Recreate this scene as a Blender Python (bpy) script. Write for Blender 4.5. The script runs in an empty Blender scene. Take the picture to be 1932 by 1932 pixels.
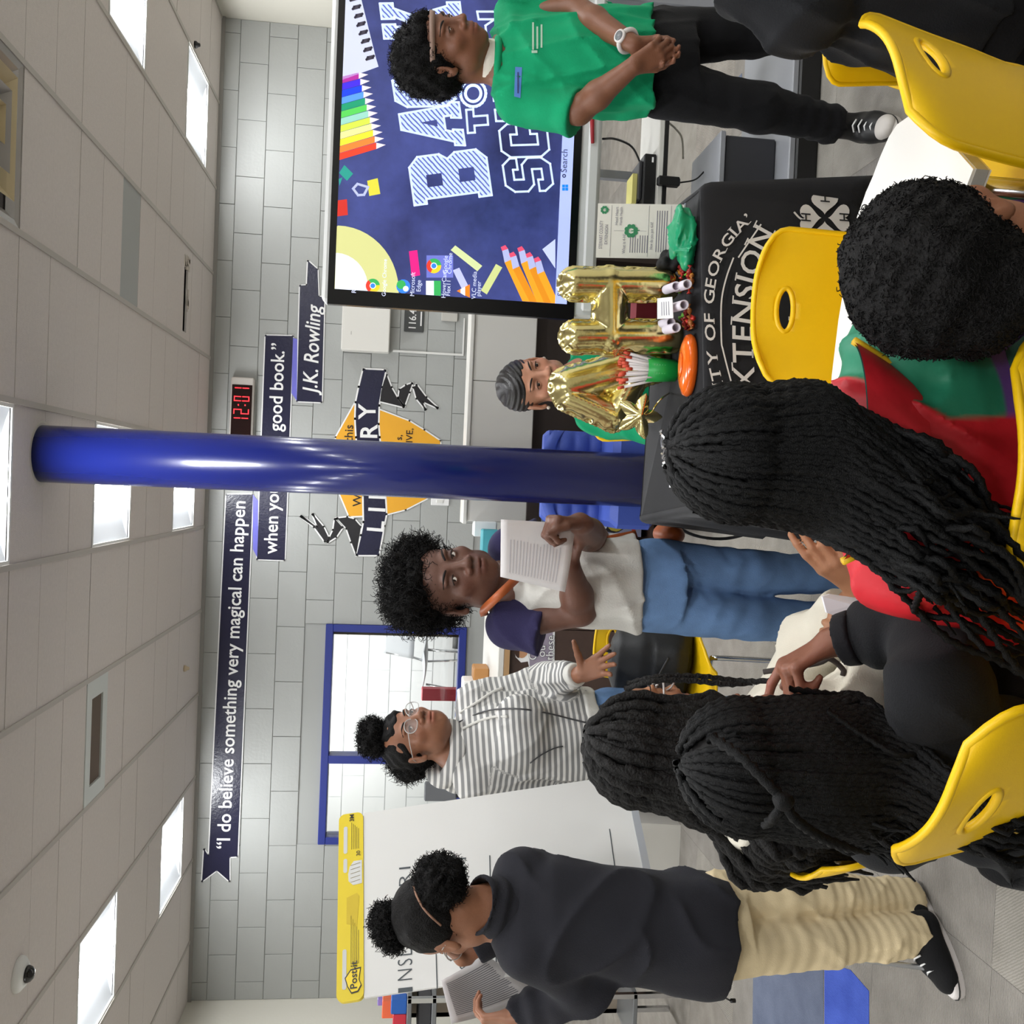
import bpy, bmesh, math, random
import numpy as np
from mathutils import Vector, Matrix
random.seed(7); RNG = np.random.default_rng(11)
SC = bpy.context.scene
COL = SC.collection
PI = math.pi
# ------------------------------------------------------------------ camera
FPX = 1780.0
CAM = np.array([0.0, 0.0, 1.32])
_d = np.array([51., -206., FPX]); _d /= np.linalg.norm(_d)
_x = np.array([1, 0.040, 0.]); _x -= _d*(_x@_d); _x /= np.linalg.norm(_x)
_n = np.cross(_d, _x)
CM = np.stack([_x, _d, -_n], 1)
cam_d = bpy.data.cameras.new('camera'); cam = bpy.data.objects.new('camera', cam_d); COL.objects.link(cam)
cam_d.sensor_width = 36; cam_d.sensor_fit = 'HORIZONTAL'; cam_d.lens = FPX/1932*36; cam_d.clip_start = .02
_r, _dn, _f = CM.T@np.array([1, 0, 0.]), CM.T@np.array([0, 1., 0]), CM.T@np.array([0, 0, 1.])
_m = Matrix(((_dn[0], _r[0], -_f[0]), (_dn[1], _r[1], -_f[1]), (_dn[2], _r[2], -_f[2])))   # the phone was held sideways: up is picture left
cam.matrix_world = Matrix.Translation(Vector(CAM)) @ _m.to_4x4()
SC.camera = cam
def ray(x, y): return CM.T@np.array([1932-y-966., x-966., FPX])
def px(x, y, Y):
    r = ray(x, y); return CAM+r*(Y/r[1])
def pz(x, y, z):
    r = ray(x, y); return CAM+r*((z-CAM[2])/r[2])
def pplane(x, y, p, n):
    r = ray(x, y); n = np.asarray(n, float); return CAM+r*(((np.asarray(p)-CAM)@n)/(r@n))
# ------------------------------------------------------------------ world and view
W = bpy.data.worlds.new('world'); SC.world = W; W.use_nodes = True
W.node_tree.nodes['Background'].inputs[0].default_value = (.95, .97, 1, 1)
W.node_tree.nodes['Background'].inputs[1].default_value = 0.25
SC.view_settings.view_transform = 'Standard'; SC.view_settings.look = 'None'
SC.view_settings.gamma = 1; SC.view_settings.use_curve_mapping = False
SC.view_settings.exposure = 0.9
LENS_E = 34.0        # emission of each ceiling troffer's lens: the light of the room
_cy = SC.cycles
_cy.max_bounces = 6; _cy.diffuse_bounces = 4; _cy.glossy_bounces = 3; _cy.transmission_bounces = 5; _cy.transparent_max_bounces = 8
_cy.caustics_reflective = False; _cy.caustics_refractive = False; _cy.sample_clamp_indirect = 4.0
# ------------------------------------------------------------------ materials
def lin(c):
    return tuple(((v/255)/12.92 if v/255 <= .04045 else ((v/255+.055)/1.055)**2.4) for v in c)
MATS = {}
def mat(name, c, rough=.6, metal=0., bump=0., bscale=60., spec=.5, vary=0., vscale=8., emit=0., sheen=0., coat=0., alpha=1., trans=0., attr=None, sss=0.):
    if name in MATS: return MATS[name]
    m = bpy.data.materials.new(name); m.use_nodes = True; MATS[name] = m
    nt = m.node_tree; b = nt.nodes['Principled BSDF']; col = lin(c)+(1,)
    I = b.inputs
    I['Base Color'].default_value = col; I['Roughness'].default_value = rough; I['Metallic'].default_value = metal
    I['Specular IOR Level'].default_value = spec
    if emit: I['Emission Color'].default_value = col; I['Emission Strength'].default_value = emit
    if sheen: I['Sheen Weight'].default_value = sheen
    if coat: I['Coat Weight'].default_value = coat; I['Coat Roughness'].default_value = .1
    if trans: I['Transmission Weight'].default_value = trans
    if alpha < 1: I['Alpha'].default_value = alpha
    if sss:
        I['Subsurface Weight'].default_value = sss; I['Subsurface Scale'].default_value = .01
    tc = None
    src = None
    if attr:
        a = nt.nodes.new('ShaderNodeAttribute'); a.attribute_name = attr; src = a.outputs['Color']
        nt.links.new(src, I['Base Color'])
    if vary or bump:
        tc = nt.nodes.new('ShaderNodeTexCoord')
    if vary:
        n = nt.nodes.new('ShaderNodeTexNoise'); n.inputs['Scale'].default_value = vscale; n.inputs['Detail'].default_value = 4
        nt.links.new(tc.outputs['Object'], n.inputs['Vector'])
        mp = nt.nodes.new('ShaderNodeMapRange'); mp.inputs['From Min'].default_value = .3; mp.inputs['From Max'].default_value = .7
        mp.inputs['To Min'].default_value = 1-vary; mp.inputs['To Max'].default_value = 1+vary
        nt.links.new(n.outputs['Fac'], mp.inputs['Value'])
        mx = nt.nodes.new('ShaderNodeVectorMath'); mx.operation = 'SCALE'
        if src: nt.links.new(src, mx.inputs[0])
        else: mx.inputs[0].default_value = col[:3]
        nt.links.new(mp.outputs['Result'], mx.inputs['Scale']); nt.links.new(mx.outputs[0], I['Base Color'])
    if bump:
        n2 = nt.nodes.new('ShaderNodeTexNoise'); n2.inputs['Scale'].default_value = bscale; n2.inputs['Detail'].default_value = 3
        nt.links.new(tc.outputs['Object'], n2.inputs['Vector'])
        bp = nt.nodes.new('ShaderNodeBump'); bp.inputs['Strength'].default_value = min(1, bump); bp.inputs['Distance'].default_value = .004
        nt.links.new(n2.outputs['Fac'], bp.inputs['Height']); nt.links.new(bp.outputs['Normal'], I['Normal'])
    return m
def stripe_mat(name, c1, c2, scale, axis=(1, 0, 0), rough=.7, duty=.5, attr=None, noise=0., soft=.04, emit=0.):
    """two-colour stripes along an axis of object space, or along a stored float attribute"""
    if name in MATS: return MATS[name]
    m = bpy.data.materials.new(name); m.use_nodes = True; MATS[name] = m
    nt = m.node_tree; b = nt.nodes['Principled BSDF']; b.inputs['Roughness'].default_value = rough
    L = nt.links.new
    if attr:
        a = nt.nodes.new('ShaderNodeAttribute'); a.attribute_name = attr; val = a.outputs['Fac']
        mu = nt.nodes.new('ShaderNodeMath'); mu.operation = 'MULTIPLY'; mu.inputs[1].default_value = scale; L(val, mu.inputs[0]); val = mu.outputs[0]
    else:
        tc = nt.nodes.new('ShaderNodeTexCoord'); dt = nt.nodes.new('ShaderNodeVectorMath'); dt.operation = 'DOT_PRODUCT'
        dt.inputs[1].default_value = [v*scale for v in axis]; L(tc.outputs['Object'], dt.inputs[0]); val = dt.outputs['Value']
        if noise:
            nz = nt.nodes.new('ShaderNodeTexNoise'); nz.inputs['Scale'].default_value = 30; L(tc.outputs['Object'], nz.inputs['Vector'])
            ma = nt.nodes.new('ShaderNodeMath'); ma.operation = 'MULTIPLY_ADD'; ma.inputs[1].default_value = noise; L(nz.outputs['Fac'], ma.inputs[0]); L(val, ma.inputs[2]); val = ma.outputs[0]
    fr = nt.nodes.new('ShaderNodeMath'); fr.operation = 'FRACT'; L(val, fr.inputs[0])
    pg = nt.nodes.new('ShaderNodeMath'); pg.operation = 'PINGPONG'; pg.inputs[1].default_value = .5; L(fr.outputs[0], pg.inputs[0])
    mr = nt.nodes.new('ShaderNodeMapRange'); mr.inputs['From Min'].default_value = duty/2-soft; mr.inputs['From Max'].default_value = duty/2+soft; L(pg.outputs[0], mr.inputs['Value'])
    mx = nt.nodes.new('ShaderNodeMix'); mx.data_type = 'RGBA'; mx.inputs[6].default_value = lin(c1)+(1,); mx.inputs[7].default_value = lin(c2)+(1,)
    L(mr.outputs['Result'], mx.inputs[0]); L(mx.outputs[2], b.inputs['Base Color'])
    if emit:
        L(mx.outputs[2], b.inputs['Emission Color']); b.inputs['Emission Strength'].default_value = emit; b.inputs['Base Color'].default_value = (0, 0, 0, 1)
    return m
# ------------------------------------------------------------------ mesh building
class MB:
    def __init__(s): s.v = []; s.f = []; s.mi = []; s.n = 0; s.sm = []
    def add(s, v, f, mi=0, smooth=False):
        v = np.asarray(v, float).reshape(-1, 3); b = s.n
        s.v.append(v); s.n += len(v)
        s.f += [tuple(int(i)+b for i in q) for q in f]; s.mi += [mi]*len(f); s.sm += [smooth]*len(f)
        return s
    def box(s, lo, hi, mi=0, T=None, bev=0.):
        (x0, y0, z0), (x1, y1, z1) = lo, hi
        v = np.array([(x, y, z) for z in (z0, z1) for y in (y0, y1) for x in (x0, x1)], float)
        f = [(0, 2, 3, 1), (4, 5, 7, 6), (0, 1, 5, 4), (2, 6, 7, 3), (0, 4, 6, 2), (1, 3, 7, 5)]
        if bev:
            return s._bevbox(lo, hi, bev, mi, T)
        if T is not None: v = tf(T, v)
        return s.add(v, f, mi)
    def _bevbox(s, lo, hi, b, mi, T):
        lo = np.array(lo, float); hi = np.array(hi, float); v = []; f = []
        for z, i in ((lo[2], 1), (lo[2]+b, 0), (hi[2]-b, 0), (hi[2], 1)):
            ins = b if i else 0
            x0, y0, x1, y1 = lo[0]+ins, lo[1]+ins, hi[0]-ins, hi[1]-ins
            c = b*.6
            v += [(x0+c, y0, z), (x1-c, y0, z), (x1, y0+c, z), (x1, y1-c, z), (x1-c, y1, z), (x0+c, y1, z), (x0, y1-c, z), (x0, y0+c, z)]
        for k in range(3):
            for i in range(8): f.append((k*8+i, k*8+(i+1) % 8, k*8+8+(i+1) % 8, k*8+8+i))
        f.append(tuple(range(7, -1, -1))); f.append(tuple(range(24, 32)))
        v = np.array(v)
        if T is not None: v = tf(T, v)
        return s.add(v, f, mi)
    def tube(s, pts, r, n=8, mi=0, caps=True, closed=False, squash=None):
        P = np.asarray(pts, float); m = len(P)
        R = np.full(m, r) if np.isscalar(r) else np.asarray(r, float)
        if closed: t = np.roll(P, -1, 0)-np.roll(P, 1, 0)
        else: t = np.gradient(P, axis=0)
        t /= np.linalg.norm(t, axis=1)[:, None]+1e-12
        a = np.array([0, 0, 1.]) if abs(t[0][2]) < .9 else np.array([1., 0, 0])
        u = np.cross(t[0], a); u /= np.linalg.norm(u); V = []
        for i in range(m):
            u = u-t[i]*(u@t[i]); u /= np.linalg.norm(u)+1e-12; w = np.cross(t[i], u)
            for k in range(n):
                q = 2*PI*k/n; V.append(P[i]+R[i]*(u*math.cos(q)+w*math.sin(q)))
        f = []
        for i in range(m if closed else m-1):
            j = (i+1) % m
            for k in range(n): f.append((i*n+k, i*n+(k+1) % n, j*n+(k+1) % n, j*n+k))
        if caps and not closed:
            f.append(tuple(range(n-1, -1, -1))); f.append(tuple((m-1)*n+k for k in range(n)))
        return s.add(V, f, mi, True)
    def cyl(s, a, b, r, r2=None, n=16, mi=0):
        return s.tube([a, b], [r, r if r2 is None else r2], n, mi)
    def lathe(s, prof, n=24, mi=0, T=None, smooth=True):
        v = [(r*math.cos(2*PI*k/n), r*math.sin(2*PI*k/n), z) for r, z in prof for k in range(n)]; f = []
        for i in range(len(prof)-1):
            for k in range(n): f.append((i*n+k, i*n+(k+1) % n, (i+1)*n+(k+1) % n, (i+1)*n+k))
        if prof[0][0] > 1e-6: f.append(tuple(range(n-1, -1, -1)))
        if prof[-1][0] > 1e-6: f.append(tuple((len(prof)-1)*n+k for k in range(n)))
        v = np.array(v)
        if T is not None: v = tf(T, v)
        return s.add(v, f, mi, smooth)
    def prism(s, poly, fr, d0, d1, mi=0, smooth=False):
        """poly: 2-D points in frame fr=(origin, ex, ey); extruded along the normal from d0 to d1"""
        o, ex, ey = fr; nn = np.cross(ex, ey); n = len(poly)
        b = [o+ex*p[0]+ey*p[1] for p in poly]
        v = [q+nn*d0 for q in b]+[q+nn*d1 for q in b]
        f = [tuple(range(n-1, -1, -1)), tuple(range(n, 2*n))]+[(i, (i+1) % n, n+(i+1) % n, n+i) for i in range(n)]
        return s.add(v, f, mi, smooth)
    def grid(s, P, mi=0, closed_u=False, smooth=True):
        P = np.asarray(P, float); a, b = P.shape[:2]; f = []
        for i in range(a-1):
            for j in range(b if closed_u else b-1):
                k = (j+1) % b; f.append((i*b+j, i*b+k, (i+1)*b+k, (i+1)*b+j))
        return s.add(P.reshape(-1, 3), f, mi, smooth)
    def build(s, name, mats, parent=None, world=True):
        me = bpy.data.meshes.new(name)
        v = np.concatenate(s.v) if s.v else np.zeros((0, 3))
        me.from_pydata(v.tolist(), [], s.f)
        for m in (mats if isinstance(mats, (list, tuple)) else [mats]): me.materials.append(m)
        me.polygons.foreach_set('material_index', s.mi); me.polygons.foreach_set('use_smooth', s.sm)
        me.update()
        return link(name, me, parent, world)
def tf(T, v):
    T = np.array(T, float); return np.asarray(v)@T[:3, :3].T+T[:3, 3]
def link(name, me, parent=None, world=True):
    o = bpy.data.objects.new(name, me); COL.objects.link(o)
    if parent is not None:
        o.parent = parent
        if world and parent.parent is None and parent.type == 'EMPTY': o.matrix_parent_inverse = Matrix.Translation(-parent.location)
    return o
def tag(o, label=None, cat=None, group=None, kind=None):
    if label: o['label'] = label
    if cat: o['category'] = cat
    if group: o['group'] = group
    if kind: o['kind'] = kind
    return o
def thing(name, loc, label, cat, group=None, rz=0.):
    o = bpy.data.objects.new(name, None); COL.objects.link(o); o.location = Vector([float(c) for c in loc]); o.rotation_euler = (0, 0, rz)
    o.empty_display_size = .05
    return tag(o, label, cat, group)
def copy_tree(o, parent=None):
    c = o.copy(); COL.objects.link(c)
    if parent is not None: c.parent = parent; c.matrix_parent_inverse = o.matrix_parent_inverse.copy()
    for ch in [q for q in bpy.data.objects if q.parent is o]: copy_tree(ch, c)
    return c
def frame_mat(o, ex, ey):
    ex = np.array(ex, float); ey = np.array(ey, float); ez = np.cross(ex, ey); T = np.eye(4); T[:3, 0] = ex; T[:3, 1] = ey; T[:3, 2] = ez; T[:3, 3] = o; return T
_tc = {}
def text_mesh(s, size=1., bold=0., shear=0., align='LEFT', spacing=1.):
    k = (s, bold, shear, align, spacing)
    if k not in _tc:
        cu = bpy.data.curves.new('lettering_source', 'FONT'); cu.body = s; cu.size = 1; cu.offset = bold; cu.shear = shear; cu.align_x = align
        cu.space_character = spacing; cu.fill_mode = 'FRONT'; cu.resolution_u = 3
        o = bpy.data.objects.new('lettering_source', cu); COL.objects.link(o)
        bpy.context.view_layer.update()
        me = o.evaluated_get(bpy.context.evaluated_depsgraph_get()).to_mesh()
        v = np.array([q.co[:] for q in me.vertices]).reshape(-1, 3); f = [tuple(p.vertices) for p in me.polygons]
        bpy.data.objects.remove(o); bpy.data.curves.remove(cu)
        _tc[k] = (v, f)
    v, f = _tc[k]
    return v*size, f
def put_text(mb, s, o, ex, ey, size, mi=0, off=.001, bold=0., shear=0., align='LEFT', width=None, spacing=1.):
    """flat lettering: baseline origin o, along ex, up ey; width stretches it to fit"""
    v, f = text_mesh(s, 1., bold, shear, align, spacing)
    if len(v) == 0: return
    ex = np.array(ex, float); ey = np.array(ey, float); nn = np.cross(ex, ey)
    sx = size
    if width: sx = width/(v[:, 0].max()-v[:, 0].min())
    P = np.array(o)+v[:, :1]*sx*ex+v[:, 1:2]*size*ey+nn*off
    mb.add(P, f, mi)
def noise3(P, scale, seed=0):
    """cheap smooth noise in [-1,1] from rotated sines"""
    r = np.random.default_rng(seed); out = np.zeros(len(P))
    for i in range(6):
        k = r.normal(size=3); k /= np.linalg.norm(k); k *= scale*(.6+.8*r.random()); out += np.sin(P@k+r.random()*6.28)
    return out/6*1.7
def unit(v):
    v = np.asarray(v, float); return v/np.linalg.norm(v)
def smooth_path(pts, n=24):
    """Catmull-Rom through points"""
    P = np.asarray(pts, float); P = np.vstack([2*P[0]-P[1], P, 2*P[-1]-P[-2]]); out = []
    m = len(P)-3
    for q in np.linspace(0, m-1e-6, n):
        i = int(q); t = q-i; a, b, c, d = P[i:i+4]
        out.append(.5*((2*b)+(c-a)*t+(2*a-5*b+4*c-d)*t*t+(3*b-a-3*c+d)*t**3))
    return np.array(out)

def put_words(parent, m_, name, s_, o, ex, ey, size, off=0., bold=0., shear=0., width=None, gap=.16):
    """lettering split into one object per word"""
    v, f = text_mesh(s_, 1., bold, shear); x0 = v[:, 0].min(); sx = size if not width else width/(v[:, 0].max()-x0)
    iv = sorted((v[list(q), 0].min(), v[list(q), 0].max()) for q in f); groups = []
    for a, b in iv:
        if groups and a < groups[-1][1]+gap: groups[-1][1] = max(groups[-1][1], b)
        else: groups.append([a, b])
    ex = np.array(ex, float); ey = np.array(ey, float); P = np.array(o)+v[:, :1]*sx*ex+v[:, 1:2]*size*ey+np.cross(ex, ey)*off
    for a, b in groups:
        ff = [q for q in f if a-1e-6 <= v[list(q), 0].min() <= b+1e-6]; ids = sorted({i for q in ff for i in q}); mp = {i: k for k, i in enumerate(ids)}
        MB().add(P[ids], [tuple(mp[i] for i in q) for q in ff]).build(name, m_, parent)
# ================================================================== the room
WY, CZ = 7.05, 2.74
XL, XR = -3.85, 3.29
YB = -3.2
M_wall = mat('painted_block', (168, 170, 168), .48, bump=.35, bscale=45, vary=.02, vscale=3)
M_mort = mat('painted_mortar', (162, 164, 162), .6)
M_cream = mat('cream_wall', (214, 211, 200), .5, bump=.2, bscale=40)
M_tile = mat('ceiling_tile', (214, 206, 201), .95, bump=.5, bscale=220, vary=.03, vscale=60)
M_tile2 = mat('ceiling_tile_grey', (172, 174, 172), .9)
M_tbar = mat('grid_bar', (186, 180, 173), .6)
M_white = mat('white_metal', (225, 225, 222), .4)
M_black = mat('black_plastic', (16, 16, 18), .45)
M_lens = mat('troffer_lens', (250, 252, 253), .5, emit=LENS_E)
M_refl = mat('troffer_reflector', (176, 179, 183), .5)
def carpet(name, c, c2, ang, sc=55):
    m = bpy.data.materials.new(name); m.use_nodes = True; nt = m.node_tree; b = nt.nodes['Principled BSDF']; L = nt.links.new
    b.inputs['Roughness'].default_value = .95; b.inputs['Specular IOR Level'].default_value = .15
    tc = nt.nodes.new('ShaderNodeTexCoord'); mp = nt.nodes.new('ShaderNodeMapping'); mp.inputs['Rotation'].default_value = (0, 0, ang)
    L(tc.outputs['Object'], mp.inputs['Vector'])
    w = nt.nodes.new('ShaderNodeTexWave'); w.inputs['Scale'].default_value = sc; w.inputs['Distortion'].default_value = 2.5; w.inputs['Detail'].default_value = 2; w.inputs['Detail Scale'].default_value = 3
    L(mp.outputs[0], w.inputs['Vector'])
    n = nt.nodes.new('ShaderNodeTexNoise'); n.inputs['Scale'].default_value = 9; n.inputs['Detail'].default_value = 8; L(tc.outputs['Object'], n.inputs['Vector'])
    av = nt.nodes.new('ShaderNodeMath'); av.operation = 'MULTIPLY_ADD'; av.inputs[1].default_value = .45; L(w.outputs['Fac'], av.inputs[0]); L(n.outputs['Fac'], av.inputs[2])
    mr = nt.nodes.new('ShaderNodeMapRange'); mr.inputs['From Min'].default_value = .35; mr.inputs['From Max'].default_value = 1.05; L(av.outputs[0], mr.inputs['Value'])
    mx = nt.nodes.new('ShaderNodeMix'); mx.data_type = 'RGBA'; mx.inputs[6].default_value = lin(c)+(1,); mx.inputs[7].default_value = lin(c2)+(1,)
    L(mr.outputs['Result'], mx.inputs[0]); L(mx.outputs[2], b.inputs['Base Color'])
    bp = nt.nodes.new('ShaderNodeBump'); bp.inputs['Strength'].default_value = .4; bp.inputs['Distance'].default_value = .003
    L(w.outputs['Fac'], bp.inputs['Height']); L(bp.outputs[0], b.inputs['Normal'])
    return m
CG = [carpet('carpet_grey_%d' % i, c, d, a) for i, (c, d, a) in enumerate([((124, 119, 112), (166, 160, 152), .5), ((130, 126, 118), (164, 159, 151), -.7), ((118, 114, 109), (156, 151, 144), 1.4)])]
CB = carpet('carpet_blue', (56, 78, 168), (84, 108, 205), .4)
CS = carpet('carpet_slate', (88, 96, 118), (118, 126, 146), .4)
fl = tag(MB().box((XL-.1, YB, -.1), (XR+.1, 11.5, -.006)).build('floor', mat('carpet_backing', (90, 88, 84), .95)), kind='structure')
# carpet planks: each a piece of its own, with the blue accents the photograph shows
TW = .5
bluept = pz(1600, 1880, 0); slatept = pz(1490, 1880, 0); slate2 = pz(1385, 140, 0)
base = {}
x0 = -3.75
for i in range(15):
    for j in range(12):
        cx, cy = x0+i*TW, 1.15+j*TW
        if cx > XR: continue
        m = CG[(i*7+j*3+(i*j) % 5) % 3]
        def holds(p): return abs(p[0]-cx) < TW/2 and abs(p[1]-cy) < TW/2
        sl = [(cx-TW/2, cy-TW/2, 0)]
        g = .0005
        b_ = MB()
        pts = [(-TW/2+g, -TW/2+g), (TW/2-g, -TW/2+g), (TW/2-g, TW/2-g), (-TW/2+g, TW/2-g)]
        key = m.name
        if key not in base:
            b_.prism(pts, (np.zeros(3), np.array([1., 0, 0]), np.array([0, 1., 0])), -.006, 0); o = b_.build('carpet_tile', m, fl); base[key] = o.data
        else: o = link('carpet_tile', base[key], fl)
        o.location = (cx, cy, 0)
def plank(cs, m):
    b_ = MB(); b_.prism([(p[0], p[1]) for p in cs], (np.zeros(3), np.array([1., 0, 0]), np.array([0, 1., 0])), -.004, .0012); return b_.build('carpet_tile', m, fl)
plank([pz(1556, 1815, 0), pz(1556, 1960, 0), pz(1640, 1960, 0), pz(1640, 1870, 0), pz(1605, 1830, 0)][::1], CB)
plank([pz(1422, 1795, 0), pz(1420, 1960, 0), pz(1554, 1960, 0), pz(1554, 1815, 0)], CS)
plank([pz(1380, 160, 0), pz(1400, 138, 0), pz(1402, 172, 0)][::-1], CS)
# ---- ceiling
ce = tag(MB().box((XL-.1, YB, CZ+.09), (XR+.1, WY, CZ+.12)).build('ceiling', mat('ceiling_deck', (150, 145, 140), .9)), kind='structure')
GX, GP, GY, GS = .245, .608, 3.63, .305
LIGHTS = [(-5, 8), (-5, 3), (0-1, 8), (-1, 3), (-1, -2), (3, 8), (3, 3)]          # column index, first row index (2 rows deep)
LIGHTS_B = [(-5, -2), (3, -2), (-5, -7), (-1, -7), (3, -7), (-5, -12), (-1, -12), (3, -12), (-5, -17), (-1, -17), (3, -17)]
occ = set()
for i, j in LIGHTS+LIGHTS_B: occ |= {(i, j), (i, j+1)}
VENT, SLOT, DIFF, GREY = (-3, 3), (1, 8), (1, -2), (1, 4)
occ |= {VENT, SLOT, DIFF, (1, -1)}
tb = MB().box((.002, .002, 0), (GP-.002, GS-.002, .012)); t_me = None; g_me = None; big = {}
for i in range(-7, 6):
    for j in range(-8, 12):
        if (i, j) in occ: continue
        X0, Y0 = GX+i*GP, GY+j*GS
        X1, Y1 = min(X0+GP, XR), min(Y0+GS, WY)
        if X0 < XL: X0 = XL
        if X1-X0 < .05 or Y1-Y0 < .02: continue
        full = abs(X1-X0-GP) < 1e-6 and abs(Y1-Y0-GS) < 1e-6
        mm = M_tile2 if (i, j) == GREY else M_tile
        if full and mm is M_tile:
            if t_me is None: o = tb.build('tile', M_tile, ce); t_me = o.data
            else: o = link('tile', t_me, ce)
            o.location = (X0, Y0, CZ-.004+random.uniform(-.0012, .0012))
        else:
            o = MB().box((X0+.002, Y0+.002, CZ-.004), (X1-.002, Y1-.002, CZ+.008)).build('tile', mm, ce)
# the ceiling behind the camera: long strips of tiles between the troffers
for i in range(-7, 6):
    xa_, xb_ = max(GX+i*GP, XL), min(GX+(i+1)*GP, XR)
    if xb_-xa_ < .03: continue
    runs = sorted(j for c, j in LIGHTS_B if c == i and j < -8); y_ = YB
    for j in runs:
        MB().box((xa_, y_, CZ-.004), (xb_, GY+j*GS, CZ+.008)).build('tile', M_tile, ce); y_ = GY+(j+2)*GS
    MB().box((xa_, y_, CZ-.004), (xb_, GY-8*GS, CZ+.008)).build('tile', M_tile, ce)
for i in range(-6, 6):
    xx = GX+i*GP
    if XL < xx < XR: MB().box((xx-.012, YB, CZ-.010), (xx+.012, WY, CZ+.004)).build('grid_bar', M_tbar, ce)
trim = tag(MB().box((XL, WY-.022, CZ-.03), (XR, WY-.0005, CZ-.004)).build('trim_1', mat('trim_grey', (150, 148, 145), .6)), kind='structure')
# ---- ceiling troffers
def lname(i, j):
    return None
LL = {(-5, 8): 'square ceiling light near the back wall above the flip chart', (-5, 3): 'square ceiling light nearest the dome camera on the ceiling',
      (-1, 8): 'square ceiling light near the back wall beside the blue column', (-1, 3): 'square ceiling light just left of the blue column top, partly hidden by it',
      (-1, -2): 'ceiling light nearest the camera, cut by the picture edge', (3, 8): 'square ceiling light near the back wall above the big screen', (3, 3): 'ceiling light above the big screen, cut by the picture edge'}
def troffer(i, j, label, vis):
    X0, Y0 = GX+i*GP+.012, GY+j*GS+.004; Wd, D = GP-.024, 2*GS-.008
    t = thing('ceiling_light', (X0+Wd/2, Y0+D/2, CZ), label, 'ceiling light', 'square troffers in the ceiling')
    b = MB(); z = CZ-.006; H = .05
    for lo, hi in (((X0, Y0), (X0+.014, Y0+D)), ((X0+Wd-.014, Y0), (X0+Wd, Y0+D)), ((X0+.014, Y0), (X0+Wd-.014, Y0+.014)), ((X0+.014, Y0+D-.014), (X0+Wd-.014, Y0+D))):
        b.box((lo[0], lo[1], z), (hi[0], hi[1], CZ+.004))
    b.build('frame', M_white, t)
    # curved reflector wings either side of a central lens that runs along the depth of the room
    xc = X0+Wd/2; wl = .085; r = MB(); n = 7
    for sg in (-1, 1):
        P = []
        for q in range(n):
            a = q/(n-1); xx = xc+sg*(wl+(Wd/2-.014-wl)*a); zz = CZ+.012+H*.75*math.sin(PI*.5*(1-a))*(.35+.65*(1-a)) if a < 1 else CZ
            zz = CZ+.002+H*(1-a)**.8
            P.append([(xx, Y0+.014, zz), (xx, Y0+D-.014, zz)])
        r.grid(P if sg > 0 else P[::-1])
    for yy in (Y0+.014, Y0+D-.014):
        r.add([(X0+.014, yy, CZ), (X0+Wd-.014, yy, CZ), (X0+Wd-.014, yy, CZ+H+.02), (X0+.014, yy, CZ+H+.02)], [(0, 1, 2, 3)])
    r.build('reflector', M_refl, t)
    l = MB(); P = []
    for q in range(9):
        a = PI*q/8; P.append([(xc-math.cos(a)*wl, Y0+.014, CZ+.046-.040*math.sin(a)), (xc-math.cos(a)*wl, Y0+D-.014, CZ+.046-.040*math.sin(a))])
    l.grid(P); l.build('lens', M_lens, t)
    return t
for (i, j) in LIGHTS: troffer(i, j, LL[(i, j)], True)
for n_, (i, j) in enumerate(LIGHTS_B): troffer(i, j, 'square ceiling light behind the picture edge, %s column, %s row from the back wall' % ({-5: 'left', -1: 'middle', 3: 'right'}[i], {-2: 'third', -7: 'fourth', -12: 'fifth', -17: 'sixth'}[j]), False)
# ---- vents and fittings on the ceiling
def cell(c): return GX+c[0]*GP, GY+c[1]*GS
X0, Y0 = cell(VENT)
t = thing('return_air_vent', (X0+GP/2, Y0+GS/2, CZ), 'white framed rectangular return air grille with brown louvres in the ceiling', 'air vent')
b = MB()
for lo, hi in (((X0+.012, Y0), (X0+GP-.012, Y0+.07)), ((X0+.012, Y0+GS-.07), (X0+GP-.012, Y0+GS)), ((X0+.012, Y0+.07), (X0+.09, Y0+GS-.07)), ((X0+GP-.10, Y0+.07), (X0+GP-.012, Y0+GS-.07))): b.box((*lo, CZ-.008), (*hi, CZ+.006))
b.build('frame', mat('vent_white', (206, 210, 206), .4), t)
MB().box((X0+.09, Y0+.07, CZ+.03), (X0+GP-.10, Y0+GS-.07, CZ+.04)).build('duct', mat('duct_dark', (58, 48, 42), .8), t)
sl = None
for k in range(9):
    yy = Y0+.078+k*.0178
    v = [(X0+.09, yy, CZ+.012), (X0+GP-.10, yy, CZ+.012), (X0+GP-.10, yy+.013, CZ-.002), (X0+.09, yy+.013, CZ-.002)]
    MB().prism([(0, 0), (.013, -.010), (.0135, -.0085), (.0005, .0015)], (np.array([X0+.09, yy, CZ+.010]), np.array([0, 1., 0]), np.array([0, 0, 1.])), 0, GP-.19).build('slat', mat('vent_slat', (110, 96, 86), .6), t)
X0, Y0 = cell(SLOT)
t = thing('slot_diffuser', (X0+GP/2, Y0+GS/2, CZ), 'narrow black slot in the ceiling with crumbled white edge near back wall', 'air vent')
b = MB(); b.box((X0+.012, Y0, CZ-.004), (X0+GP-.012, Y0+.10, CZ+.008)).box((X0+.012, Y0+.20, CZ-.004), (X0+GP-.012, Y0+GS, CZ+.008)).box((X0+.012, Y0+.1, CZ-.004), (X0+.06, Y0+.2, CZ+.008)).box((X0+GP-.12, Y0+.1, CZ-.004), (X0+GP-.012, Y0+.2, CZ+.008)); b.build('panel', M_tile, t)
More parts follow.
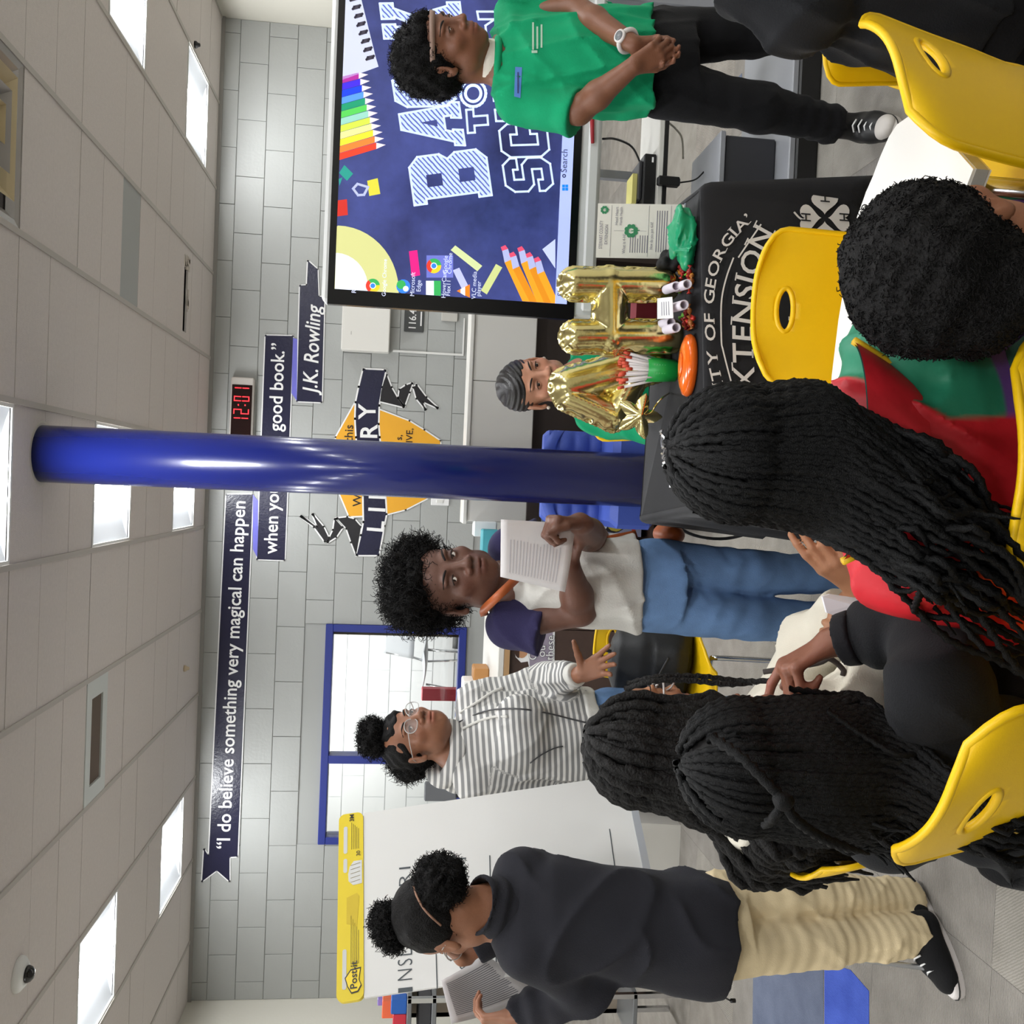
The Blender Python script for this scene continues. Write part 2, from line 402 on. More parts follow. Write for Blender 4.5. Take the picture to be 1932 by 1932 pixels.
MB().box((X0+.05, Y0+.09, CZ+.03), (X0+GP-.11, Y0+.21, CZ+.04)).build('slot', M_black, t)
b = MB()
for k in range(26):
    a = random.random(); c = np.array([X0+GP-.12+random.uniform(-.03, .05), Y0+.1+random.uniform(-.02, .13), CZ-.003]) if a < .6 else np.array([X0+.06+random.random()*.4, Y0+.2+random.uniform(0, .03), CZ-.003]); s_ = random.uniform(.006, .02)
    b.box(c-np.array([s_, s_*.7, .004]), c+np.array([s_, s_*.8, .004]), T=None)
b.build('crumbled_plaster', mat('plaster', (200, 190, 178), .95), t)['kind'] = 'stuff'
X0, Y0 = cell(DIFF)
t = thing('supply_diffuser', (X0+GP/2, Y0+GS, CZ), 'square stepped air diffuser in the ceiling near the picture corner', 'air vent')
M_dif = mat('diffuser_metal', (170, 165, 160), .25, .3); M_dif2 = mat('diffuser_edge', (196, 178, 140), .35, .2)
for k in range(4):
    a = .012+.075*k; zz = CZ-.01+(.012 if k else 0); b = MB()
    lo, hi = (X0+a, Y0+a), (X0+GP-a, Y0+2*GS-a); w = .05
    P = []
    for q, (ins, dz) in enumerate(((0, -.006-.012*k), (w*.5, .0), (w, .022))):
        P.append([(lo[0]+ins, lo[1]+ins, CZ+dz), (hi[0]-ins, lo[1]+ins, CZ+dz), (hi[0]-ins, hi[1]-ins, CZ+dz), (lo[0]+ins, hi[1]-ins, CZ+dz)])
    b.grid(P, closed_u=True, smooth=False); b.build('louvre_ring', M_dif2 if k % 2 else M_dif, t)
MB().box((X0+.01, Y0+.01, CZ+.03), (X0+GP-.01, Y0+2*GS-.01, CZ+.035)).build('plenum', mat('duct_grey', (90, 86, 84), .7), t)
p = pz(32, 1838, CZ)
t = thing('dome_camera', p, 'white dome security camera with dark bubble hanging from the ceiling', 'security camera')
T = np.eye(4); T[:3, 3] = (p[0], p[1], CZ)
MB().lathe([(.066, 0), (.070, -.006), (.066, -.018), (.046, -.034), (.034, -.036)], 28, T=T).build('housing', M_white, t)
MB().lathe([(.033, -.035), (.033, -.042), (.028, -.054), (.017, -.063), (.0, -.066)], 24, T=T).build('dome', mat('smoked_dome', (18, 16, 16), .08), t)
for q, (xx, yy, nm, cc, lb, ct) in enumerate([(366, 84, 'sprinkler', (22, 20, 20), 'tiny black sprinkler head on the ceiling near the screen', 'sprinkler'), (346, 1261, 'smoke_detector', (196, 178, 150), 'small tan detector on the ceiling above the long quotation banner', 'detector')]):
    p = pz(xx, yy, CZ); T = np.eye(4); T[:3, 3] = (p[0], p[1], CZ-.004)
    tag(MB().lathe([(.022, 0), (.022, -.012), (.014, -.02), (.010, -.034), (0, -.036)], 14, T=T).build(nm, mat(nm, cc, .5)), lb, ct)
# ---- back wall of painted blocks, with the office window opening
p0, p1 = px(600, 1592, WY), px(615, 1177, WY)
WX0, WX1 = p0[0], p1[0]; WZ1 = (p0[2]+p1[2])/2; WZ0 = .80
wb = MB(); th = .2
for lo, hi in (((XL-.1, -.0), (WX0, CZ+.1)), ((WX1, 0), (XR+.1, CZ+.1)), ((WX0, WZ1), (WX1, CZ+.1)), ((WX0, 0), (WX1, WZ0))): wb.box((lo[0], WY+.004, lo[1]), (hi[0], WY+th, hi[1]))
wback = tag(wb.build('wall_back', M_mort), kind='structure')
BL, BH, G = .406, .2032, .0035
zc = [.165+BH*k for k in range(-1, 14)]
me_b = None
for r_, z0 in enumerate(zc):
    z1 = min(z0+BH, CZ); z0 = max(z0, 0)
    if z1-z0 < .03: continue
    off = -2.70+(BL/2 if r_ % 2 else 0)
    k = -4
    for k in range(-4, 17):
        a, b2 = off+k*BL, off+(k+1)*BL
        a, b2 = max(a, XL), min(b2, XR)
        if b2-a < .02: continue
        pieces = [(a, b2)]
        if z0 < WZ1-.01 and z1 > WZ0+.01:
            pieces = []
            if a < WX0-.02: pieces.append((a, min(b2, WX0)))
            if b2 > WX1+.02: pieces.append((max(a, WX1), b2))
        zz1 = z1
        for pa, pb in pieces:
            if z1 < .95: continue       # hidden behind the desk: smooth wall is enough
            pr = .0045+random.uniform(-.0012, .0012)
            if abs(pb-pa-BL) < 1e-6 and abs(z1-z0-BH) < 1e-6:
                if me_b is None:
                    b_ = MB(); b_.box((G/2, 0, G/2), (BL-G/2, .009, BH-G/2), bev=.0022); o = b_.build('block', M_wall, wback); me_b = o.data
                else: o = link('block', me_b, wback)
                o.location = (pa, WY-pr, z0)
            else:
                b_ = MB(); b_.box((pa+G/2, WY-pr, z0+G/2), (pb-G/2, WY+.005, zz1-G/2), bev=.0022); b_.build('block', M_wall, wback)
tag(MB().box((XL-.15, YB, 0), (XL, 11.5, CZ+.1)).build('wall_left', M_cream), kind='structure')
tag(MB().box((XR, YB, 0), (XR+.15, 11.5, CZ+.1)).build('wall_right', M_cream), kind='structure')
tag(MB().box((XL-.1, YB-.15, 0), (XR+.1, YB, CZ+.1)).build('wall_front', M_cream), kind='structure')
# the office beyond the window
M_off = mat('office_block', (232, 233, 234), .5)
ob = tag(MB().box((WX0-1.2, 9.0, 0), (WX1+1.2, 9.1, CZ)).build('wall_office', mat('office_joint', (212, 214, 216), .6)), kind='structure')
me_o = None
for r_ in range(4, 14):
    for k in range(-1, 9):
        if me_o is None:
            o = MB().box((.004, 0, .004), (BL-.004, .006, BH-.004)).build('block', M_off, ob); me_o = o.data
        else: o = link('block', me_o, ob)
        o.location = (WX0-.9+k*BL+(BL/2 if r_ % 2 else 0), 8.994, r_*BH-.05)
tag(MB().box((WX0-1.2, WY+.2, CZ-.02), (WX1+1.2, 9.1, CZ+.08)).build('ceiling_office', M_white), kind='structure')
tag(MB().box((WX0-1.3, WY+.2, 0), (WX0-1.2, 9.1, CZ)).box((WX1+1.2, WY+.2, 0), (WX1+1.3, 9.1, CZ)).build('wall_office_side', M_off), kind='structure')
la = bpy.data.lights.new('office_lamp', 'AREA'); la.shape = 'RECTANGLE'; la.size = 1.6; la.size_y = .6; la.energy = 42; la.color = (1, .98, .96)
lo = bpy.data.objects.new('office_lamp', la); COL.objects.link(lo); lo.location = ((WX0+WX1)/2, 8.0, CZ-.03)
# window frame, mullion, panes
M_blue = mat('navy_blue_paint', (38, 52, 132), .42)
win = tag(thing('window_1', ((WX0+WX1)/2, WY, WZ0), None, None), kind='structure')
fw = .055
xm = px(620, 1432, WY)[0]
for lo, hi in (((WX0, WZ1-fw), (WX1, WZ1)), ((WX0, WZ0), (WX1, WZ0+fw)), ((WX0, WZ0+fw), (WX0+fw, WZ1-fw)), ((WX1-fw, WZ0+fw), (WX1, WZ1-fw)), ((xm-.03, WZ0+fw), (xm+.03, WZ1-fw))):
    MB().box((lo[0], WY-.02, lo[1]), (hi[0], WY+.11, hi[1]), bev=.004).build('window_frame', M_blue, win)
M_glass = mat('window_glass', (245, 250, 250), .02, trans=1., spec=.5)
for a, b2 in ((WX0+fw, xm-.03), (xm+.03, WX1-fw)): MB().box((a, WY+.05, WZ0+fw), (b2, WY+.056, WZ1-fw)).build('pane', M_glass, win)
MB().box((WX1-fw-.03, WY+.06, WZ0+fw), (WX1-fw-.001, WY+.19, WZ1-fw)).build('wooden_jamb', mat('oak_jamb', (196, 158, 108), .5), win)
# ---- the blue column
cp = pz(78, 856, CZ); CR = .113
t = thing('column', (cp[0], cp[1], 0), 'glossy navy blue round steel column rising to the ceiling', 'column')
T = np.eye(4); T[:3, 3] = (cp[0], cp[1], 0)
MB().lathe([(CR, 0), (CR, CZ)], 64, T=T).build('shaft', mat('column_paint', (20, 31, 104), .25, coat=.3, bump=.05, bscale=20), t)
MB().lathe([(CR, CZ-.004), (CR+.016, CZ-.006), (CR+.018, CZ+.004)], 48, T=T).build('collar', M_tbar, t)
# ================================================================== implicit-surface sculpting (used for balloons, people, cloth)
def smin(a, b, k):
    if k <= 0: return np.minimum(a, b)
    h = np.clip(.5+.5*(b-a)/k, 0, 1); return b*(1-h)+a*h-k*h*(1-h)
class Sculpt:
    """union of simple solids on a grid, meshed with surface nets"""
    def __init__(s, lo, hi, h):
        s.h = h; s.lo = np.asarray(lo, float)-3*h; n = np.ceil((np.asarray(hi, float)+3*h-s.lo)/h).astype(int)+1
        s.n = n; s.f = np.full(n, .2, np.float32)
        s.ax = [(s.lo[i]+h*np.arange(n[i])).astype(np.float32) for i in range(3)]
    def region(s, lo, hi):
        a = np.clip(np.floor((np.asarray(lo)-s.lo)/s.h).astype(int), 0, s.n); b = np.clip(np.ceil((np.asarray(hi)-s.lo)/s.h).astype(int)+1, 0, s.n)
        if np.any(b <= a): return None, None
        sl = tuple(slice(a[i], b[i]) for i in range(3))
        X = s.ax[0][sl[0]][:, None, None]; Y = s.ax[1][sl[1]][None, :, None]; Z = s.ax[2][sl[2]][None, None, :]
        return sl, (X, Y, Z)
    def _merge(s, sl, d, k, sub):
        if sub: s.f[sl] = -smin(-s.f[sl], d, k)
        else: s.f[sl] = smin(s.f[sl], d, k)
    def cone(s, a, b, ra, rb=None, k=.01, sub=False, cut=None, flat=None, ripple=None):
        """tapered capsule; cut=(0/1 ends trimmed flat); flat=(dir, factor) squashes; ripple=(amp, freq, phase)"""
        a = np.asarray(a, float); b = np.asarray(b, float); rb = ra if rb is None else rb
        R = max(ra, rb)+k*2+s.h*3
        sl, G = s.region(np.minimum(a, b)-R, np.maximum(a, b)+R)
        if sl is None: return s
        ab = b-a; L2 = ab@ab+1e-12; L = math.sqrt(L2)
        px_, py_, pz_ = G[0]-a[0], G[1]-a[1], G[2]-a[2]
        tr = (px_*ab[0]+py_*ab[1]+pz_*ab[2])/L2; t = np.clip(tr, 0, 1)
        qx, qy, qz = px_-t*ab[0], py_-t*ab[1], pz_-t*ab[2]
        d2 = qx*qx+qy*qy+qz*qz
        if flat is not None:
            w = np.asarray(flat[0], float); c = qx*w[0]+qy*w[1]+qz*w[2]; d2 = d2+c*c*(1/flat[1]**2-1)
        r = ra+(rb-ra)*t
        if ripple is not None:
            am, fr, ph = ripple[:3]
            env = (t if len(ripple) < 4 else ripple[3](t))
            r = r+am*env*np.sin(fr*tr*L+ph+1.6*np.sin(G[2]*17+ph)+1.1*np.sin((G[0]+G[1])*31+ph*2))
        d = np.sqrt(d2)-r
        if flat is not None: d = d*min(1, flat[1]*1.2)
        if cut is not None:
            if cut[0]: d = np.maximum(d, -tr*L)
            if cut[1]: d = np.maximum(d, (tr-1)*L)
        s._merge(sl, d.astype(np.float32), k, sub); return s
    def ell(s, c, r, R=None, k=.01, sub=False):
        c = np.asarray(c, float); r = np.asarray(r, float); m = r.max()+k*2+s.h*3
        sl, G = s.region(c-m, c+m)
        if sl is None: return s
        x, y, z = G[0]-c[0], G[1]-c[1], G[2]-c[2]
        if R is not None:
            R = np.asarray(R); x, y, z = (x*R[0, 0]+y*R[1, 0]+z*R[2, 0], x*R[0, 1]+y*R[1, 1]+z*R[2, 1], x*R[0, 2]+y*R[1, 2]+z*R[2, 2])
        k0 = np.sqrt((x/r[0])**2+(y/r[1])**2+(z/r[2])**2); k1 = np.sqrt((x/r[0]**2)**2+(y/r[1]**2)**2+(z/r[2]**2)**2)+1e-9
        d = k0*(k0-1)/k1
        s._merge(sl, d.astype(np.float32), k, sub); return s
    def loft(s, secs, side, k=.02, sub=False, top_round=True, wave=None, p=2.0):
        """secs: list of (centre, rx, ry) from bottom to top; side: the rx direction; ends cut flat"""
        C = np.array([q[0] for q in secs], float); rx = np.array([q[1] for q in secs]); ry = np.array([q[2] for q in secs])
        ax = C[-1]-C[0]; L = np.linalg.norm(ax); ax = ax/L; side = np.asarray(side, float); side = unit(side-ax*(side@ax)); fw = np.cross(ax, side)
        R = max(rx.max(), ry.max())+k*2+3*s.h
        sl, G = s.region(C.min(0)-R, C.max(0)+R)
        if sl is None: return s
        x, y, z = G[0]-C[0][0], G[1]-C[0][1], G[2]-C[0][2]
        t = x*ax[0]+y*ax[1]+z*ax[2]; a = x*side[0]+y*side[1]+z*side[2]; b = x*fw[0]+y*fw[1]+z*fw[2]
        tc = (C-C[0])@ax; ts = t.ravel()
        def itp(v):
            tt = np.clip(ts, tc[0], tc[-1]); i = np.clip(np.searchsorted(tc, tt)-1, 0, len(tc)-2); u = (tt-tc[i])/(tc[i+1]-tc[i]+1e-9); u = u*u*(3-2*u)*.5+u*.5
            return (v[i]+(v[i+1]-v[i])*u).reshape(t.shape)
        t3 = np.broadcast_to(t, np.broadcast_shapes(t.shape, a.shape)); ts = t3.ravel(); t = t3
        RX, RY = itp(rx), itp(ry); a = a-itp((C-C[0])@side); b = b-itp((C-C[0])@fw)
        if wave is not None:
            am, nf, ph, env = wave; th = np.arctan2(b/RY, a/RX); w = 1+am*env(np.clip((t-tc[0])/(tc[-1]-tc[0]), 0, 1))*np.sin(nf*th+ph+2.2*np.sin(t*9+ph)); RX = RX*w; RY = RY*w
        kk = ((np.abs(a)/RX)**p+(np.abs(b)/RY)**p)**(1/p)
        d = (kk-1)*np.minimum(RX, RY)
        d = np.maximum(d, np.maximum(-t, t-tc[-1]))
        s._merge(sl, d.astype(np.float32), k, sub); return s
    def custom(s, lo, hi, fn, k=0., sub=False):
        sl, G = s.region(lo, hi)
        if sl is not None: s._merge(sl, fn(*G).astype(np.float32), k, sub)
        return s
    def bump(s, amp, scale, seed=0, lo=None, hi=None):
        sl, G = s.region(s.lo if lo is None else lo, s.lo+s.h*s.n if hi is None else hi)
        r = np.random.default_rng(seed); out = 0
        for i in range(5):
            q = r.normal(size=3); q = q/np.linalg.norm(q)*scale*(.6+.9*r.random()); out = out+np.sin(G[0]*q[0]+G[1]*q[1]+G[2]*q[2]+r.random()*6.28)
        s.f[sl] += (amp*out/3).astype(np.float32); return s
    def creases(s, amp, scale, seed=0, n=4, an=.35):
        """sharp soft-valley folds, mostly running downwards"""
        sl, G = s.region(s.lo, s.lo+s.h*s.n); r = np.random.default_rng(seed); out = 0
        for i in range(n):
            q = r.normal(size=3)*np.array([1, 1, an]); q = q/np.linalg.norm(q)*scale*(.5+r.random()); k = r.normal(size=3)*scale*.35
            ph = G[0]*q[0]+G[1]*q[1]+G[2]*q[2]+1.4*np.sin(G[0]*k[0]+G[1]*k[1]+G[2]*k[2]+r.random()*6)
            m = np.clip(.2+np.sin(G[0]*k[1]+G[1]*k[2]+G[2]*k[0]+r.random()*6), 0, 1)
            out = out+m*(1-np.abs(np.sin(ph)))**2.5
        s.f[sl] -= (amp*(out-.3)).astype(np.float32); return s
    def mesh(s, relax=1):
        f = s.f; f = np.pad(f[1:-1, 1:-1, 1:-1], 1, constant_values=.2)
        ins = f < 0
        c = ins[:-1, :-1, :-1].astype(np.int8)
        cnt = np.zeros([q-1 for q in f.shape], np.int8)
        for dx in (0, 1):
            for dy in (0, 1):
                for dz in (0, 1): cnt += ins[dx:f.shape[0]-1+dx, dy:f.shape[1]-1+dy, dz:f.shape[2]-1+dz]
        act = (cnt > 0) & (cnt < 8); idx = np.argwhere(act)
        vid = np.full(act.shape, -1, np.int32); vid[act] = np.arange(len(idx))
        acc = np.zeros((len(idx), 3)); num = np.zeros(len(idx))
        cr = [(0, 0, 0), (1, 0, 0), (0, 1, 0), (1, 1, 0), (0, 0, 1), (1, 0, 1), (0, 1, 1), (1, 1, 1)]
        fv = [f[idx[:, 0]+a, idx[:, 1]+b, idx[:, 2]+d] for a, b, d in cr]
        for i, j in ((0, 1), (2, 3), (4, 5), (6, 7), (0, 2), (1, 3), (4, 6), (5, 7), (0, 4), (1, 5), (2, 6), (3, 7)):
            fa, fb = fv[i], fv[j]; m = (fa < 0) != (fb < 0); t = np.where(m, fa/(fa-fb+1e-12), 0)
            p = np.array(cr[i])+t[:, None]*(np.array(cr[j])-np.array(cr[i])); acc += p*m[:, None]; num += m
        V = s.lo+s.h*(idx+acc/num[:, None])
        Q = []
        for ax in range(3):
            a = [slice(None)]*3; b = [slice(None)]*3; a[ax] = slice(0, -1); b[ax] = slice(1, None)
            e = ins[tuple(a)] != ins[tuple(b)]
            o = [1, 2] if ax == 0 else ([2, 0] if ax == 1 else [0, 1])
            e = np.argwhere(e); e = e[(e[:, o[0]] > 0) & (e[:, o[1]] > 0) & (e[:, 0] < act.shape[0]) & (e[:, 1] < act.shape[1]) & (e[:, 2] < act.shape[2])]
            fl_ = ins[e[:, 0], e[:, 1], e[:, 2]]
            def g(du, dv):
                q = e.copy(); q[:, o[0]] -= du; q[:, o[1]] -= dv; return vid[q[:, 0], q[:, 1], q[:, 2]]
            q = np.stack([g(0, 0), g(1, 0), g(1, 1), g(0, 1)], 1); q[~fl_] = q[~fl_][:, ::-1]; Q.append(q)
        Q = np.concatenate(Q); Q = Q[(Q >= 0).all(1)]
        for _ in range(relax):
            s_ = np.zeros_like(V); n_ = np.zeros(len(V))
            for i in range(4):
                np.add.at(s_, Q[:, i], V[Q[:, (i+1) % 4]]); np.add.at(n_, Q[:, i], 1); np.add.at(s_, Q[:, i], V[Q[:, (i+3) % 4]]); np.add.at(n_, Q[:, i], 1)
            V = V*.5+.5*s_/np.maximum(n_, 1)[:, None]
        return V, Q
def quick_mesh(name, V, Q, mats, parent=None, world=True, colors=None, fattr=None, mi=None):
    me = bpy.data.meshes.new(name); Q = np.asarray(Q, np.int32); V = np.asarray(V, np.float32)
    me.vertices.add(len(V)); me.vertices.foreach_set('co', V.ravel())
    me.loops.add(Q.size); me.loops.foreach_set('vertex_index', Q.ravel())
    me.polygons.add(len(Q)); me.polygons.foreach_set('loop_start', np.arange(0, Q.size, Q.shape[1], dtype=np.int32))
    me.polygons.foreach_set('use_smooth', np.ones(len(Q), bool))
    for m in (mats if isinstance(mats, (list, tuple)) else [mats]): me.materials.append(m)
    if mi is not None: me.polygons.foreach_set('material_index', np.asarray(mi, np.int32))
    me.update(calc_edges=True); me.validate()
    if colors is not None:
        a = me.color_attributes.new('Col', 'FLOAT_COLOR', 'POINT'); c = np.ones((len(V), 4), np.float32); c[:, :3] = colors; a.data.foreach_set('color', c.ravel())
    if fattr is not None:
        for kk, vv in fattr.items():
            a = me.attributes.new(kk, 'FLOAT', 'POINT'); a.data.foreach_set('value', np.asarray(vv, np.float32))
    return link(name, me, parent, world)
def rotm(yaw=0, pitch=0, roll=0):
    """columns: right, forward, up of something facing +Y turned by yaw (left positive), pitch (up positive), roll (lean to own right)"""
    return np.array(Matrix.Rotation(yaw, 3, 'Z') @ Matrix.Rotation(pitch, 3, 'X') @ Matrix.Rotation(roll, 3, 'Y'))
# ================================================================== on the back wall
WD = WY-.0095
EX, EY, EZ = np.array([1., 0, 0]), np.array([0, 1., 0]), np.array([0, 0, 1.])
def wp(x, y, Y=WD): return px(x, y, Y)
def decal(mb, pts, mi=0, Y=WD, off=0.):
    P = [px(a, b, Y-off) for a, b in pts]; mb.add(P, [tuple(range(len(P)))], mi)
def outline(mb, pts, w, mi=0, Y=WD, off=0.):
    P = [px(a, b, Y-off) for a, b in pts]; n = len(P)
    for i in range(n):
        a, b = P[i], P[(i+1) % n]; d = b-a; L = np.linalg.norm(d)
        if L < 1e-6: continue
        d /= L; q = np.array([-d[2], 0, d[0]])*w; a2 = a-d*w*.7; b2 = b+d*w*.7
        mb.add([a2-q, b2-q, b2+q, a2+q], [(0, 1, 2, 3)], mi)
M_navy = mat('navy_vinyl', (33, 33, 58), .25, bump=.3, bscale=60)
M_vwhite = mat('white_vinyl', (240, 240, 240), .35)
M_lilac = mat('lilac_vinyl', (112, 112, 205), .35)
M_gold = mat('gold_vinyl', (232, 168, 44), .4)
M_vblack = mat('black_vinyl', (26, 24, 28), .4)
def banner(pts, txt, a, b, size, label, bold=.012, shear=0., tail=None, cats='wall banner'):
    c = np.mean([wp(*p) for p in pts], 0)
    t = thing('quotation_banner', c, label, cats, 'navy quotation banners on the back wall')
    m = MB(); outline(m, pts, .008, 1, off=.0); decal(m, pts, 0, off=.0012); m.build('banner_vinyl', [M_navy, M_vwhite], t)
    A, B = wp(*a), wp(*b); d = B-A; L = np.linalg.norm(d); ex = d/L; ey = np.array([-ex[2], 0, ex[0]])
    put_words(t, M_vwhite, 'word', txt, A-EY*.0025, ex, ey, size, 0, bold, shear, L)
    return t
banner([(394, 1616), (385, 1602), (381, 1663), (409, 1642), (433, 1663), (433, 1617), (448, 1616), (477, 933), (427, 933)], '\u201cI do believe something very magical can happen', (433, 1602), (463, 947), .135, 'long navy banner with a swallowtail end and the first line of a white quotation')
banner([(485, 1055), (537, 1057), (553, 634), (501, 633)], 'when you read a good book.\u201d', (522, 1045), (537, 648), .135, 'middle navy banner with the second line of the quotation, behind the column')
banner([(560, 757), (607, 759), (612, 560), (601, 560), (599, 508), (581, 492), (579, 538), (566, 539)], 'J.K. Rowling', (598, 742), (605, 572), .15, 'short navy banner with a slanting author name beside the big screen', shear=.18)
for n_, (pp, lb) in enumerate([([(477, 933), (477, 1036), (487, 1055), (487, 945)], 'lilac ribbon fold between the long and the middle quotation banner'), ([(552, 637), (550, 742), (560, 756), (561, 640)], 'lilac ribbon fold between the middle and the short quotation banner')]):
    m = MB(); decal(m, pp, 0, off=.0006); tag(m.build('ribbon_fold', M_lilac), lb, 'wall decal', 'lilac folds of the quotation ribbon')
# ---- the library emblem
t = thing('library_emblem', wp(740, 870), 'gold and navy library wall emblem with a curling ribbon, behind the column', 'wall emblem')
SH = [(671, 759), (634, 825), (636, 860), (641, 931), (659, 974), (726, 971), (765, 961), (808, 939), (828, 905), (834, 880), (830, 832), (800, 812), (772, 795), (712, 772)]
RB = [(686, 697), (727, 699), (720, 730), (714, 765), (713, 800), (715, 825), (721, 880), (726, 934), (728, 970), (724, 992), (714, 1047), (673, 1047), (682, 1010), (687, 985), (686, 934), (680, 880), (673, 825), (671, 790), (672, 759), (678, 730)]
CU = [[(729, 707), (738, 731), (750, 752), (762, 768), (717, 757), (719, 739), (724, 720)], [(754, 735), (766, 727), (778, 723), (772, 740), (763, 765), (752, 750)], [(780, 731), (786, 726), (804, 750), (826, 770), (797, 757), (803, 773), (786, 752)],
      [(636, 978), (655, 976), (669, 980), (681, 994), (672, 1047), (663, 1023), (654, 997)], [(632, 979), (646, 995), (634, 1013), (618, 1023), (629, 1000)], [(590, 970), (610, 994), (621, 1017), (613, 1022), (593, 994), (568, 974), (600, 996)]]
m = MB(); outline(m, SH, .010, 1); decal(m, SH, 0, off=.0006); m.build('shield', [M_gold, M_vwhite], t)
m = MB(); outline(m, RB, .012, 1, off=.0008)
for i in range(9):     # ribbon as a strip of quads
    decal(m, [RB[i], RB[i+1], RB[18-i], RB[19-i]], 0, off=.0016)
m.build('ribbon', [M_navy, M_vwhite], t)
for c_ in CU:
    m = MB(); outline(m, c_, .010, 1, off=.0004); decal(m, c_, 0, off=.0014); m.build('ribbon_curl', [M_vblack, M_vwhite], t)
m = MB()
for ch, (x, y), rot in [('L', (723, 1006), -.05), ('I', (726, 968), -.02), ('B', (727, 944), 0), ('R', (724, 908), 0), ('A', (718, 870), 0), ('R', (711, 829), .02), ('Y', (708, 790), .05)]:
    ex = np.array([math.cos(rot), 0, math.sin(rot)])
    m = MB(); put_text(m, ch, wp(x, y, WD-.003), ex, np.array([-ex[2], 0, ex[0]]), .175, bold=.018); m.build('letter', M_vwhite, t)
m = MB()
for s_, (x, y) in [('Wh', (681, 956)), ('this', (665, 834)), ('s,', (758, 831)), ('IVE,', (778, 836))]: m = MB(); put_text(m, s_, wp(x, y, WD-.0022), EX, EZ, .088 if x < 700 else .07, bold=.004); m.build('small_word', M_vblack, t)
# ---- digital clock
a, b = wp(438, 712), wp(479, 828)
zt, zb = a[2], a[2]-.165; xr, xl = a[0], b[0]-.02; yf = WY-.06
t = thing('digital_clock', ((xl+xr)/2, WY-.03, zb), 'long digital wall clock with red numerals, half hidden by the column', 'clock')
MB().box((xl, yf, zb), (xr, WY-.006, zt), bev=.01).build('case', mat('clock_case', (196, 190, 184), .4), t)
MB().box((xl+.012, yf-.003, zb+.012), (xr-.055, yf+.003, zt-.012)).build('display', mat('clock_display', (28, 10, 10), .12), t)
M_red = mat('red_led', (255, 40, 48), .4, emit=1.6)
SEG = {'1': 'bc', '2': 'abged', '0': 'abcdef'}
hx, hz = .036, .108; xs = xr-.075
for n_, ch in enumerate('10:21'):
    if ch == ':':
        m = MB()
        for zz in (.058, .105): m.box((xs-.006, yf-.0045, zb+zz-.004), (xs+.004, yf-.003, zb+zz+.004))
        m.build('colon', M_red, t); xs -= .03; continue
    m = MB(); x1 = xs; x0 = xs-hx; z0 = zb+.03; zm = z0+hz/2; z1 = z0+hz; w = .006
    Q = dict(a=((x0, z1-w), (x1, z1)), d=((x0, z0), (x1, z0+w)), g=((x0, zm-w/2), (x1, zm+w/2)), f=((x0, zm+.004), (x0+w, z1-.004)), b=((x1-w, zm+.004), (x1, z1-.004)), e=((x0, z0+.004), (x0+w, zm-.004)), c=((x1-w, z0+.004), (x1, zm-.004)))
    for s_ in SEG[ch]: m.box((Q[s_][0][0], yf-.0045, Q[s_][0][1]), (Q[s_][1][0], yf-.003, Q[s_][1][1]))
    m.build('numeral', M_red, t); xs -= .062
# ---- white equipment box, room sign, raceway, switch
a, b = wp(643, 659, WY-.11), wp(738, 560, WY-.11)
t = thing('equipment_box', ((a[0]+b[0])/2, WY-.05, b[2]), 'white metal equipment box on the back wall beside the big screen', 'wall box')
MB().box((a[0], WY-.11, b[2]), (b[0], WY-.006, a[2]), bev=.006).build('case', mat('box_white', (226, 224, 218), .4), t)
MB().box((a[0]+.11, WY-.1115, (a[2]+b[2])/2+.1), (a[0]+.135, WY-.1095, (a[2]+b[2])/2+.106)).build('latch_mark', mat('pale_grey', (190, 188, 182), .4), t)
a, b = wp(762, 625), wp(801, 572)
t = thing('room_sign', ((a[0]+b[0])/2, WY-.01, b[2]), 'small dark grey room number plate reading 116.4', 'sign')
MB().box((a[0], WY-.016, b[2]), (b[0], WY-.006, a[2]), bev=.003).build('plate', mat('sign_grey', (66, 68, 68), .5), t)
m = MB(); put_text(m, '116.4', (a[0]+.012, WY-.0165, a[2]-.085), EX, EZ, .075, off=.0004, bold=.012, width=.138); m.box((a[0]+.045, WY-.0172, a[2]-.128), (a[0]+.15, WY-.0162, a[2]-.118)); m.build('lettering', M_vwhite, t)
m = MB(); a, b, c = wp(741, 662), wp(872, 671), wp(872, 600)
m.box((a[0]-.008, WY-.014, b[2]), (a[0]+.008, WY-.006, a[2]), bev=.002).box((a[0]-.008, WY-.014, b[2]-.012), (c[0], WY-.006, b[2]), bev=.002)
tag(m.build('cable_raceway', M_white), 'thin white cable raceway running down the wall below the equipment box', 'raceway')
a, b = wp(833, 598), wp(864, 585)
tag(MB().box((a[0]-.03, WY-.03, b[2]), (b[0]+.03, WY-.006, a[2]), bev=.004).build('outlet_box', mat('pale_grey', (190, 188, 182), .4)), 'small grey outlet box on the wall close to the big screen edge', 'outlet')
a, b = wp(813, 953), wp(848, 937)
t = thing('light_switch', ((a[0]+b[0])/2, WY-.01, b[2]), 'white double light switch plate below the library emblem', 'switch')
MB().box((a[0], WY-.016, b[2]), (b[0]+.05, WY-.006, a[2]), bev=.003).build('plate', M_vwhite, t)
for q in (.018, .07): MB().box((a[0]+q, WY-.022, b[2]+.045), (a[0]+q+.022, WY-.015, a[2]-.04), bev=.002).build('rocker', M_white, t)
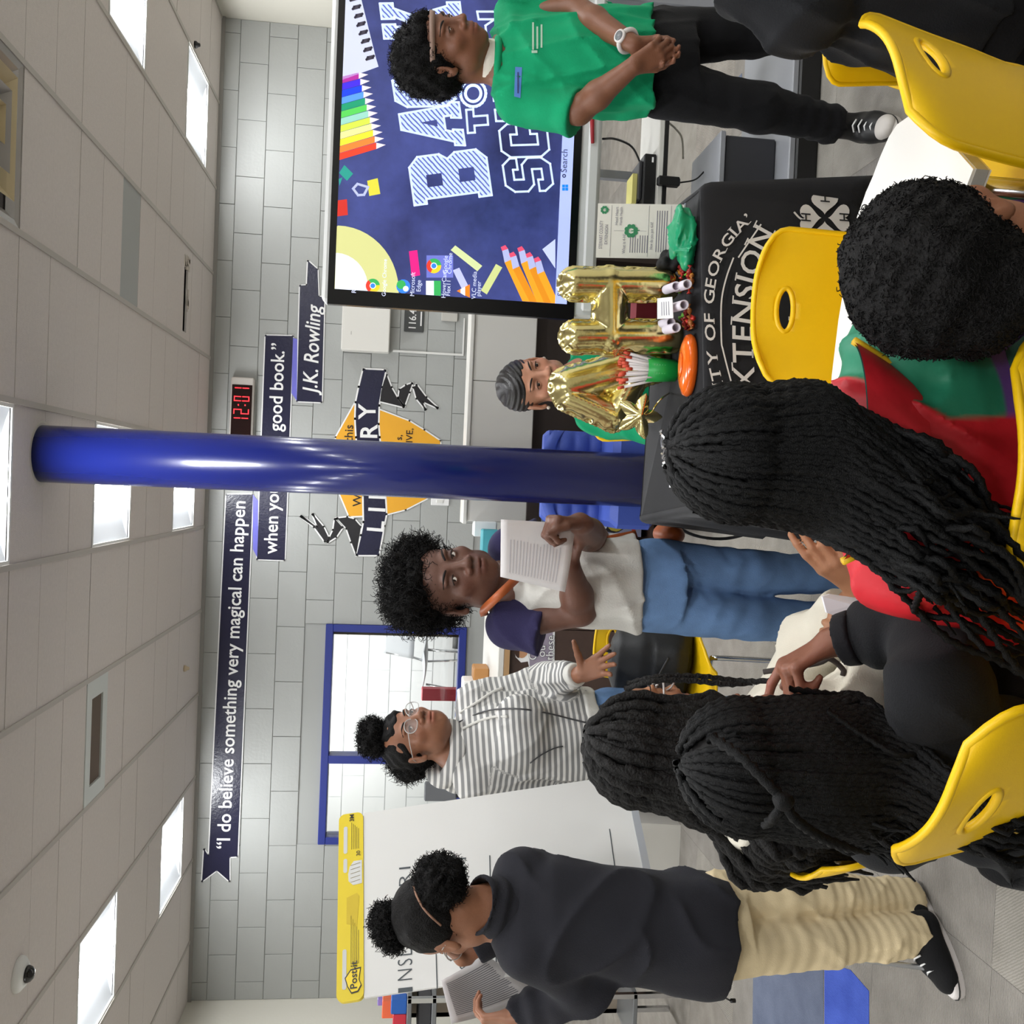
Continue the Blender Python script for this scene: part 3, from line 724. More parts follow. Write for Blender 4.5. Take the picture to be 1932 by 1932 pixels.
# ================================================================== furniture at the back
M_brown = mat('brown_laminate', (66, 48, 40), .5, bump=.1, bscale=90, vary=.08, vscale=14)
M_dbrown = mat('dark_brown', (40, 28, 22), .6)
M_lam = mat('white_laminate', (216, 214, 208), .4)
M_oak = mat('oak_edge', (178, 142, 100), .5)
M_pgrey = mat('panel_grey', (204, 202, 196), .5)
DY = pz(1255, 1500, 0)[1]
dx0, dx1 = px(1100, 1780, DY)[0], px(1100, 1040, DY)[0]
dz = px(938, 1250, DY)[2]
t = thing('service_desk', ((dx0+dx1)/2, DY+.35, 0), 'long dark brown service desk with a white top under the office window', 'desk')
nP = 5; pw = (dx1-dx0)/nP
for k in range(nP): MB().box((dx0+k*pw+.002, DY, .06), (dx0+(k+1)*pw-.002, DY+.03, dz-.055)).build('front_panel', M_brown, t)
MB().box((dx0+.02, DY+.04, 0), (dx1-.02, DY+.7, .06)).build('plinth', M_black, t)
MB().box((dx0+.01, DY+.03, .06), (dx1-.01, DY+.7, dz-.055)).build('body', M_dbrown, t)
MB().box((dx0-.02, DY-.03, dz-.055), (dx1+.02, DY+.75, dz-.03)).build('edge_band', M_oak, t)
MB().box((dx0-.02, DY-.03, dz-.03), (dx1+.02, DY+.75, dz), bev=.004).build('top', M_lam, t)
# sticker on the desk
t = thing('desk_sticker', px(1010, 1230, DY), 'white edged sticker with a smiling face and bold words on the brown desk', 'sticker')
SY = DY-.002
O = [(972, 1210), (970, 1225), (973, 1240), (983, 1250), (996, 1248), (999, 1262), (1012, 1262), (1015, 1259), (1046, 1258), (1047, 1180), (985, 1180)]
m = MB(); decal(m, O, 0, SY); m.build('backing', M_vwhite, t)
m = MB(); decal(m, [(999, 1257), (1042, 1254), (1043, 1182), (999, 1182)], 0, SY, .001); m.build('printed_field', mat('lilac_grey', (150, 140, 156), .5), t)
m = MB(); c = px(985, 1222, SY-.0015); m.add([c+np.array([math.cos(q)*.05, 0, math.sin(q)*.033]) for q in np.linspace(0, 2*PI, 17)[:-1]], [tuple(range(16))]); m.build('printed_face', mat('print_skin', (188, 140, 104), .5), t)
m = MB(); m.add([c+np.array([math.cos(q)*.05, -.0008, .012+math.sin(q)*.026]) for q in np.linspace(0, PI, 10)], [tuple(range(10))]); m.build('printed_hair', mat('print_hair', (70, 44, 30), .5), t)
m = MB()
for q, (s_, x, y) in enumerate([('Ch', 1012, 1246), ('ou', 1028, 1240), ('these', 1044, 1246)]):
    m = MB(); put_text(m, s_, px(x, y, SY-.003), EX, EZ, .055, bold=.022); wo = m.build('word_edge', M_vblack, t)
    m = MB(); put_text(m, s_, px(x, y, SY-.0042), EX, EZ, .055, bold=.0); m.build('word', M_vwhite, t)
# raised light panel to the right, with brown kneehole below
PY = 4.75
a, b = px(892, 983, PY), px(1008, 470, PY)
t = thing('reception_counter', ((a[0]+b[0])/2, PY+.2, 0), 'light grey reception counter panel with dark brown kneehole behind the column', 'counter')
zb = px(1010, 700, PY)[2]; zt = px(892, 700, PY)[2]
xm = px(950, 720, PY)[0]
MB().box((a[0], PY, zb), (xm-.003, PY+.03, zt), bev=.004).build('panel', M_pgrey, t); MB().box((xm, PY, zb), (b[0], PY+.03, zt), bev=.004).build('panel', M_pgrey, t)
MB().box((a[0]-.015, PY-.015, zt), (b[0], PY+.20, zt+.022), bev=.004).build('ledge', M_lam, t)
MB().box((a[0]+.03, PY+.1, 0), (b[0], PY+.13, zb+.01)).build('kneehole_panel', M_dbrown, t)
MB().box((a[0], PY+.005, 0), (a[0]+.03, PY+.2, zb)).build('end_panel', M_dbrown, t); MB().box((b[0]-.03, PY+.005, 0), (b[0], PY+.2, zb)).build('end_panel', M_dbrown, t)
# small things standing on the service desk
def box_thing(name, x0, x1, v0, v1, Y, d, c, label, cat, rough=.5, group=None, bev=.006, z0=None):
    a, b = px(v0, x1, Y), px(v1, x0, Y); z = b[2] if z0 is None else z0
    m = MB(); m.box((a[0], Y, z), (b[0], Y+d, a[2]), bev=min(bev, (b[0]-a[0])*.2)); return tag(m.build(name, mat('c_'+name+str(c), c, rough)), label, cat, group)
YD = DY+.15
for nm, x0, x1, v0, c, lb in [('tissue_box', 985, 1012, 893, (228, 232, 232), 'white box standing on the desk end by the counter'), ('storage_box', 1000, 1046, 908, (70, 158, 170), 'teal box standing on the desk behind the girl reading a sheet'),
                              ('jar', 1052, 1066, 893, (200, 60, 56), 'small red jar on the desk behind the girl reading a sheet')]:
    box_thing(nm, x0, x1, v0, 938, YD+(.12 if nm == 'tissue_box' else 0), .1, c, lb, 'box' if nm != 'jar' else 'jar', z0=dz)
for nm, x0, x1, v0, c, lb in [('carton', 1262, 1286, 893, (178, 126, 70), 'small tan carton on the desk below the office window'), ('paper_box', 1286, 1330, 872, (236, 236, 234), 'white box on the desk below the office window')]:
    box_thing(nm, x0, x1, v0, 920, YD+.2, .14, c, lb, 'box', z0=dz)
box_thing('monitor', 1478, 1512, 800, 850, YD+.5, .04, (92, 94, 98), 'flat dark grey monitor seen through the office window', 'monitor', z0=dz+.12)
o = bpy.data.objects['monitor']
MB().box((px(850, 1505, YD+.5)[0], YD+.5, dz), (px(850, 1488, YD+.5)[0], YD+.56, dz+.121)).build('stand', M_black, o)
MB().cyl((px(850, 1495, YD+.5)[0], YD+.53, dz), (px(850, 1495, YD+.5)[0], YD+.53, dz+.01), .09).build('foot', M_black, o)
# ---- stacked grey chairs in the office
M_gch = mat('grey_plastic', (176, 178, 182), .4); M_chr = mat('chrome', (205, 206, 208), .12, 1.)
def office_chair(x, y, z, rz, label, seat, k):
    t = thing('office_chair', (x, y, z), label, 'chair', 'chairs stored in the office', rz)
    m = MB(); P = []
    for i in range(9):
        s_ = i/8; P.append([(-.22+.44*j/8, .2-.4*s_, .45-.02*math.sin(PI*s_)+.02*abs(j/4-1)**2) for j in range(9)])
    m.grid(P); P = []
    for i in range(7):
        s_ = i/6; P.append([(-.21+.42*j/8, -.2-.08*s_-.03*(1-abs(j/4-1)**2), .55+.3*s_) for j in range(9)])
    m2 = MB(); m2.grid(P)
    o = m.build('seat', seat, t, False); o.modifiers.new('thick', 'SOLIDIFY').thickness = .012
    o = m2.build('backrest', seat, t, False); o.modifiers.new('thick', 'SOLIDIFY').thickness = .012
    for sx in (-1, 1):
        for sy in (-1, 1): MB().tube([(sx*.2, sy*.15, .44), (sx*.23, sy*.22, 0)], .011, 8).build('leg', M_chr, t, False)
        MB().tube([(sx*.2, -.15, .44), (sx*.205, -.21, .56), (sx*.2, -.26, .8)], .011, 8).build('back_post', M_chr, t, False)
    return t
bx = px(840, 1255, 8.0)[0]
MB()
# table in the office that carries the upturned chairs
t = thing('office_table', (bx, 8.3, 0), 'white table inside the office seen through the window', 'table')
zt = px(905, 1250, 8.0)[2]
MB().box((bx-.95, 8.0, zt-.03), (bx+.42, 8.6, zt), bev=.005).build('top', M_lam, t)
for sx in (-.9, .37):
    for yy in (8.05, 8.5): MB().box((bx+sx, yy, 0), (bx+sx+.04, yy+.04, zt-.03)).build('leg', M_chr, t)
office_chair(bx+.02, 8.32, zt+.001, 2.6, 'grey plastic chair with metal legs standing on the office table behind the window', M_gch, 0)
office_chair(bx+.30, 7.58, 0.0, 2.9, 'black chair with metal legs just inside the office window', mat('black_seat', (34, 34, 36), .6), 1)
box_thing('red_folder', 1300, 1322, 795, 822, 8.05, .1, (176, 52, 66), 'red folder on the office table behind the striped hooded jacket', 'folder', z0=zt)
# ---- book display and blue tufted chair beyond the column
BY = 4.48
a, b = px(1000, 1012, BY), px(1235, 900, BY)
t = thing('book_display', ((a[0]+b[0])/2, BY+.1, 0), 'dark low bookcase with face-out books behind the column', 'bookcase')
zt, zs = a[2], px(1115, 980, BY)[2]
MB().box((a[0]-.02, BY+.16, 0), (b[0], BY+.19, zt)).build('back_panel', M_dbrown, t)
for zz in (.02, zs-.02, px(1225, 980, BY)[2]-.02): MB().box((a[0]-.02, BY-.02, zz), (b[0], BY+.16, zz+.02)).build('shelf', M_brown, t)
for xx in (a[0]-.04, b[0]): MB().box((xx, BY-.02, 0), (xx+.02, BY+.19, zt)).build('side_panel', M_brown, t)
def book(x0, x1, v0, v1, Y, cover, label, art=None):
    a, b = px(v0, x1, Y), px(v1, x0, Y); t = thing('picture_book', ((a[0]+b[0])/2, Y, b[2]), label, 'book', 'face-out books on the low bookcase')
    z = b[2]
    MB().box((a[0], Y, z), (b[0], Y+.018, a[2])).build('cover', mat('cover'+str(cover), cover, .35), t)
    MB().box((a[0]+.004, Y+.003, z+.003), (b[0]+.002, Y+.015, a[2]-.003)).build('pages', M_vwhite, t)
    if art:
        m = MB(); w, h = b[0]-a[0], a[2]-z
        for q, (cx, cz, rx, rz_, mi) in enumerate(art):
            m.add([(a[0]+w*cx+rx*w*math.cos(k), Y-.0008-.0004*q, z+h*cz+rz_*h*math.sin(k)*(1+.25*math.sin(3*k))) for k in np.linspace(0, 2*PI, 15)[:-1]], [tuple(range(14))], mi)
        m.build('cover_art', [mat('art_yellow', (176, 160, 60), .4), mat('art_red', (178, 52, 40), .4), mat('art_pale', (200, 206, 220), .4), mat('art_dark', (24, 22, 26), .4)], t)
book(956, 1010, 1123, 1212, BY-.0, (126, 130, 156), 'large picture book with a yellow creature on a grey blue cover', [(.5, .6, .4, .32, 3), (.45, .55, .3, .2, 0), (.5, .17, .4, .05, 1), (.3, .85, .16, .08, 2)])
book(953, 985, 1022, 1078, BY, (88, 104, 120), 'small grey book with a pale figure on the upper shelf of the low bookcase', [(.5, .5, .3, .35, 2), (.5, .2, .3, .1, 0)])
for n_, (x0, c) in enumerate([(988, (40, 92, 50)), (994, (210, 210, 204)), (1000, (52, 54, 60)), (1005, (190, 180, 60))]):
    box_thing('standing_book', x0, x0+5, 1060, 1112, BY+.02, .12, c, ['green', 'white', 'dark grey', 'yellow'][n_]+' thin book standing at the end of the upper bookcase shelf', 'book', z0=zs, group='thin books on the low bookcase', bev=.002)
t0 = px(1225, 905, 4.0)
M_blup = mat('blue_upholstery', (64, 88, 178), .55, bump=.2, bscale=120)
t = thing('tufted_chair', (px(1100, 900, 4.28)[0], 4.3, 0), 'blue tufted upholstered chair standing behind the column', 'chair')
xl, xr = px(1100, 987, 4.28)[0], px(1100, 814, 4.28)[0]; ztop = px(1022, 900, 4.28)[2]
m = MB(); P = []
n1, n2 = 34, 30
for i in range(n1):
    row = []
    for j in range(n2):
        u_, v_ = j/(n2-1), i/(n1-1)
        d = .018*abs(math.sin(u_*PI*4))**.6*abs(math.sin((v_*4+(0))*PI))**.6
        xx = xl+(xr-xl)*u_; zz = .40+(ztop-.40)*v_; zz -= .05*(abs(2*u_-1)**4)*(v_ > .8)
        row.append((xx, 4.29-d-.02*(1-(2*u_-1)**2), zz))
    P.append(row)
m.grid(P[::-1]); m.build('backrest_cushion', M_blup, t)
MB().box((xl, 4.30, .30), (xr, 4.40, ztop-.01), bev=.02).build('backrest', M_blup, t)
MB().box((xl-.01, 4.0, .22), (xr+.01, 4.31, .42), bev=.03).build('seat', M_blup, t)
for sx in (xl+.02, xr-.05):
    for yy in (4.02, 4.33): MB().box((sx, yy, 0), (sx+.03, yy+.03, .23)).build('leg', M_dbrown, t)
# ---- white bin and the book cart at the far left
WYB = DY-.32
a, b = px(1180, 1640, WYB), px(1250, 1572, WYB)
t = thing('white_bin', ((a[0]+b[0])/2, WYB+.1, 0), 'white plastic bin with a black handle on the floor behind the flip chart', 'bin')
m = MB(); hb = a[2]
m.lathe([(.14, 0), (.17, hb*.95), (.178, hb), (.165, hb), (.135, .01), (0, .01)], 4, T=frame_mat(np.array([(a[0]+b[0])/2, WYB+.15, 0]), np.array([.707, .707, 0]), np.array([-.707, .707, 0])), smooth=False); m.build('tub', M_lam, t)
MB().tube(smooth_path([((a[0]+b[0])/2-.1, WYB+.03, hb-.02), ((a[0]+b[0])/2, WYB-.0, hb+.015), ((a[0]+b[0])/2+.1, WYB+.03, hb-.02)], 10), .008, 6).build('handle', M_black, t)
CY = 3.9
xa, xb = px(800, 1990, CY)[0], px(800, 1884, CY)[0]
t = thing('book_cart', ((xa+xb)/2, CY+.15, 0), 'grey metal cart with shelves at the left edge behind the flip chart', 'cart')
M_gm = mat('grey_metal', (120, 122, 124), .4, .3)
zs1 = px(768, 1900, CY)[2]; zs2 = px(815, 1900, CY)[2]; zs3 = px(860, 1900, CY)[2]
for zz in (zs1, zs2, .25): MB().box((xa, CY, zz-.02), (xb, CY+.3, zz), bev=.003).build('shelf', M_gm, t)
MB().box((xa, CY+.28, .25), (xb, CY+.3, zs1)).build('back_panel', mat('taupe_panel', (150, 138, 124), .6), t)
MB().box((xa+.01, CY+.02, zs2), (xb-.01, CY+.26, zs2+.055), bev=.004).build('drawer', mat('charcoal', (52, 52, 56), .5), t)
for xx in (xa, xb-.02):
    for yy in (CY, CY+.28): MB().box((xx, yy, 0), (xx+.02, yy+.02, zs1)).build('post', M_chr, t)
for n_, (nm, x0, x1, v0, c, lb) in enumerate([('picture_book', 1886, 1914, 737, (32, 92, 176), 'blue box-shaped book on the cart at the left edge'), ('picture_book', 1914, 1950, 740, (196, 42, 60), 'red book beside the blue one on the cart'),
                                              ('picture_book', 1888, 1922, 720, (226, 106, 66), 'orange book standing behind the blue one on the cart'), ('picture_book', 1884, 1898, 712, (128, 116, 190), 'lilac book at the back of the cart by the flip chart')]):
    box_thing(nm, x0, x1, v0, 766, CY+.03+(.09 if n_ > 1 else 0)+(.06 if n_ > 2 else 0), .05, c, lb, 'book', z0=zs1, group='books on the cart', bev=.003)
# ================================================================== the big screen on its stand
SCR = .37          # screen emission, matched to the exposure
def emat(name, c, e=None): return mat('scr_'+name, c, .4, emit=(SCR if e is None else e), spec=.1)
TY = 3.25
t = thing('interactive_display', (px(1500, 150, TY)[0]+.2, TY, 0), 'large interactive display with a white frame on a floor stand showing a back-to-school slide', 'display')
SCREEN = t
xL = px(620, 567, TY)[0]; xR = xL+1.62
zz = {k: px(a, b, TY)[2] for k, (a, b) in dict(f1=(606, 560), k1=(618, 560), s1=(631, 560), s0=(1069, 560), k0=(1084, 560), f0=(1126, 500)).items()}
MB().box((xL, TY, zz['f0']), (xR, TY+.09, zz['f1']), bev=.012).build('housing', mat('display_white', (214, 215, 214), .35), t)
xk = px(620, 580, TY)[0]
MB().box((xL-.012, TY-.006, zz['k0']), (xR-.03, TY+.02, zz['k1'])).build('bezel', mat('bezel_black', (9, 9, 12), .25), t)
sx0, sx1 = px(800, 557, TY)[0], xR-.06
SY = TY-.0075
M_sbg = bpy.data.materials.new('scr_chalkboard'); M_sbg.use_nodes = True
nt = M_sbg.node_tree; b_ = nt.nodes['Principled BSDF']; b_.inputs['Base Color'].default_value = (.01, .01, .02, 1); b_.inputs['Roughness'].default_value = .3
tc = nt.nodes.new('ShaderNodeTexCoord'); nz = nt.nodes.new('ShaderNodeTexNoise'); nz.inputs['Scale'].default_value = 3.2; nz.inputs['Detail'].default_value = 9; nz.inputs['Roughness'].default_value = .65
nt.links.new(tc.outputs['Object'], nz.inputs['Vector'])
cr = nt.nodes.new('ShaderNodeValToRGB'); cr.color_ramp.elements[0].position = .3; cr.color_ramp.elements[0].color = lin((44, 50, 104))+(1,); cr.color_ramp.elements[1].position = .72; cr.color_ramp.elements[1].color = lin((96, 110, 200))+(1,)
nt.links.new(nz.outputs['Fac'], cr.inputs[0]); nt.links.new(cr.outputs[0], b_.inputs['Emission Color']); b_.inputs['Emission Strength'].default_value = SCR
scr = MB().box((sx0, SY, zz['s0']), (sx1, SY+.004, zz['s1'])).build('screen', M_sbg, t)
def Z4(X, Y): return 600+X/3.02, Y/3.02
def sp(X, Y, off=.0): return px(*Z4(X, Y), SY-.0006-off)
def clipx(P):
    P = np.array(P); P[:, 0] = np.clip(P[:, 0], sx0, sx1); P[:, 2] = np.clip(P[:, 2], zz['s0'], zz['s1']); return P
def spoly(name, polys, m, off=.0005):
    b = MB()
    for pl in polys: b.add(clipx([sp(a, c, off) for a, c in pl]), [tuple(range(len(pl)))])
    return b.build(name, m, scr)
VL = dict(B=[(0, 0), (.8, 0), (1, .12), (1, .4), (.88, .5), (1, .6), (1, .88), (.8, 1), (0, 1), (0, .84), (.1, .84), (.1, .16), (0, .16)],
  A=[(0, 0), (.36, 0), (.36, .16), (.31, .16), (.34, .28), (.66, .28), (.69, .16), (.64, .16), (.64, 0), (1, 0), (1, .16), (.92, .16), (.68, 1), (.32, 1), (.08, .16), (0, .16)],
  C=[(.2, 0), (.8, 0), (1, .18), (1, .36), (.68, .36), (.68, .22), (.36, .22), (.36, .78), (.68, .78), (.68, .64), (1, .64), (1, .82), (.8, 1), (.2, 1), (0, .82), (0, .18)],
  K=[(0, 0), (.4, 0), (.4, .16), (.33, .16), (.33, .36), (.45, .46), (.6, .16), (.52, .16), (.52, 0), (1, 0), (1, .16), (.9, .16), (.64, .6), (.86, .84), (1, .84), (1, 1), (.56, 1), (.56, .84), (.62, .84), (.33, .56), (.33, .84), (.4, .84), (.4, 1), (0, 1), (0, .84), (.08, .84), (.08, .16), (0, .16)],
  S=[(0, .18), (.2, 0), (.8, 0), (1, .18), (1, .46), (.8, .6), (.36, .6), (.36, .8), (.66, .8), (.66, .7), (1, .7), (1, .84), (.8, 1), (.2, 1), (0, .82), (0, .54), (.2, .4), (.66, .4), (.66, .2), (.34, .2), (.34, .3), (0, .3)],
  T=[(.3, 0), (.7, 0), (.7, .66), (1, .66), (1, 1), (0, 1), (0, .66), (.3, .66)],
  H=[(0, 0), (.36, 0), (.36, .38), (.64, .38), (.64, 0), (1, 0), (1, 1), (.64, 1), (.64, .62), (.36, .62), (.36, 1), (0, 1)],
  O=[(.2, 0), (.8, 0), (1, .2), (1, .8), (.8, 1), (.2, 1), (0, .8), (0, .2)], L=[(0, 0), (1, 0), (1, .4), (.66, .4), (.66, .24), (.4, .24), (.4, 1), (0, 1)])
M_chalk = stripe_mat('scr_chalk_hatch', (84, 98, 180), (196, 212, 250), 76, (.72, 0, -.7), duty=.36, noise=.5, emit=SCR)
M_chalkw = emat('chalk_white', (205, 222, 252))
def affine(o, r, u): return lambda p: (o[0]+r[0]*p[0]+u[0]*p[1], o[1]+r[1]*p[0]+u[1]*p[1])
def sstroke(b, pts, w, closed=True, off=.001):
    P = clipx([sp(a, c, off) for a, c in pts]); n = len(P)
    for i in range(n if closed else n-1):
        a, c = P[i], P[(i+1) % n]; d = c-a; L = np.linalg.norm(d)
        if L < 1e-6: continue
        d /= L; q = np.array([-d[2], 0, d[0]])*w; b.add([a-d*w*.8-q, c+d*w*.8-q, c+d*w*.8+q, a-d*w*.8+q], [(0, 1, 2, 3)])
def chalk_letter(ch, o, r, u, hole=None):
    A = affine(o, r, u); pts = [A(p) for p in VL[ch]]
    l = spoly('chalk_letter', [pts], M_chalk, .0006)
    b = MB(); sstroke(b, pts, .0036, off=.0012); b.build('chalk_outline', M_chalkw, scr)
    for h in hole or []: spoly('letter_counter', [[A(p) for p in h]], M_sbg, .0014)
chalk_letter('B', (990, 1112), (-38, -268), (-440, 58), [[(.36, .18), (.64, .18), (.64, .38), (.36, .38)], [(.34, .6), (.6, .6), (.6, .8), (.34, .8)]])
chalk_letter('A', (838, 828), (-36, -245), (-352, -10), [[(.42, .4), (.58, .4), (.5, .68)]])
chalk_letter('C', (792, 600), (-30, -190), (-345, 12))
chalk_letter('K', (832, 212), (-25, -200), (-455, 8))
for ch, o, r, u in [('S', (1345, 1085), (-28, -190), (-270, 10)), ('C', (1322, 890), (-22, -190), (-272, 8)), ('H', (1295, 690), (-20, -180), (-280, 0)), ('O', (1270, 490), (-20, -180), (-280, 0)), ('O', (1250, 290), (-20, -180), (-280, 0)), ('L', (1225, 110), (-20, -110), (-310, 0)), ('T', (972, 750), (-10, -132), (-118, 8))]:
    b = MB(); sstroke(b, [affine(o, r, u)(p) for p in VL[ch]], .0036); b.build('chalk_outline', M_chalkw, scr)
b = MB()
for rr in (72, 44): sstroke(b, [(884+rr*math.cos(q), 532+rr*1.05*math.sin(q)) for q in np.linspace(0, 2*PI, 25)[:-1]], .0048)
b.build('chalk_outline', M_chalkw, scr)
PC = [(170, 52, 150), (70, 50, 220), (38, 70, 235), (90, 150, 240), (40, 150, 110), (90, 200, 90), (150, 205, 190), (205, 225, 80), (235, 235, 150), (246, 226, 60), (244, 130, 60), (240, 70, 50)]
for i, c in enumerate(PC):
    f = i/11; y0 = 452+f*440; tx, ty = 262+f*100, 425+f*400
    spoly('printed_pencil', [[(100, y0+18), (100, y0-20), (tx-30, ty-12), (tx-30, ty+24)]], emat('pencil%d' % i, c), .0005+.0001*i)
    spoly('pencil_tip', [[(tx-30, ty-12), (tx+24, ty+0), (tx-30, ty+24)]], emat('pencil_wood', (225, 214, 222)), .0005+.0001*i)
spoly('printed_notebook', [[(90, 450), (345, 380), (330, 330), (228, -80), (90, -80)]], emat('notebook', (200, 205, 228)))
for k in range(9):
    y = 340-k*48; x = 290-k*13
    b = MB(); sstroke(b, [(x-14, y), (x+22, y-10), (x+28, y-22), (x-6, y-14)], .0035, off=.0012); b.build('spiral_ring', emat('ring', (70, 66, 78)), scr)
spoly('printed_globe', [[(60, 1800)]+[(105+355*math.sin(q), 1660-375*math.cos(q)) for q in np.linspace(-.1, 1.75, 16)]], emat('globe', (206, 206, 140)))
spoly('globe_highlight', [[(90, 1800)]+[(95+190*math.sin(q), 1640-200*math.cos(q)) for q in np.linspace(-.1, 1.75, 12)]], emat('globe_glow', (222, 226, 232)), .0009)
spoly('printed_clip', [[(120, 985), (150, 940), (200, 990), (165, 1030)], [(118, 1020), (140, 1010), (122, 1060)]], emat('teal_clip', (50, 150, 136)))
spoly('printed_clip', [[(280, 1030), (340, 1015), (355, 1105), (292, 1117)]], emat('yellow_clip', (214, 206, 70)))
b = MB(); sstroke(b, [(200, 1075), (225, 1048), (285, 1066), (262, 1110), (228, 1112)], .004); b.build('clip_wire', emat('wire', (180, 186, 210)), scr)
spoly('printed_clip', [[(95, 1140), (165, 1135), (170, 1225), (95, 1232)]], emat('red_clip', (200, 56, 48)))
for q, (pl, c) in enumerate([([(518, 1432), (565, 1425), (582, 1568), (534, 1578)], (236, 40, 130)), ([(756, 1425), (782, 1398), (936, 1515), (908, 1546)], (206, 216, 160)), ([(1014, 1504), (1050, 1524), (962, 1678), (928, 1655)], (200, 208, 140)), ([(768, 1540), (805, 1525), (862, 1640), (822, 1652)], (186, 190, 240))]):
    spoly('printed_chalk', [pl], emat('chalk%d' % q, c))
for k in range(5):
    bx_, by_ = 1045+k*47, 1400+[0, 38, 6, 40, 66][k]
    ex_, ey_ = bx_+118-k*6, 1760
    w = 19
    spoly('printed_pencil', [[(bx_+18, by_+95), (bx_+56, by_+78), (ex_+44, ey_), (ex_, ey_)]], emat('orange_pencil%d' % (k % 2), [(240, 160, 44), (222, 140, 36)][k % 2]), .0006+.0001*k)
    spoly('pencil_ferrule', [[(bx_+4, by_+28), (bx_+38, by_+18), (bx_+56, by_+80), (bx_+18, by_+97)]], emat('ferrule', (176, 182, 226)), .0006+.0001*k)
    spoly('pencil_eraser', [[(bx_-4, by_+8), (bx_+22, by_-4), (bx_+38, by_+18), (bx_+4, by_+30)]], emat('eraser', (226, 84, 116)), .0006+.0001*k)
spoly('printed_paper', [[(1278, 1420), (1352, 1362), (1352, 1530)]], emat('paper_corner', (196, 206, 240)))
tbar = MB().box((sx0, SY-.0035, zz['s0']), (sx1, SY-.0005, px(1047, 560, TY)[2])).build('taskbar', emat('taskbar', (176, 190, 248)), scr)
m = MB(); put_text(m, 'Search', sp(1416, 985, .004), EX, EZ, .030, bold=.002); put_text(m, '88\u00b0F', sp(1392, 1690, .004), EX, EZ, .026); m.build('taskbar_lettering', emat('ink', (60, 66, 96)), scr)
m = MB(); c_ = sp(1402, 1000+-5, .004); sstroke(m, [(1402+8*math.cos(q), 1002+8*math.sin(q)) for q in np.linspace(0, 2*PI, 13)[:-1]], .0016, off=.0042); m.build('search_glass', emat('ink', (60, 66, 96)), scr)
for a in (0, 1):
    for c in (0, 1): spoly('start_tile', [[(1391+a*18, 1052+c*18), (1407+a*18, 1052+c*18), (1407+a*18, 1068+c*18), (1391+a*18, 1068+c*18)]], emat('start_blue', (30, 130, 240)), .0042)
def disc(name, X, Y, r, m, off, a0=0., a1=2*PI):
    return spoly(name, [([] if a1-a0 > 6 else [(X, Y)])+[(X+r*math.cos(q), Y+r*math.sin(q)) for q in np.linspace(a0, a1, 15)]], m, off)
RGBY = [emat('ic_red', (230, 66, 52)), emat('ic_green', (60, 170, 90)), emat('ic_yel', (250, 200, 50)), emat('ic_blue', (60, 130, 240)), emat('ic_white', (235, 238, 250))]
spoly('icon_highlight', [[(618, 1455), (770, 1455), (770, 1582), (618, 1582)]], emat('sel', (110, 118, 200)), .0007)
for X, Y, r in ((312, 1628, 40), (660, 1515, 42)):
    for k in range(3): disc('icon_segment', X, Y, r, RGBY[k], .0012, 2.0+k*2.094, 2.0+(k+1)*2.094)
    disc('icon_centre', X, Y, r*.45, RGBY[4], .0016); disc('icon_core', X, Y, r*.34, RGBY[3], .002)
disc('icon_swirl', 486, 1632, 40, RGBY[3], .0012); disc('icon_swirl', 474, 1622, 26, RGBY[1], .0015); disc('icon_swirl', 500, 1645, 16, RGBY[4], .0018)
spoly('icon_plate', [[(615, 1600), (700, 1600), (700, 1690), (615, 1690)]], RGBY[4], .0012); spoly('icon_plate', [[(660, 1600), (700, 1600), (700, 1690), (660, 1690)]], RGBY[1], .0016)
spoly('icon_cone', [[(790, 1658), (865, 1620), (865, 1700)]], emat('ic_orange', (246, 130, 40)), .0014); spoly('icon_cone_band', [[(812, 1647), (838, 1634), (838, 1686), (812, 1670)]], RGBY[4], .0018)
spoly('icon_plate', [[(122, 1580), (180, 1580), (180, 1652), (122, 1652)]], RGBY[4], .0012)
m = MB()
for s_, X, Y, sz in [('Microsoft', 548, 1690, .021), ('Edge', 584, 1664, .021), ('player', 925, 1690, .021), ('VLC media', 898, 1705, .021), ('HoverCam', 726, 1700, .021), ('Flex11', 752, 1688, .021), ('Chrome', 760, 1562, .021), ('Google', 735, 1562, .021), ('Google Chrome', 385, 1690, .019), ('Recycle Bin', 216, 1672, .021)]: put_text(m, s_, sp(X, Y, .002), EX, EZ, sz)
m.build('icon_lettering', emat('icon_ink', (214, 220, 250)), scr)
# tray, pen and stand of the display
m = MB(); a, b2 = px(1100, 480, TY), px(1135, 480, TY)
tray_z = px(1118, 300, TY)[2]
MB().box((xL+.02, TY-.02, zz['f0']+.012), (xR-.02, TY+.001, zz['f0']+.05), bev=.006).build('pen_tray', mat('tray_white', (228, 229, 228), .3), t)
tag(MB().tube([px(1118, 270, TY-.03), px(1117, 214, TY-.03), px(1116, 190, TY-.03)], [.006, .0085, .0085], 8).build('stylus', mat('stylus_red', (168, 36, 46), .4)), 'red stylus resting in the tray below the big screen', 'stylus')
M_std = mat('stand_grey', (150, 152, 158), .4); M_char = mat('stand_charcoal', (50, 51, 56), .55)
by0 = pz(1548, 200, 0)[1]
SX0, SX1 = px(1500, 345, by0)[0]-.25, px(1500, 60, by0)[0]+.45
MB().box((SX0, by0, 0), (SX1, by0+.5, .075), bev=.006).build('base_plinth', M_black, t)
MB().box((SX0+.01, by0+.005, .075), (SX1, by0+.48, .098), bev=.004).build('base_top', M_std, t)
a, b2 = px(1365, 330, by0+.12), px(1455, 262, by0+.12)
MB().box((a[0]-.12, by0+.12, .098), (b2[0], by0+.42, a[2]), bev=.006).build('lift_housing', M_char, t)
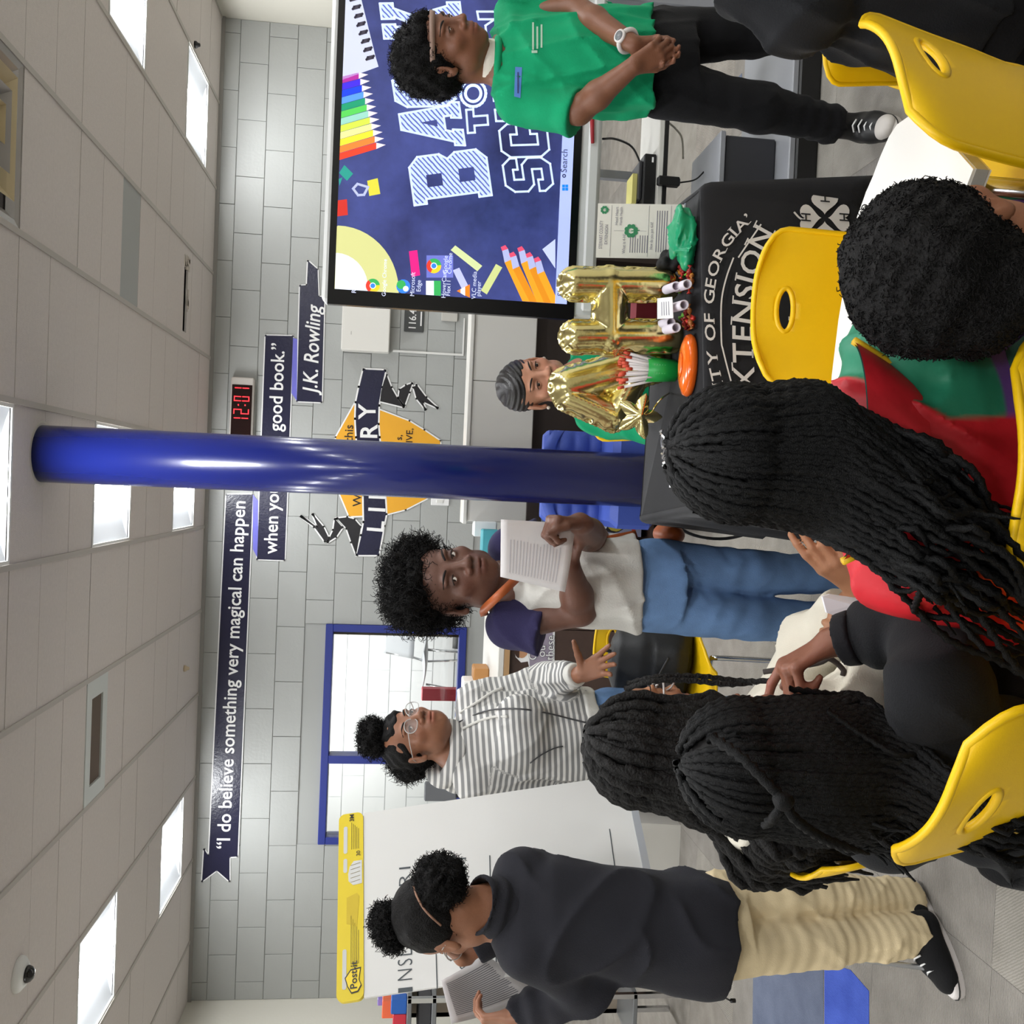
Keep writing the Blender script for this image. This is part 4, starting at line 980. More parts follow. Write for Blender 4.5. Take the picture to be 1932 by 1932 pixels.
MB().box((a[0]-.13, by0+.11, a[2]), (b2[0]+.01, by0+.43, a[2]+.02), bev=.003).build('lift_lid', M_std, t)
lc = px(1480, 186, by0+.02); MB().box((lc[0]-.014, by0+.03, .0982), (lc[0]+.014, by0+.055, .0995)).build('base_label', M_vwhite, t)
xc = px(1300, 150, TY+.12)[0]
for xx in (xc-.10, xc+.25): MB().box((xx, TY+.1, .098), (xx+.07, TY+.16, zz['f0']+.3), bev=.006).build('post', M_std, t)
# shelf hung below the screen with a set-top box
shz = px(1240, 260, TY+.05)[2]
sx_a, sx_b = px(1240, 420, TY+.05)[0], px(1240, 40, TY+.05)[0]
MB().box((sx_a, TY+.02, shz-.02), (sx_b, TY+.3, shz), bev=.003).build('shelf', M_lam, t); MB().box((sx_a, TY+.021, shz-.034), (sx_b, TY+.29, shz-.02)).build('shelf_edge', M_black, t)
for xx in (sx_a+.2, sx_b-.1): MB().box((xx, TY+.22, shz), (xx+.03, TY+.25, zz['f0']+.02)).build('hanger', M_std, t)
a, b2 = px(1207, 400, TY+.05), px(1229, 292, TY+.05)
t2 = thing('set_top_box', ((a[0]+b2[0])/2, TY+.1, shz), 'flat black electronics box on the shelf below the screen', 'electronics')
MB().box((a[0], TY+.04, shz), (b2[0], TY+.2, shz+.045), bev=.004).build('case', M_black, t2)
MB().box((a[0]+.05, TY+.06, shz+.045), (b2[0]-.02, TY+.18, shz+.058), bev=.003).build('second_case', mat('charcoal', (52, 52, 56), .5), t2)
MB().box((b2[0]-.03, TY+.0385, shz+.012), (b2[0]-.012, TY+.041, shz+.018)).build('logo_mark', M_vwhite, t2)
tag(MB().box((a[0]+.04, TY+.08, shz+.0585), (b2[0]-.06, TY+.17, shz+.075)).build('notepad', mat('pale_yellow', (222, 214, 130), .7)), 'pale yellow notepad lying on the black box below the screen', 'notepad')
tag(MB().tube(smooth_path([(px(1137, 262, TY+.06)), px(1160, 262, TY+.1), px(1190, 275, TY+.14), px(1205, 300, TY+.16), px(1214, 330, TY+.19)], 20), .004, 6).build('power_cable', M_black), 'thin black cable looping from the screen to the shelf box', 'cable')
m = MB(); hp = np.array(px(1258, 340, TY+.0)); m.box(hp+np.array([-.016, 0, -.05]), hp+np.array([.016, .03, .03]), bev=.005)
o = tag(m.build('power_adapter', M_black), 'black power adapter hanging below the shelf by its cable', 'adapter')
MB().tube(smooth_path([hp+np.array([0, .015, -.05]), hp+np.array([.02, .03, -.11]), hp+np.array([.06, .05, -.15])], 10), .003, 6).build('cable', M_black, o); MB().tube([hp+np.array([0, .015, .03]), hp+np.array([0, .035, shz-.034-hp[2]])], .003, 6).build('cable', M_black, o)
m = MB().tube(smooth_path([np.array(px(1262, 232, TY+.1)), px(1275, 243, TY+.12), px(1287, 262, TY+.14), px(1289, 300, TY+.16)], 16), .0035, 6); tag(m.build('white_cable', mat('cable_cream', (206, 200, 186), .5)), 'thin white cable dangling below the shelf of the screen stand', 'cable')
# ================================================================== yellow shell chairs
M_yel = mat('yellow_plastic', (246, 198, 4), .42, bump=.06, bscale=500)
def make_chair():
    t = thing('shell_chair', (0, 0, 0), 'chair', 'chair', 'yellow shell chairs')
    prof = smooth_path([(0, .205, .385), (0, .19, .412), (0, .10, .415), (0, -.02, .405), (0, -.12, .408), (0, -.18, .445), (0, -.205, .53), (0, -.222, .62), (0, -.238, .70), (0, -.25, .755)], 64)
    L = np.concatenate([[0], np.cumsum(np.linalg.norm(np.diff(prof, axis=0), axis=1))]); L /= L[-1]
    hw = np.interp(L, [0, .05, .12, .35, .5, .62, .8, .93, 1], [.13, .165, .18, .185, .165, .150, .160, .168, .165])
    n2 = 38; hs, hb = .155, .0
    P = np.zeros((64, n2, 3))
    for i in range(64):
        e = max(0, (L[i]-.90)/.10); w = hw[i]*(1-.30*e**3.5)
        bk = np.clip((L[i]-.46)/.16, 0, 1)
        for j in range(n2):
            u = 2*j/(n2-1)-1
            x = w*u; P[i, j] = (x, prof[i, 1]+.030*bk*u*u, prof[i, 2]+(1-bk)*.016*u*u-bk*.022*max(0, abs(u)-.55)**1.5*e)
    hole_i = int(np.argmin(abs(prof[:, 2]-.690)))
    hc = np.array([0, prof[hole_i, 1], .690]); a_, b_2 = .046, .017
    inside = lambda p: ((p[0]-.0)/a_)**2+((p[2]-.690-.05*p[0]**2)/b_2)**2
    f = []; V = P.reshape(-1, 3).copy(); rem = set()
    for i in range(63):
        for j in range(n2-1):
            q = (i*n2+j, i*n2+j+1, (i+1)*n2+j+1, (i+1)*n2+j); c = V[list(q)].mean(0)
            if c[2] > .6 and inside(c) < 1: rem |= set(q); continue
            f.append(q)
    used = set(k for q in f for k in q)
    for k in rem & used:
        p = V[k]; s_ = math.sqrt(max(inside(p), 1e-4)); V[k, 0] = p[0]/s_; V[k, 2] = .690+(p[2]-.690)/s_
    m = MB(); m.add(V, [tuple(reversed(q)) for q in f], 0, True); o = m.build('shell', M_yel, t, False)
    md = o.modifiers.new('thickness', 'SOLIDIFY'); md.thickness = .007; md.offset = 0
    ring = []
    for q in np.linspace(0, 2*PI, 29)[:-1]:
        x, z = a_*1.03*math.cos(q), .690+b_2*1.06*math.sin(q); y = np.interp(z, prof[34:, 2], prof[34:, 1])+.030*(x/.165)**2; ring.append((x, y, z))
    MB().tube(ring, .0062, 8, closed=True).build('handle_rim', M_yel, t, False)
    edge = [P[i, 0] for i in range(0, 64, 2)]+[P[63, j] for j in range(0, n2, 3)]+[P[i, n2-1] for i in range(63, -1, -2)]+[P[0, j] for j in range(n2-1, 0, -4)]
    MB().tube(edge, .0062, 8, closed=True).build('edge_rim', M_yel, t, False)
    for sx in (-1, 1):
        MB().tube(smooth_path([(sx*.14, .12, .395), (sx*.155, .14, .36), (sx*.18, .20, .012)], 10), .010, 10).build('leg', M_chr, t, False)
        MB().tube(smooth_path([(sx*.14, -.10, .395), (sx*.155, -.12, .36), (sx*.18, -.21, .012)], 10), .010, 10).build('leg', M_chr, t, False)
        for yy in (.20, -.21): MB().cyl((sx*.18, yy, 0), (sx*.18, yy, .025), .014, .012, 12).build('foot_cap', M_black, t, False)
    MB().tube([(-.14, .12, .395), (.14, .12, .395)], .008, 8).build('seat_rail', M_chr, t, False); MB().tube([(-.14, -.10, .395), (.14, -.10, .395)], .008, 8).build('seat_rail', M_chr, t, False)
    return t
chair0 = make_chair()
CH = {}
def place_chair(key, img, z, rz, label, first=False, s=1., loc=(0, -.2365, .69), Y=None):
    o = chair0 if first else copy_tree(chair0)
    p = pz(*img, z) if Y is None else px(*img, Y)
    if Y is not None: s = p[2]/loc[2]
    lx, ly = loc[0]*s, loc[1]*s; c_, s_ = math.cos(rz), math.sin(rz)
    o.location = (p[0]-(c_*lx-s_*ly), p[1]-(s_*lx+c_*ly), 0); o.rotation_euler = (0, 0, rz); o.scale = (s, s, s)
    o['label'] = label; CH[key] = o; return o
def set_chair(key, rz, x, y, s_, label, first=False):
    o = chair0 if first else copy_tree(chair0); o.location = (x, y, 0); o.rotation_euler = (0, 0, rz); o.scale = (s_,)*3; o['label'] = label; CH[key] = o
set_chair('R', .68, .440, 1.345, .96, 'empty yellow shell chair drawn up to the right of the white table', True)
set_chair('B', -.68, -.212, 1.186, .93, 'yellow shell chair with long black box braids hanging over its back')
set_chair('M', 3.163, .369, 1.534, .882, 'yellow shell chair facing across the white table, in front of the black tablecloth')
place_chair('F', (1566, 120), .70, -.5, 'yellow shell chair almost hidden behind the person in black', Y=1.56, loc=(-.13, -.24, .742))
place_chair('A', (1506, 1655), .72, -1.30, 'yellow shell chair of the girl in the cream hooded top', Y=1.58, loc=(0, -.25, .755))
o = place_chair('P', (1124, 1200), .742, 2.75, 'yellow shell chair holding a black backpack behind the girl with the sheet', loc=(0, -.25, .755), Y=3.2)
# ================================================================== white table
TZ = .62
M_wt = mat('white_table', (232, 230, 226), .35)
F0 = [pz(x, y, TZ)[:2] for x, y in [(1735, 205), (1692, 235), (1677, 258), (1660, 297), (1647, 332), (1634, 362), (1617, 409), (1600, 495), (1582, 603), (1569, 711)]]
F0.append(F0[-1]+np.array([-.05, .0])); F0.append(F0[-1]+np.array([-.03, -.03]))
F0 = [np.array([.33, 1.20]), np.array([.43, 1.13])]+F0
t = thing('white_table', (.42, 1.3, 0), 'white table with a rounded corner behind the boy with short curly hair', 'table')
fr0 = (np.zeros(3), EX, EY)
MB().prism([tuple(p) for p in F0], fr0, TZ-.025, TZ).build('top', M_wt, t)
MB().prism([tuple(np.mean(F0, 0)+(np.array(p)-np.mean(F0, 0))*1.004) for p in F0], fr0, TZ-.021, TZ-.004).build('edge_band', mat('edge_grey', (170, 170, 168), .5), t)
for p in ((.45, 1.20), (.17, 1.465), (.56, 1.27)): MB().cyl((p[0]-.02, p[1], 0), (p[0]-.02, p[1], TZ-.025), .018, n=14).build('leg', M_chr, t)
# ================================================================== black-clothed table
BZ = .725
FR, FL_, RL, RR = [pz(x, y, BZ) for x, y in ((1322, 350), (1333, 958), (1226, 985), (1262, 330))]
RR = np.array([FR[0]+.02, max(RR[1], FR[1]+.32), BZ]); RL = np.array([RL[0], RL[1]+.1, BZ])
t = thing('folding_table', ((FR+RL)/2*np.array([1, 1, 0])), 'folding table hidden under the black printed tablecloth', 'table')
ins = lambda p: np.mean([FR, FL_, RL, RR], 0)+(p-np.mean([FR, FL_, RL, RR], 0))*.95
m = MB(); m.prism([tuple(ins(p)[:2]) for p in (FL_, FR, RR, RL)], fr0, BZ-.035, BZ-.008); m.build('top', M_lam, t)
for p in (FL_, FR, RR, RL):
    q = np.mean([FR, FL_, RL, RR], 0)+(p-np.mean([FR, FL_, RL, RR], 0))*.85; MB().cyl((q[0], q[1], 0), (q[0], q[1], BZ-.035), .014, n=10).build('leg', M_chr, t)
M_cloth = mat('black_cloth', (24, 24, 28), .9, bump=.15, bscale=700, sheen=.1)
t = thing('tablecloth', ((FR+RL)/2*np.array([1, 1, 0])+np.array([0, 0, BZ])), 'black tablecloth with white university lettering and a clover', 'tablecloth')
HZ = px(1622, 375, FR[1])[2]
per = []; cor = [FL_, FR, RR, RL]; NS = [64, 24, 48, 24]
for i in range(4):
    a, b2 = cor[i], cor[(i+1) % 4]
    for k in range(NS[i]): per.append((a+(b2-a)*k/NS[i], i, k/NS[i]))
PP = np.array([p[0] for p in per]); cen = PP.mean(0); nrm = []
tan = np.roll(PP, -3, 0)-np.roll(PP, 3, 0); tan /= np.linalg.norm(tan, axis=1)[:, None]; N2 = np.stack([tan[:, 1], -tan[:, 0], 0*tan[:, 0]], 1)
rows = []
for r_, (dz_, out) in enumerate([(0, -.012), (-.002, -.004), (-.008, .002), (-.02, .006)]+[(-.02-(BZ-.02-HZ)*q/9, .006+.02*q/9) for q in range(1, 10)]):
    row = []
    for i, (p, sd, u_) in enumerate(per):
        dpt = -dz_/(BZ-HZ); w = 0.
        if sd != 0 or u_ > .97 or u_ < .02: w = .016*dpt*math.sin(i*.62)+.008*dpt*math.sin(i*1.4)
        hem = (.03*math.sin(i*.31)*dpt if sd != 0 else .0)
        row.append(p+N2[i]*(out*(1 if sd else .35)+w)+EZ*(dz_-hem*.6))
    rows.append(row)
m = MB(); m.grid(rows, closed_u=True)
inner = np.array(rows[0]); m.add(np.vstack([inner, inner.mean(0)[None]]), [(i, (i+1) % len(inner), len(inner)) for i in range(len(inner))], 0, True)
cl = m.build('cloth', M_cloth, t); cl.modifiers.new('thickness', 'SOLIDIFY').thickness = .002
# printing on the front drop
fd = unit((FR-FL_)*np.array([1, 1, 0])); fn = np.array([fd[1], -fd[0], 0]); FP = FL_+fn*.014
def cp_(x, y, off=0.): return pplane(x, y, FP+fn*off, fn)
M_ink = mat('cloth_print', (238, 234, 230), .8)
def path_text(name, s_, pts, size, bold=.01, start=0., fit=None, serif=True):
    mb = MB()
    P = smooth_path([cp_(*p) for p in pts], 160); D = np.concatenate([[0], np.cumsum(np.linalg.norm(np.diff(P, axis=0), axis=1))])
    ws = []
    for ch in s_:
        if ch == ' ': ws.append(.34); continue
        v, f = text_mesh(ch, 1., bold); ws.append(v[:, 0].max()-v[:, 0].min()+.10)
    sc = size if fit is None else min(99, (D[-1]-start)/sum(ws))
    s0 = start
    for ch, w in zip(s_, ws):
        c = s0+w*sc/2
        if ch == ' ': mb.build(name, M_ink, cl); mb = MB()
        if ch != ' ':
            p = np.array([np.interp(c, D, P[:, k]) for k in range(3)]); q = np.array([np.interp(c+.004, D, P[:, k]) for k in range(3)]); ex = unit(q-p); ey = np.cross(fn, ex); ey = unit(ey) if ey[2] > 0 else -unit(ey)
            v, f = text_mesh(ch, 1., bold); x0 = v[:, 0].min(); ww = (w-.10)*sc
            mb.add(p+ex*((v[:, :1]-x0)*sc-ww/2)+ey*v[:, 1:2]*size+fn*.0008, f)
            if serif and ch in 'INRTEFUVXAYH':        # small slab serifs
                for xx in ((-ww/2, ww/2) if ch in 'NRAUVXYH' else ((0,) if ch in 'IT' else (-ww/2+.1*ww,))):
                    for yy in ((0,) if ch in 'RATFY' and ch != 'Y' else ((0, .70) if ch in 'INH' else ((.70,) if ch in 'UVX' else (0,)))):
                        if ch == 'Y': xx = 0
                        a_ = p+ex*xx+ey*(yy*size); w_ = .13*sc; h_ = .045*size
                        mb.add([a_-ex*w_+fn*.0008, a_+ex*w_+fn*.0008, a_+ex*w_+ey*h_+fn*.0008, a_-ex*w_+ey*h_+fn*.0008], [(0, 1, 2, 3)])
        s0 += w*sc
    mb.build(name, M_ink, cl)
path_text('arched_word', 'UNIVERSITY OF GEORGIA\u2019', [(1470, 873), (1430, 830), (1400, 790), (1372, 742), (1357, 695), (1350, 640), (1347, 571), (1353, 520), (1366, 482), (1388, 449), (1422, 414)], .031, .012, fit=1)
path_text('large_word', 'EXTENSION', [(1432, 775), (1424, 720), (1420, 640), (1422, 580), (1430, 520), (1448, 468), (1462, 440)], .062, .012, fit=1)
path_text('programme_word', '4-H', [(1530, 700), (1530, 560)], .07, .012, serif=False)
def cstroke(mb, pts, w):
    P = smooth_path([cp_(*p, .0015) for p in pts], 30)
    for a, b2 in zip(P[:-1], P[1:]):
        d = unit(b2-a); q = np.cross(fn, d)*w; mb.add([a-q, b2-q, b2+q, a+q], [(0, 1, 2, 3)])
m = MB(); cstroke(m, [(1385, 740), (1374, 700), (1364, 660), (1361, 641), (1361, 571), (1370, 525), (1384, 486)], .0016); m.build('curved_rule', M_ink, cl)
m = MB(); cstroke(m, [(1393, 486), (1414, 455), (1436, 423)], .0016); m.build('curved_rule', M_ink, cl)
m = MB(); cstroke(m, [(1498, 400), (1510, 412), (1527, 418), (1535, 420)], .0022); m.build('clover_stem', M_ink, cl)
cc = (1556, 411)
for ang in (0, 90, 180, 270):
    a = math.radians(ang); pts = []
    for q in np.linspace(0, 2*PI, 33)[:-1]:       # heart pointing to the centre
        hx = 16*math.sin(q)**3/17; hy = (13*math.cos(q)-5*math.cos(2*q)-2*math.cos(3*q)-math.cos(4*q))/17
        ox, oy = hx*27, -(hy*24+30)
        pts.append((cc[0]+ox*math.cos(a)-oy*math.sin(a), cc[1]+ox*math.sin(a)+oy*math.cos(a)))
    m = MB(); m.add([cp_(*p, .001) for p in pts], [tuple(range(len(pts)))]); lf = m.build('clover_leaf', M_ink, cl)
    oy = -36; c0 = cp_(cc[0]-oy*math.sin(a), cc[1]+oy*math.cos(a), .0018)
    m = MB(); put_text(m, 'H', c0-fd*.010-EZ*.0105, fd, EZ, .030, bold=.006); m.build('leaf_letter', M_cloth, cl)
# ---- foil balloons on the table
M_foil = mat('gold_foil', (240, 226, 160), .2, 1., bump=.3, bscale=28)
def foil(name, segs, R, label, c, seam=True, wr=.0035, seed=0):
    """segs: 3-D strokes (a, b) in a plane of constant depth: puffed foil tubes joined into a figure"""
    P = np.array([p for s_ in segs for p in s_[:2]]); lo, hi = P.min(0)-R*1.6, P.max(0)+R*1.6
    S = Sculpt(lo, hi, .0036)
    X, Y, Z = S.ax[0][:, None, None], S.ax[1][None, :, None], S.ax[2][None, None, :]
    d2 = 9.
    for a, b2, w in segs:
        ax, az = a[0], a[2]; vx, vz = b2[0]-a[0], b2[2]-a[2]; L2 = vx*vx+vz*vz+1e-9
        tt = np.clip(((X-ax)*vx+(Z-az)*vz)/L2, 0, 1); d = np.sqrt((X-ax-tt*vx)**2+(Z-az-tt*vz)**2)-w; d2 = np.minimum(d2, d)
    y0 = P[:, 1].mean()
    pf = np.sqrt(((Y-y0)*.92)**2+np.maximum(0, d2+R)**2)-R
    r_ = np.random.default_rng(seed)
    pf = pf+wr*np.exp(-((Y-y0)/.016)**2)*np.sin(X*190+np.sin(Z*70)*2)*np.sin(Z*170+np.sin(X*60)*2)
    fl2 = np.maximum(np.abs(Y-y0)-.0016, d2-.007)
    S.f[...] = np.minimum(pf, fl2).astype(np.float32)
    V, Q = S.mesh(1)
    base = np.array([c[0], c[1], V[:, 2].min()])
    t = thing(name, base, label, 'balloon', 'gold foil balloons on the black table')
    quick_mesh('foil_skin', V, Q, M_foil, t); return t
HY = 2.04
g = lambda x, y, Y=HY: px(x, y, Y)
w_ = .034
foil('letter_balloon', [(g(1086, 636), g(1262, 634), w_), (g(1084, 536), g(1250, 538), w_), (g(1150, 640), g(1150, 535), w_*1.05)], .036, 'gold foil balloon shaped as the letter H', g(1270, 585))
FY = 2.12
g4 = lambda x, y: px(x, y, FY)
foil('numeral_balloon', [(g4(1072, 730), g4(1236, 684), w_*1.25), (g4(1072, 748), g4(1150, 782), w_*.95), (g4(1156, 786), g4(1205, 690), w_*.95)], .040, 'gold foil balloon shaped as the numeral 4 beside the H', g4(1250, 730), seed=3)
# star shaped weight
SY3 = 2.0; sc_ = px(1205, 785, SY3); S = Sculpt(sc_-.07, sc_+.07, .003)
X, Y, Z = S.ax[0][:, None, None]-sc_[0], S.ax[1][None, :, None]-sc_[1], S.ax[2][None, None, :]-sc_[2]
an = np.arctan2(Z, X)+.3; rr = np.sqrt(X*X+Z*Z); k5 = (an/(2*PI/5)) % 1; rad = .026+.03*np.abs(k5-.5)*2
S.f[...] = ((rr/rad-1)*.024+np.abs(Y)*.9-.006*np.cos(an*5)*0).astype(np.float32); V, Q = S.mesh(1)
V[:, 2] += BZ+.001-V[:, 2].min() if V[:, 2].min() < BZ else 0
t = thing('star_balloon', (sc_[0], sc_[1], V[:, 2].min()), 'small crumpled gold foil star lying against the numeral balloon', 'balloon', 'gold foil balloons on the black table'); quick_mesh('foil_skin', V, Q, M_foil, t)
MB().tube(smooth_path([sc_+np.array([.01, 0, -.03]), px(1235, 768, SY3), px(1248, 752, SY3-.02), pz(1262, 742, BZ+.004)], 12), .0022, 5).build('ribbon', M_foil, t)
# ---- pencil cup
def on_table(x, y, z=BZ): return pz(x, y, z)
cb = on_table(1276, 700); t = thing('pencil_cup', cb, 'green cup packed with white pencils with coral erasers', 'pencil cup')
T = np.eye(4); T[:3, 3] = cb
ch_ = .070; sc1 = 1.0
MB().lathe([(.020, 0), (.024, .003), (.0285, ch_), (.027, ch_), (.022, .005), (0, .005)], 28, T=T).build('cup', mat('green_cup', (24, 158, 66), .4), t)
m = MB(); v, f = text_mesh('4-H', 1.); 
for k in range(5): m.add([cb+np.array([.0292*math.sin(a)*(.86+.02*k), -.0292*math.cos(a)*(.86+.02*k)-.0012, .032+.006*k+dz_]) for a, dz_ in ((-.45, 0), (.35, 0), (.35, .0018), (-.45, .0018))], [(0, 1, 2, 3)])
m.build('cup_print', mat('cup_print', (120, 205, 140), .5), t)
M_pw = mat('pencil_white', (226, 222, 220), .5); M_co = mat('coral_eraser', (222, 92, 66), .6)
rp = random.Random(3)
for k in range(22):
    a = k*2.4; r = .006+.017*math.sqrt(k/22); b0 = cb+np.array([math.cos(a)*r*.6, math.sin(a)*r*.6, .01]); L = .118+rp.uniform(-.008, .01)
    d = unit(np.array([math.cos(a)*r*13, math.sin(a)*r*8, 1])); o = MB().tube([b0, b0+d*(L-.014)], .0034, 6).build('pencil', M_pw, t); MB().tube([b0+d*(L-.014), b0+d*L], .0040, 6).build('eraser', M_co, o)
# ---- orange disc, rolls, card, candies, cloth, poster
ob_ = on_table(1309, 690); t = thing('orange_disc', ob_, 'shiny orange plastic flying disc lying on the black table', 'flying disc')
T = np.eye(4); T[:3, 3] = ob_-np.array([0, .0, 0])
T[1, 1] = .55
MB().lathe([(.052, .0), (.062, .004), (.066, .012), (.062, .021), (.045, .027), (.02, .029), (0, .029)], 40, T=T).build('disc', mat('orange_plastic', (238, 104, 18), .2, coat=.5), t)
MB().lathe([(.020, .0288), (.026, .0292), (.026, .0302), (.018, .031), (0, .031)], 24, T=T).build('moulded_ring', mat('orange_plastic', (238, 104, 18), .2), t)
M_roll = mat('rolled_paper', (226, 218, 228), .6)
for k, (a, b2, lb) in enumerate([((1256, 560), (1276, 540), 'white paper roll pointing up beside the printed card'), ((1275, 563), (1297, 536), 'white paper roll nearest the folded green shirt'), ((1290, 585), (1291, 575), 'white paper roll seen end-on below the printed card'), ((1246, 612), (1266, 608), 'white paper roll lying left of the printed card'), ((1274, 632), (1276, 618), 'white paper roll nearest the orange disc')]):
    Yk = [1.93, 1.90, 1.88, 1.95, 1.91][k]; p, q = px(*a, Yk+.03), px(*b2, Yk); 
    if np.linalg.norm(q-p) < .06: p = q+unit(np.array([.1, 1, .03]))*.07
    zmin = BZ+.0105; dzk = max(0, zmin-min(p[2], q[2]));  p[2] += dzk; q[2] += dzk
    m = MB(); d = unit(q-p); s1 = unit(np.cross(d, EZ)); s2 = np.cross(s1, d); G_ = []
    for e, rr in ((0, .010), (1, .010), (1, .0078), (0, .0078)):
        G_.append([(p if e == 0 else q)+rr*(s1*math.cos(w)+s2*math.sin(w)) for w in np.linspace(0, 2*PI, 19)[:-1]])
    m.grid(G_, closed_u=True); tag(m.build('paper_roll', M_roll), lb, 'paper roll', 'rolled papers on the black table')
cA = [px(1240, 602, 1.97), px(1270, 600, 1.90), px(1268, 560, 1.90), px(1240, 563, 1.97)]
t = thing('printed_card', (cA[1]+cA[2])/2, 'small white printed card propped among the paper rolls', 'card'); m = MB(); nC = unit(np.cross(cA[1]-cA[0], cA[3]-cA[0])); nC = nC if nC[1] < 0 else -nC
m.add(cA+[c-nC*.001 for c in cA], [(0, 1, 2, 3), (7, 6, 5, 4), (0, 4, 5, 1), (1, 5, 6, 2), (2, 6, 7, 3), (3, 7, 4, 0)]); m.build('card', M_vwhite, t)
m = MB()
for k in range(4):
    f_ = .3+.15*k; a = cA[0]+(cA[1]-cA[0])*f_; b2 = cA[3]+(cA[2]-cA[3])*f_; m.add([a+(b2-a)*.15+nC*.0006, a+(b2-a)*.8+nC*.0006, a+(b2-a)*.8+(cA[1]-cA[0])*.04+nC*.0006, a+(b2-a)*.15+(cA[1]-cA[0])*.04+nC*.0006], [(0, 1, 2, 3)])
m.build('printed_lines', mat('print_grey', (120, 116, 130), .6), t)
cols = [(214, 92, 40), (206, 54, 44), (160, 96, 44), (120, 190, 70), (226, 150, 60), (150, 40, 38)]
cm = None
rp = random.Random(5)
for k in range(26):
    x, y = (rp.uniform(1283, 1306), rp.uniform(506, 545)) if k < 14 else (rp.uniform(1288, 1306), rp.uniform(585, 612))
    p = on_table(x, y, BZ+.004+(k % 3)*.006); m = MB(); s_ = .0085
    a = rp.uniform(0, PI); d = np.array([math.cos(a), math.sin(a), rp.uniform(-.2, .3)])*s_
    m.tube([p-d*1.6, p-d*.9, p-d*.5, p, p+d*.5, p+d*.9, p+d*1.6], [.0055, .001, .0045, .006, .0045, .001, .0055], 7)
    tag(m.build('wrapped_candy', mat('candy%d' % (k % 6), cols[k % 6], .25)), 'small bright wrapped candy in the pile among the paper rolls', 'candy', 'candies spilled on the black table')
pg = on_table(1312, 448); S = Sculpt(pg+np.array([-.085, -.05, -.002]), pg+np.array([.085, .06, .07]), .0035)
for k in range(3): S.ell(pg+np.array([.006*k-.004, .004*k, .010+.012*k]), (.066-.006*k, .038, .011), np.array(Matrix.Rotation(.05*k-.05, 3, 'Y')), .005)
S.ell(pg+np.array([-.05, -.012, .016]), (.026, .022, .012), None, .01); S.ell(pg+np.array([.035, -.015, .034]), (.03, .02, .010), None, .008); S.creases(.006, 75, 4); S.bump(.0015, 160, 2)
V, Q = S.mesh(1); V[:, 2] += BZ+.001-V[:, 2].min()
tag(quick_mesh('folded_shirt', V, Q, mat('green_nylon', (12, 146, 100), .35, bump=.2, bscale=60)), 'folded shiny green shirt lying on the right end of the black table', 'folded shirt')
pb = [px(1285, 482, 2.02), px(1283, 377, 2.02)]; zt = px(1132, 430, 2.06)[2]
t = thing('information_sheet', (pb[0]+pb[1])/2*np.array([1, 1, 0])+EZ*BZ, 'white printed information sheet standing upright on the table below the screen', 'poster')
yb, yt = 2.05, 2.09; x0, x1 = pb[0][0], pb[1][0]
o0 = np.array([x0, yb, BZ+.001]); up = unit(np.array([0, yt-yb, zt-BZ])); Hh = np.linalg.norm([yt-yb, zt-BZ]); Ww = x1-x0
fp = (o0, EX, up)
MB().prism([(0, 0), (Ww, 0), (Ww, Hh), (0, Hh)], fp, -.002, 0).build('sheet', mat('sheet_paper', (222, 220, 210), .6), t)
MB().prism([(0, -.0), (Ww, 0), (Ww, .006), (0, .006)], (o0-EY*.012, EX, EY*1.0), 0, .002).build('foot', mat('clear_plastic', (235, 238, 238), .1, trans=.8), t)
M_pg = mat('print_grey', (120, 116, 130), .6); M_gr = mat('clover_green', (46, 128, 84), .6)
m = MB()
def pl(u0, v0, u1, v1):  m.prism([(u0*Ww, v0*Hh), (u1*Ww, v0*Hh), (u1*Ww, v1*Hh), (u0*Ww, v1*Hh)], fp, .0003, .0006)
for k in range(8): pl(.1, .60-.028*k, .42-(.06 if k == 3 else 0), .609-.028*k)
for k in range(5): pl(.12, .30-.028*k, .88, .309-.028*k)
for k in range(3): pl(.12, .10-.024*k, .9, .108-.024*k)
pl(.03, .835, .97, .838); pl(.03, .40, .97, .403); pl(.03, .145, .97, .148); pl(.5, .42, .503, .8)
put_text(m, 'STEWART COUNTY', o0+EX*Ww*.16+up*Hh*.93, EX, up, .011, width=Ww*.52); put_text(m, 'What is 4-H?', o0+EX*Ww*.08+up*Hh*.66, EX, up, .010, width=Ww*.36); put_text(m, 'How do you join 4-H?', o0+EX*Ww*.16+up*Hh*.345, EX, up, .010, width=Ww*.5); put_text(m, 'Head Heart', o0+EX*Ww*.60+up*Hh*.76, EX, up, .009, width=Ww*.33); put_text(m, 'Hands Health', o0+EX*Ww*.60+up*Hh*.71, EX, up, .009, width=Ww*.33); put_text(m, 'EXTENSION', o0+EX*Ww*.24+up*Hh*.87, EX, up, .010, width=Ww*.36)
m.build('printed_text', M_pg, t)
def clover(cx, cy, r, par):
    m = MB()
    for q in range(4):
        a = PI/4+q*PI/2
        for sg in (-.40, .40): 
            c = np.array([cx+r*.62*math.cos(a+sg), cy+r*.62*math.sin(a+sg)]); m.prism([(c[0]+r*.30*math.cos(w), c[1]+r*.30*math.sin(w)) for w in np.linspace(0, 2*PI, 11)[:-1]], fp, .0004, .001+.0002*(sg > 0))
    m.prism([(cx-.06*r, cy), (cx+.02*r, cy-r*1.1), (cx+.14*r, cy-r*1.1), (cx+.06*r, cy)], fp, .0004, .0008); m.build('printed_clover', M_gr, par)
clover(Ww*.88, Hh*.92, .010, t); clover(Ww*.5, Hh*.60, .017, t)
bb = on_table(1292, 492); S = Sculpt(bb+np.array([-.03, -.03, -.005]), bb+np.array([.04, .04, .07]), .0035)
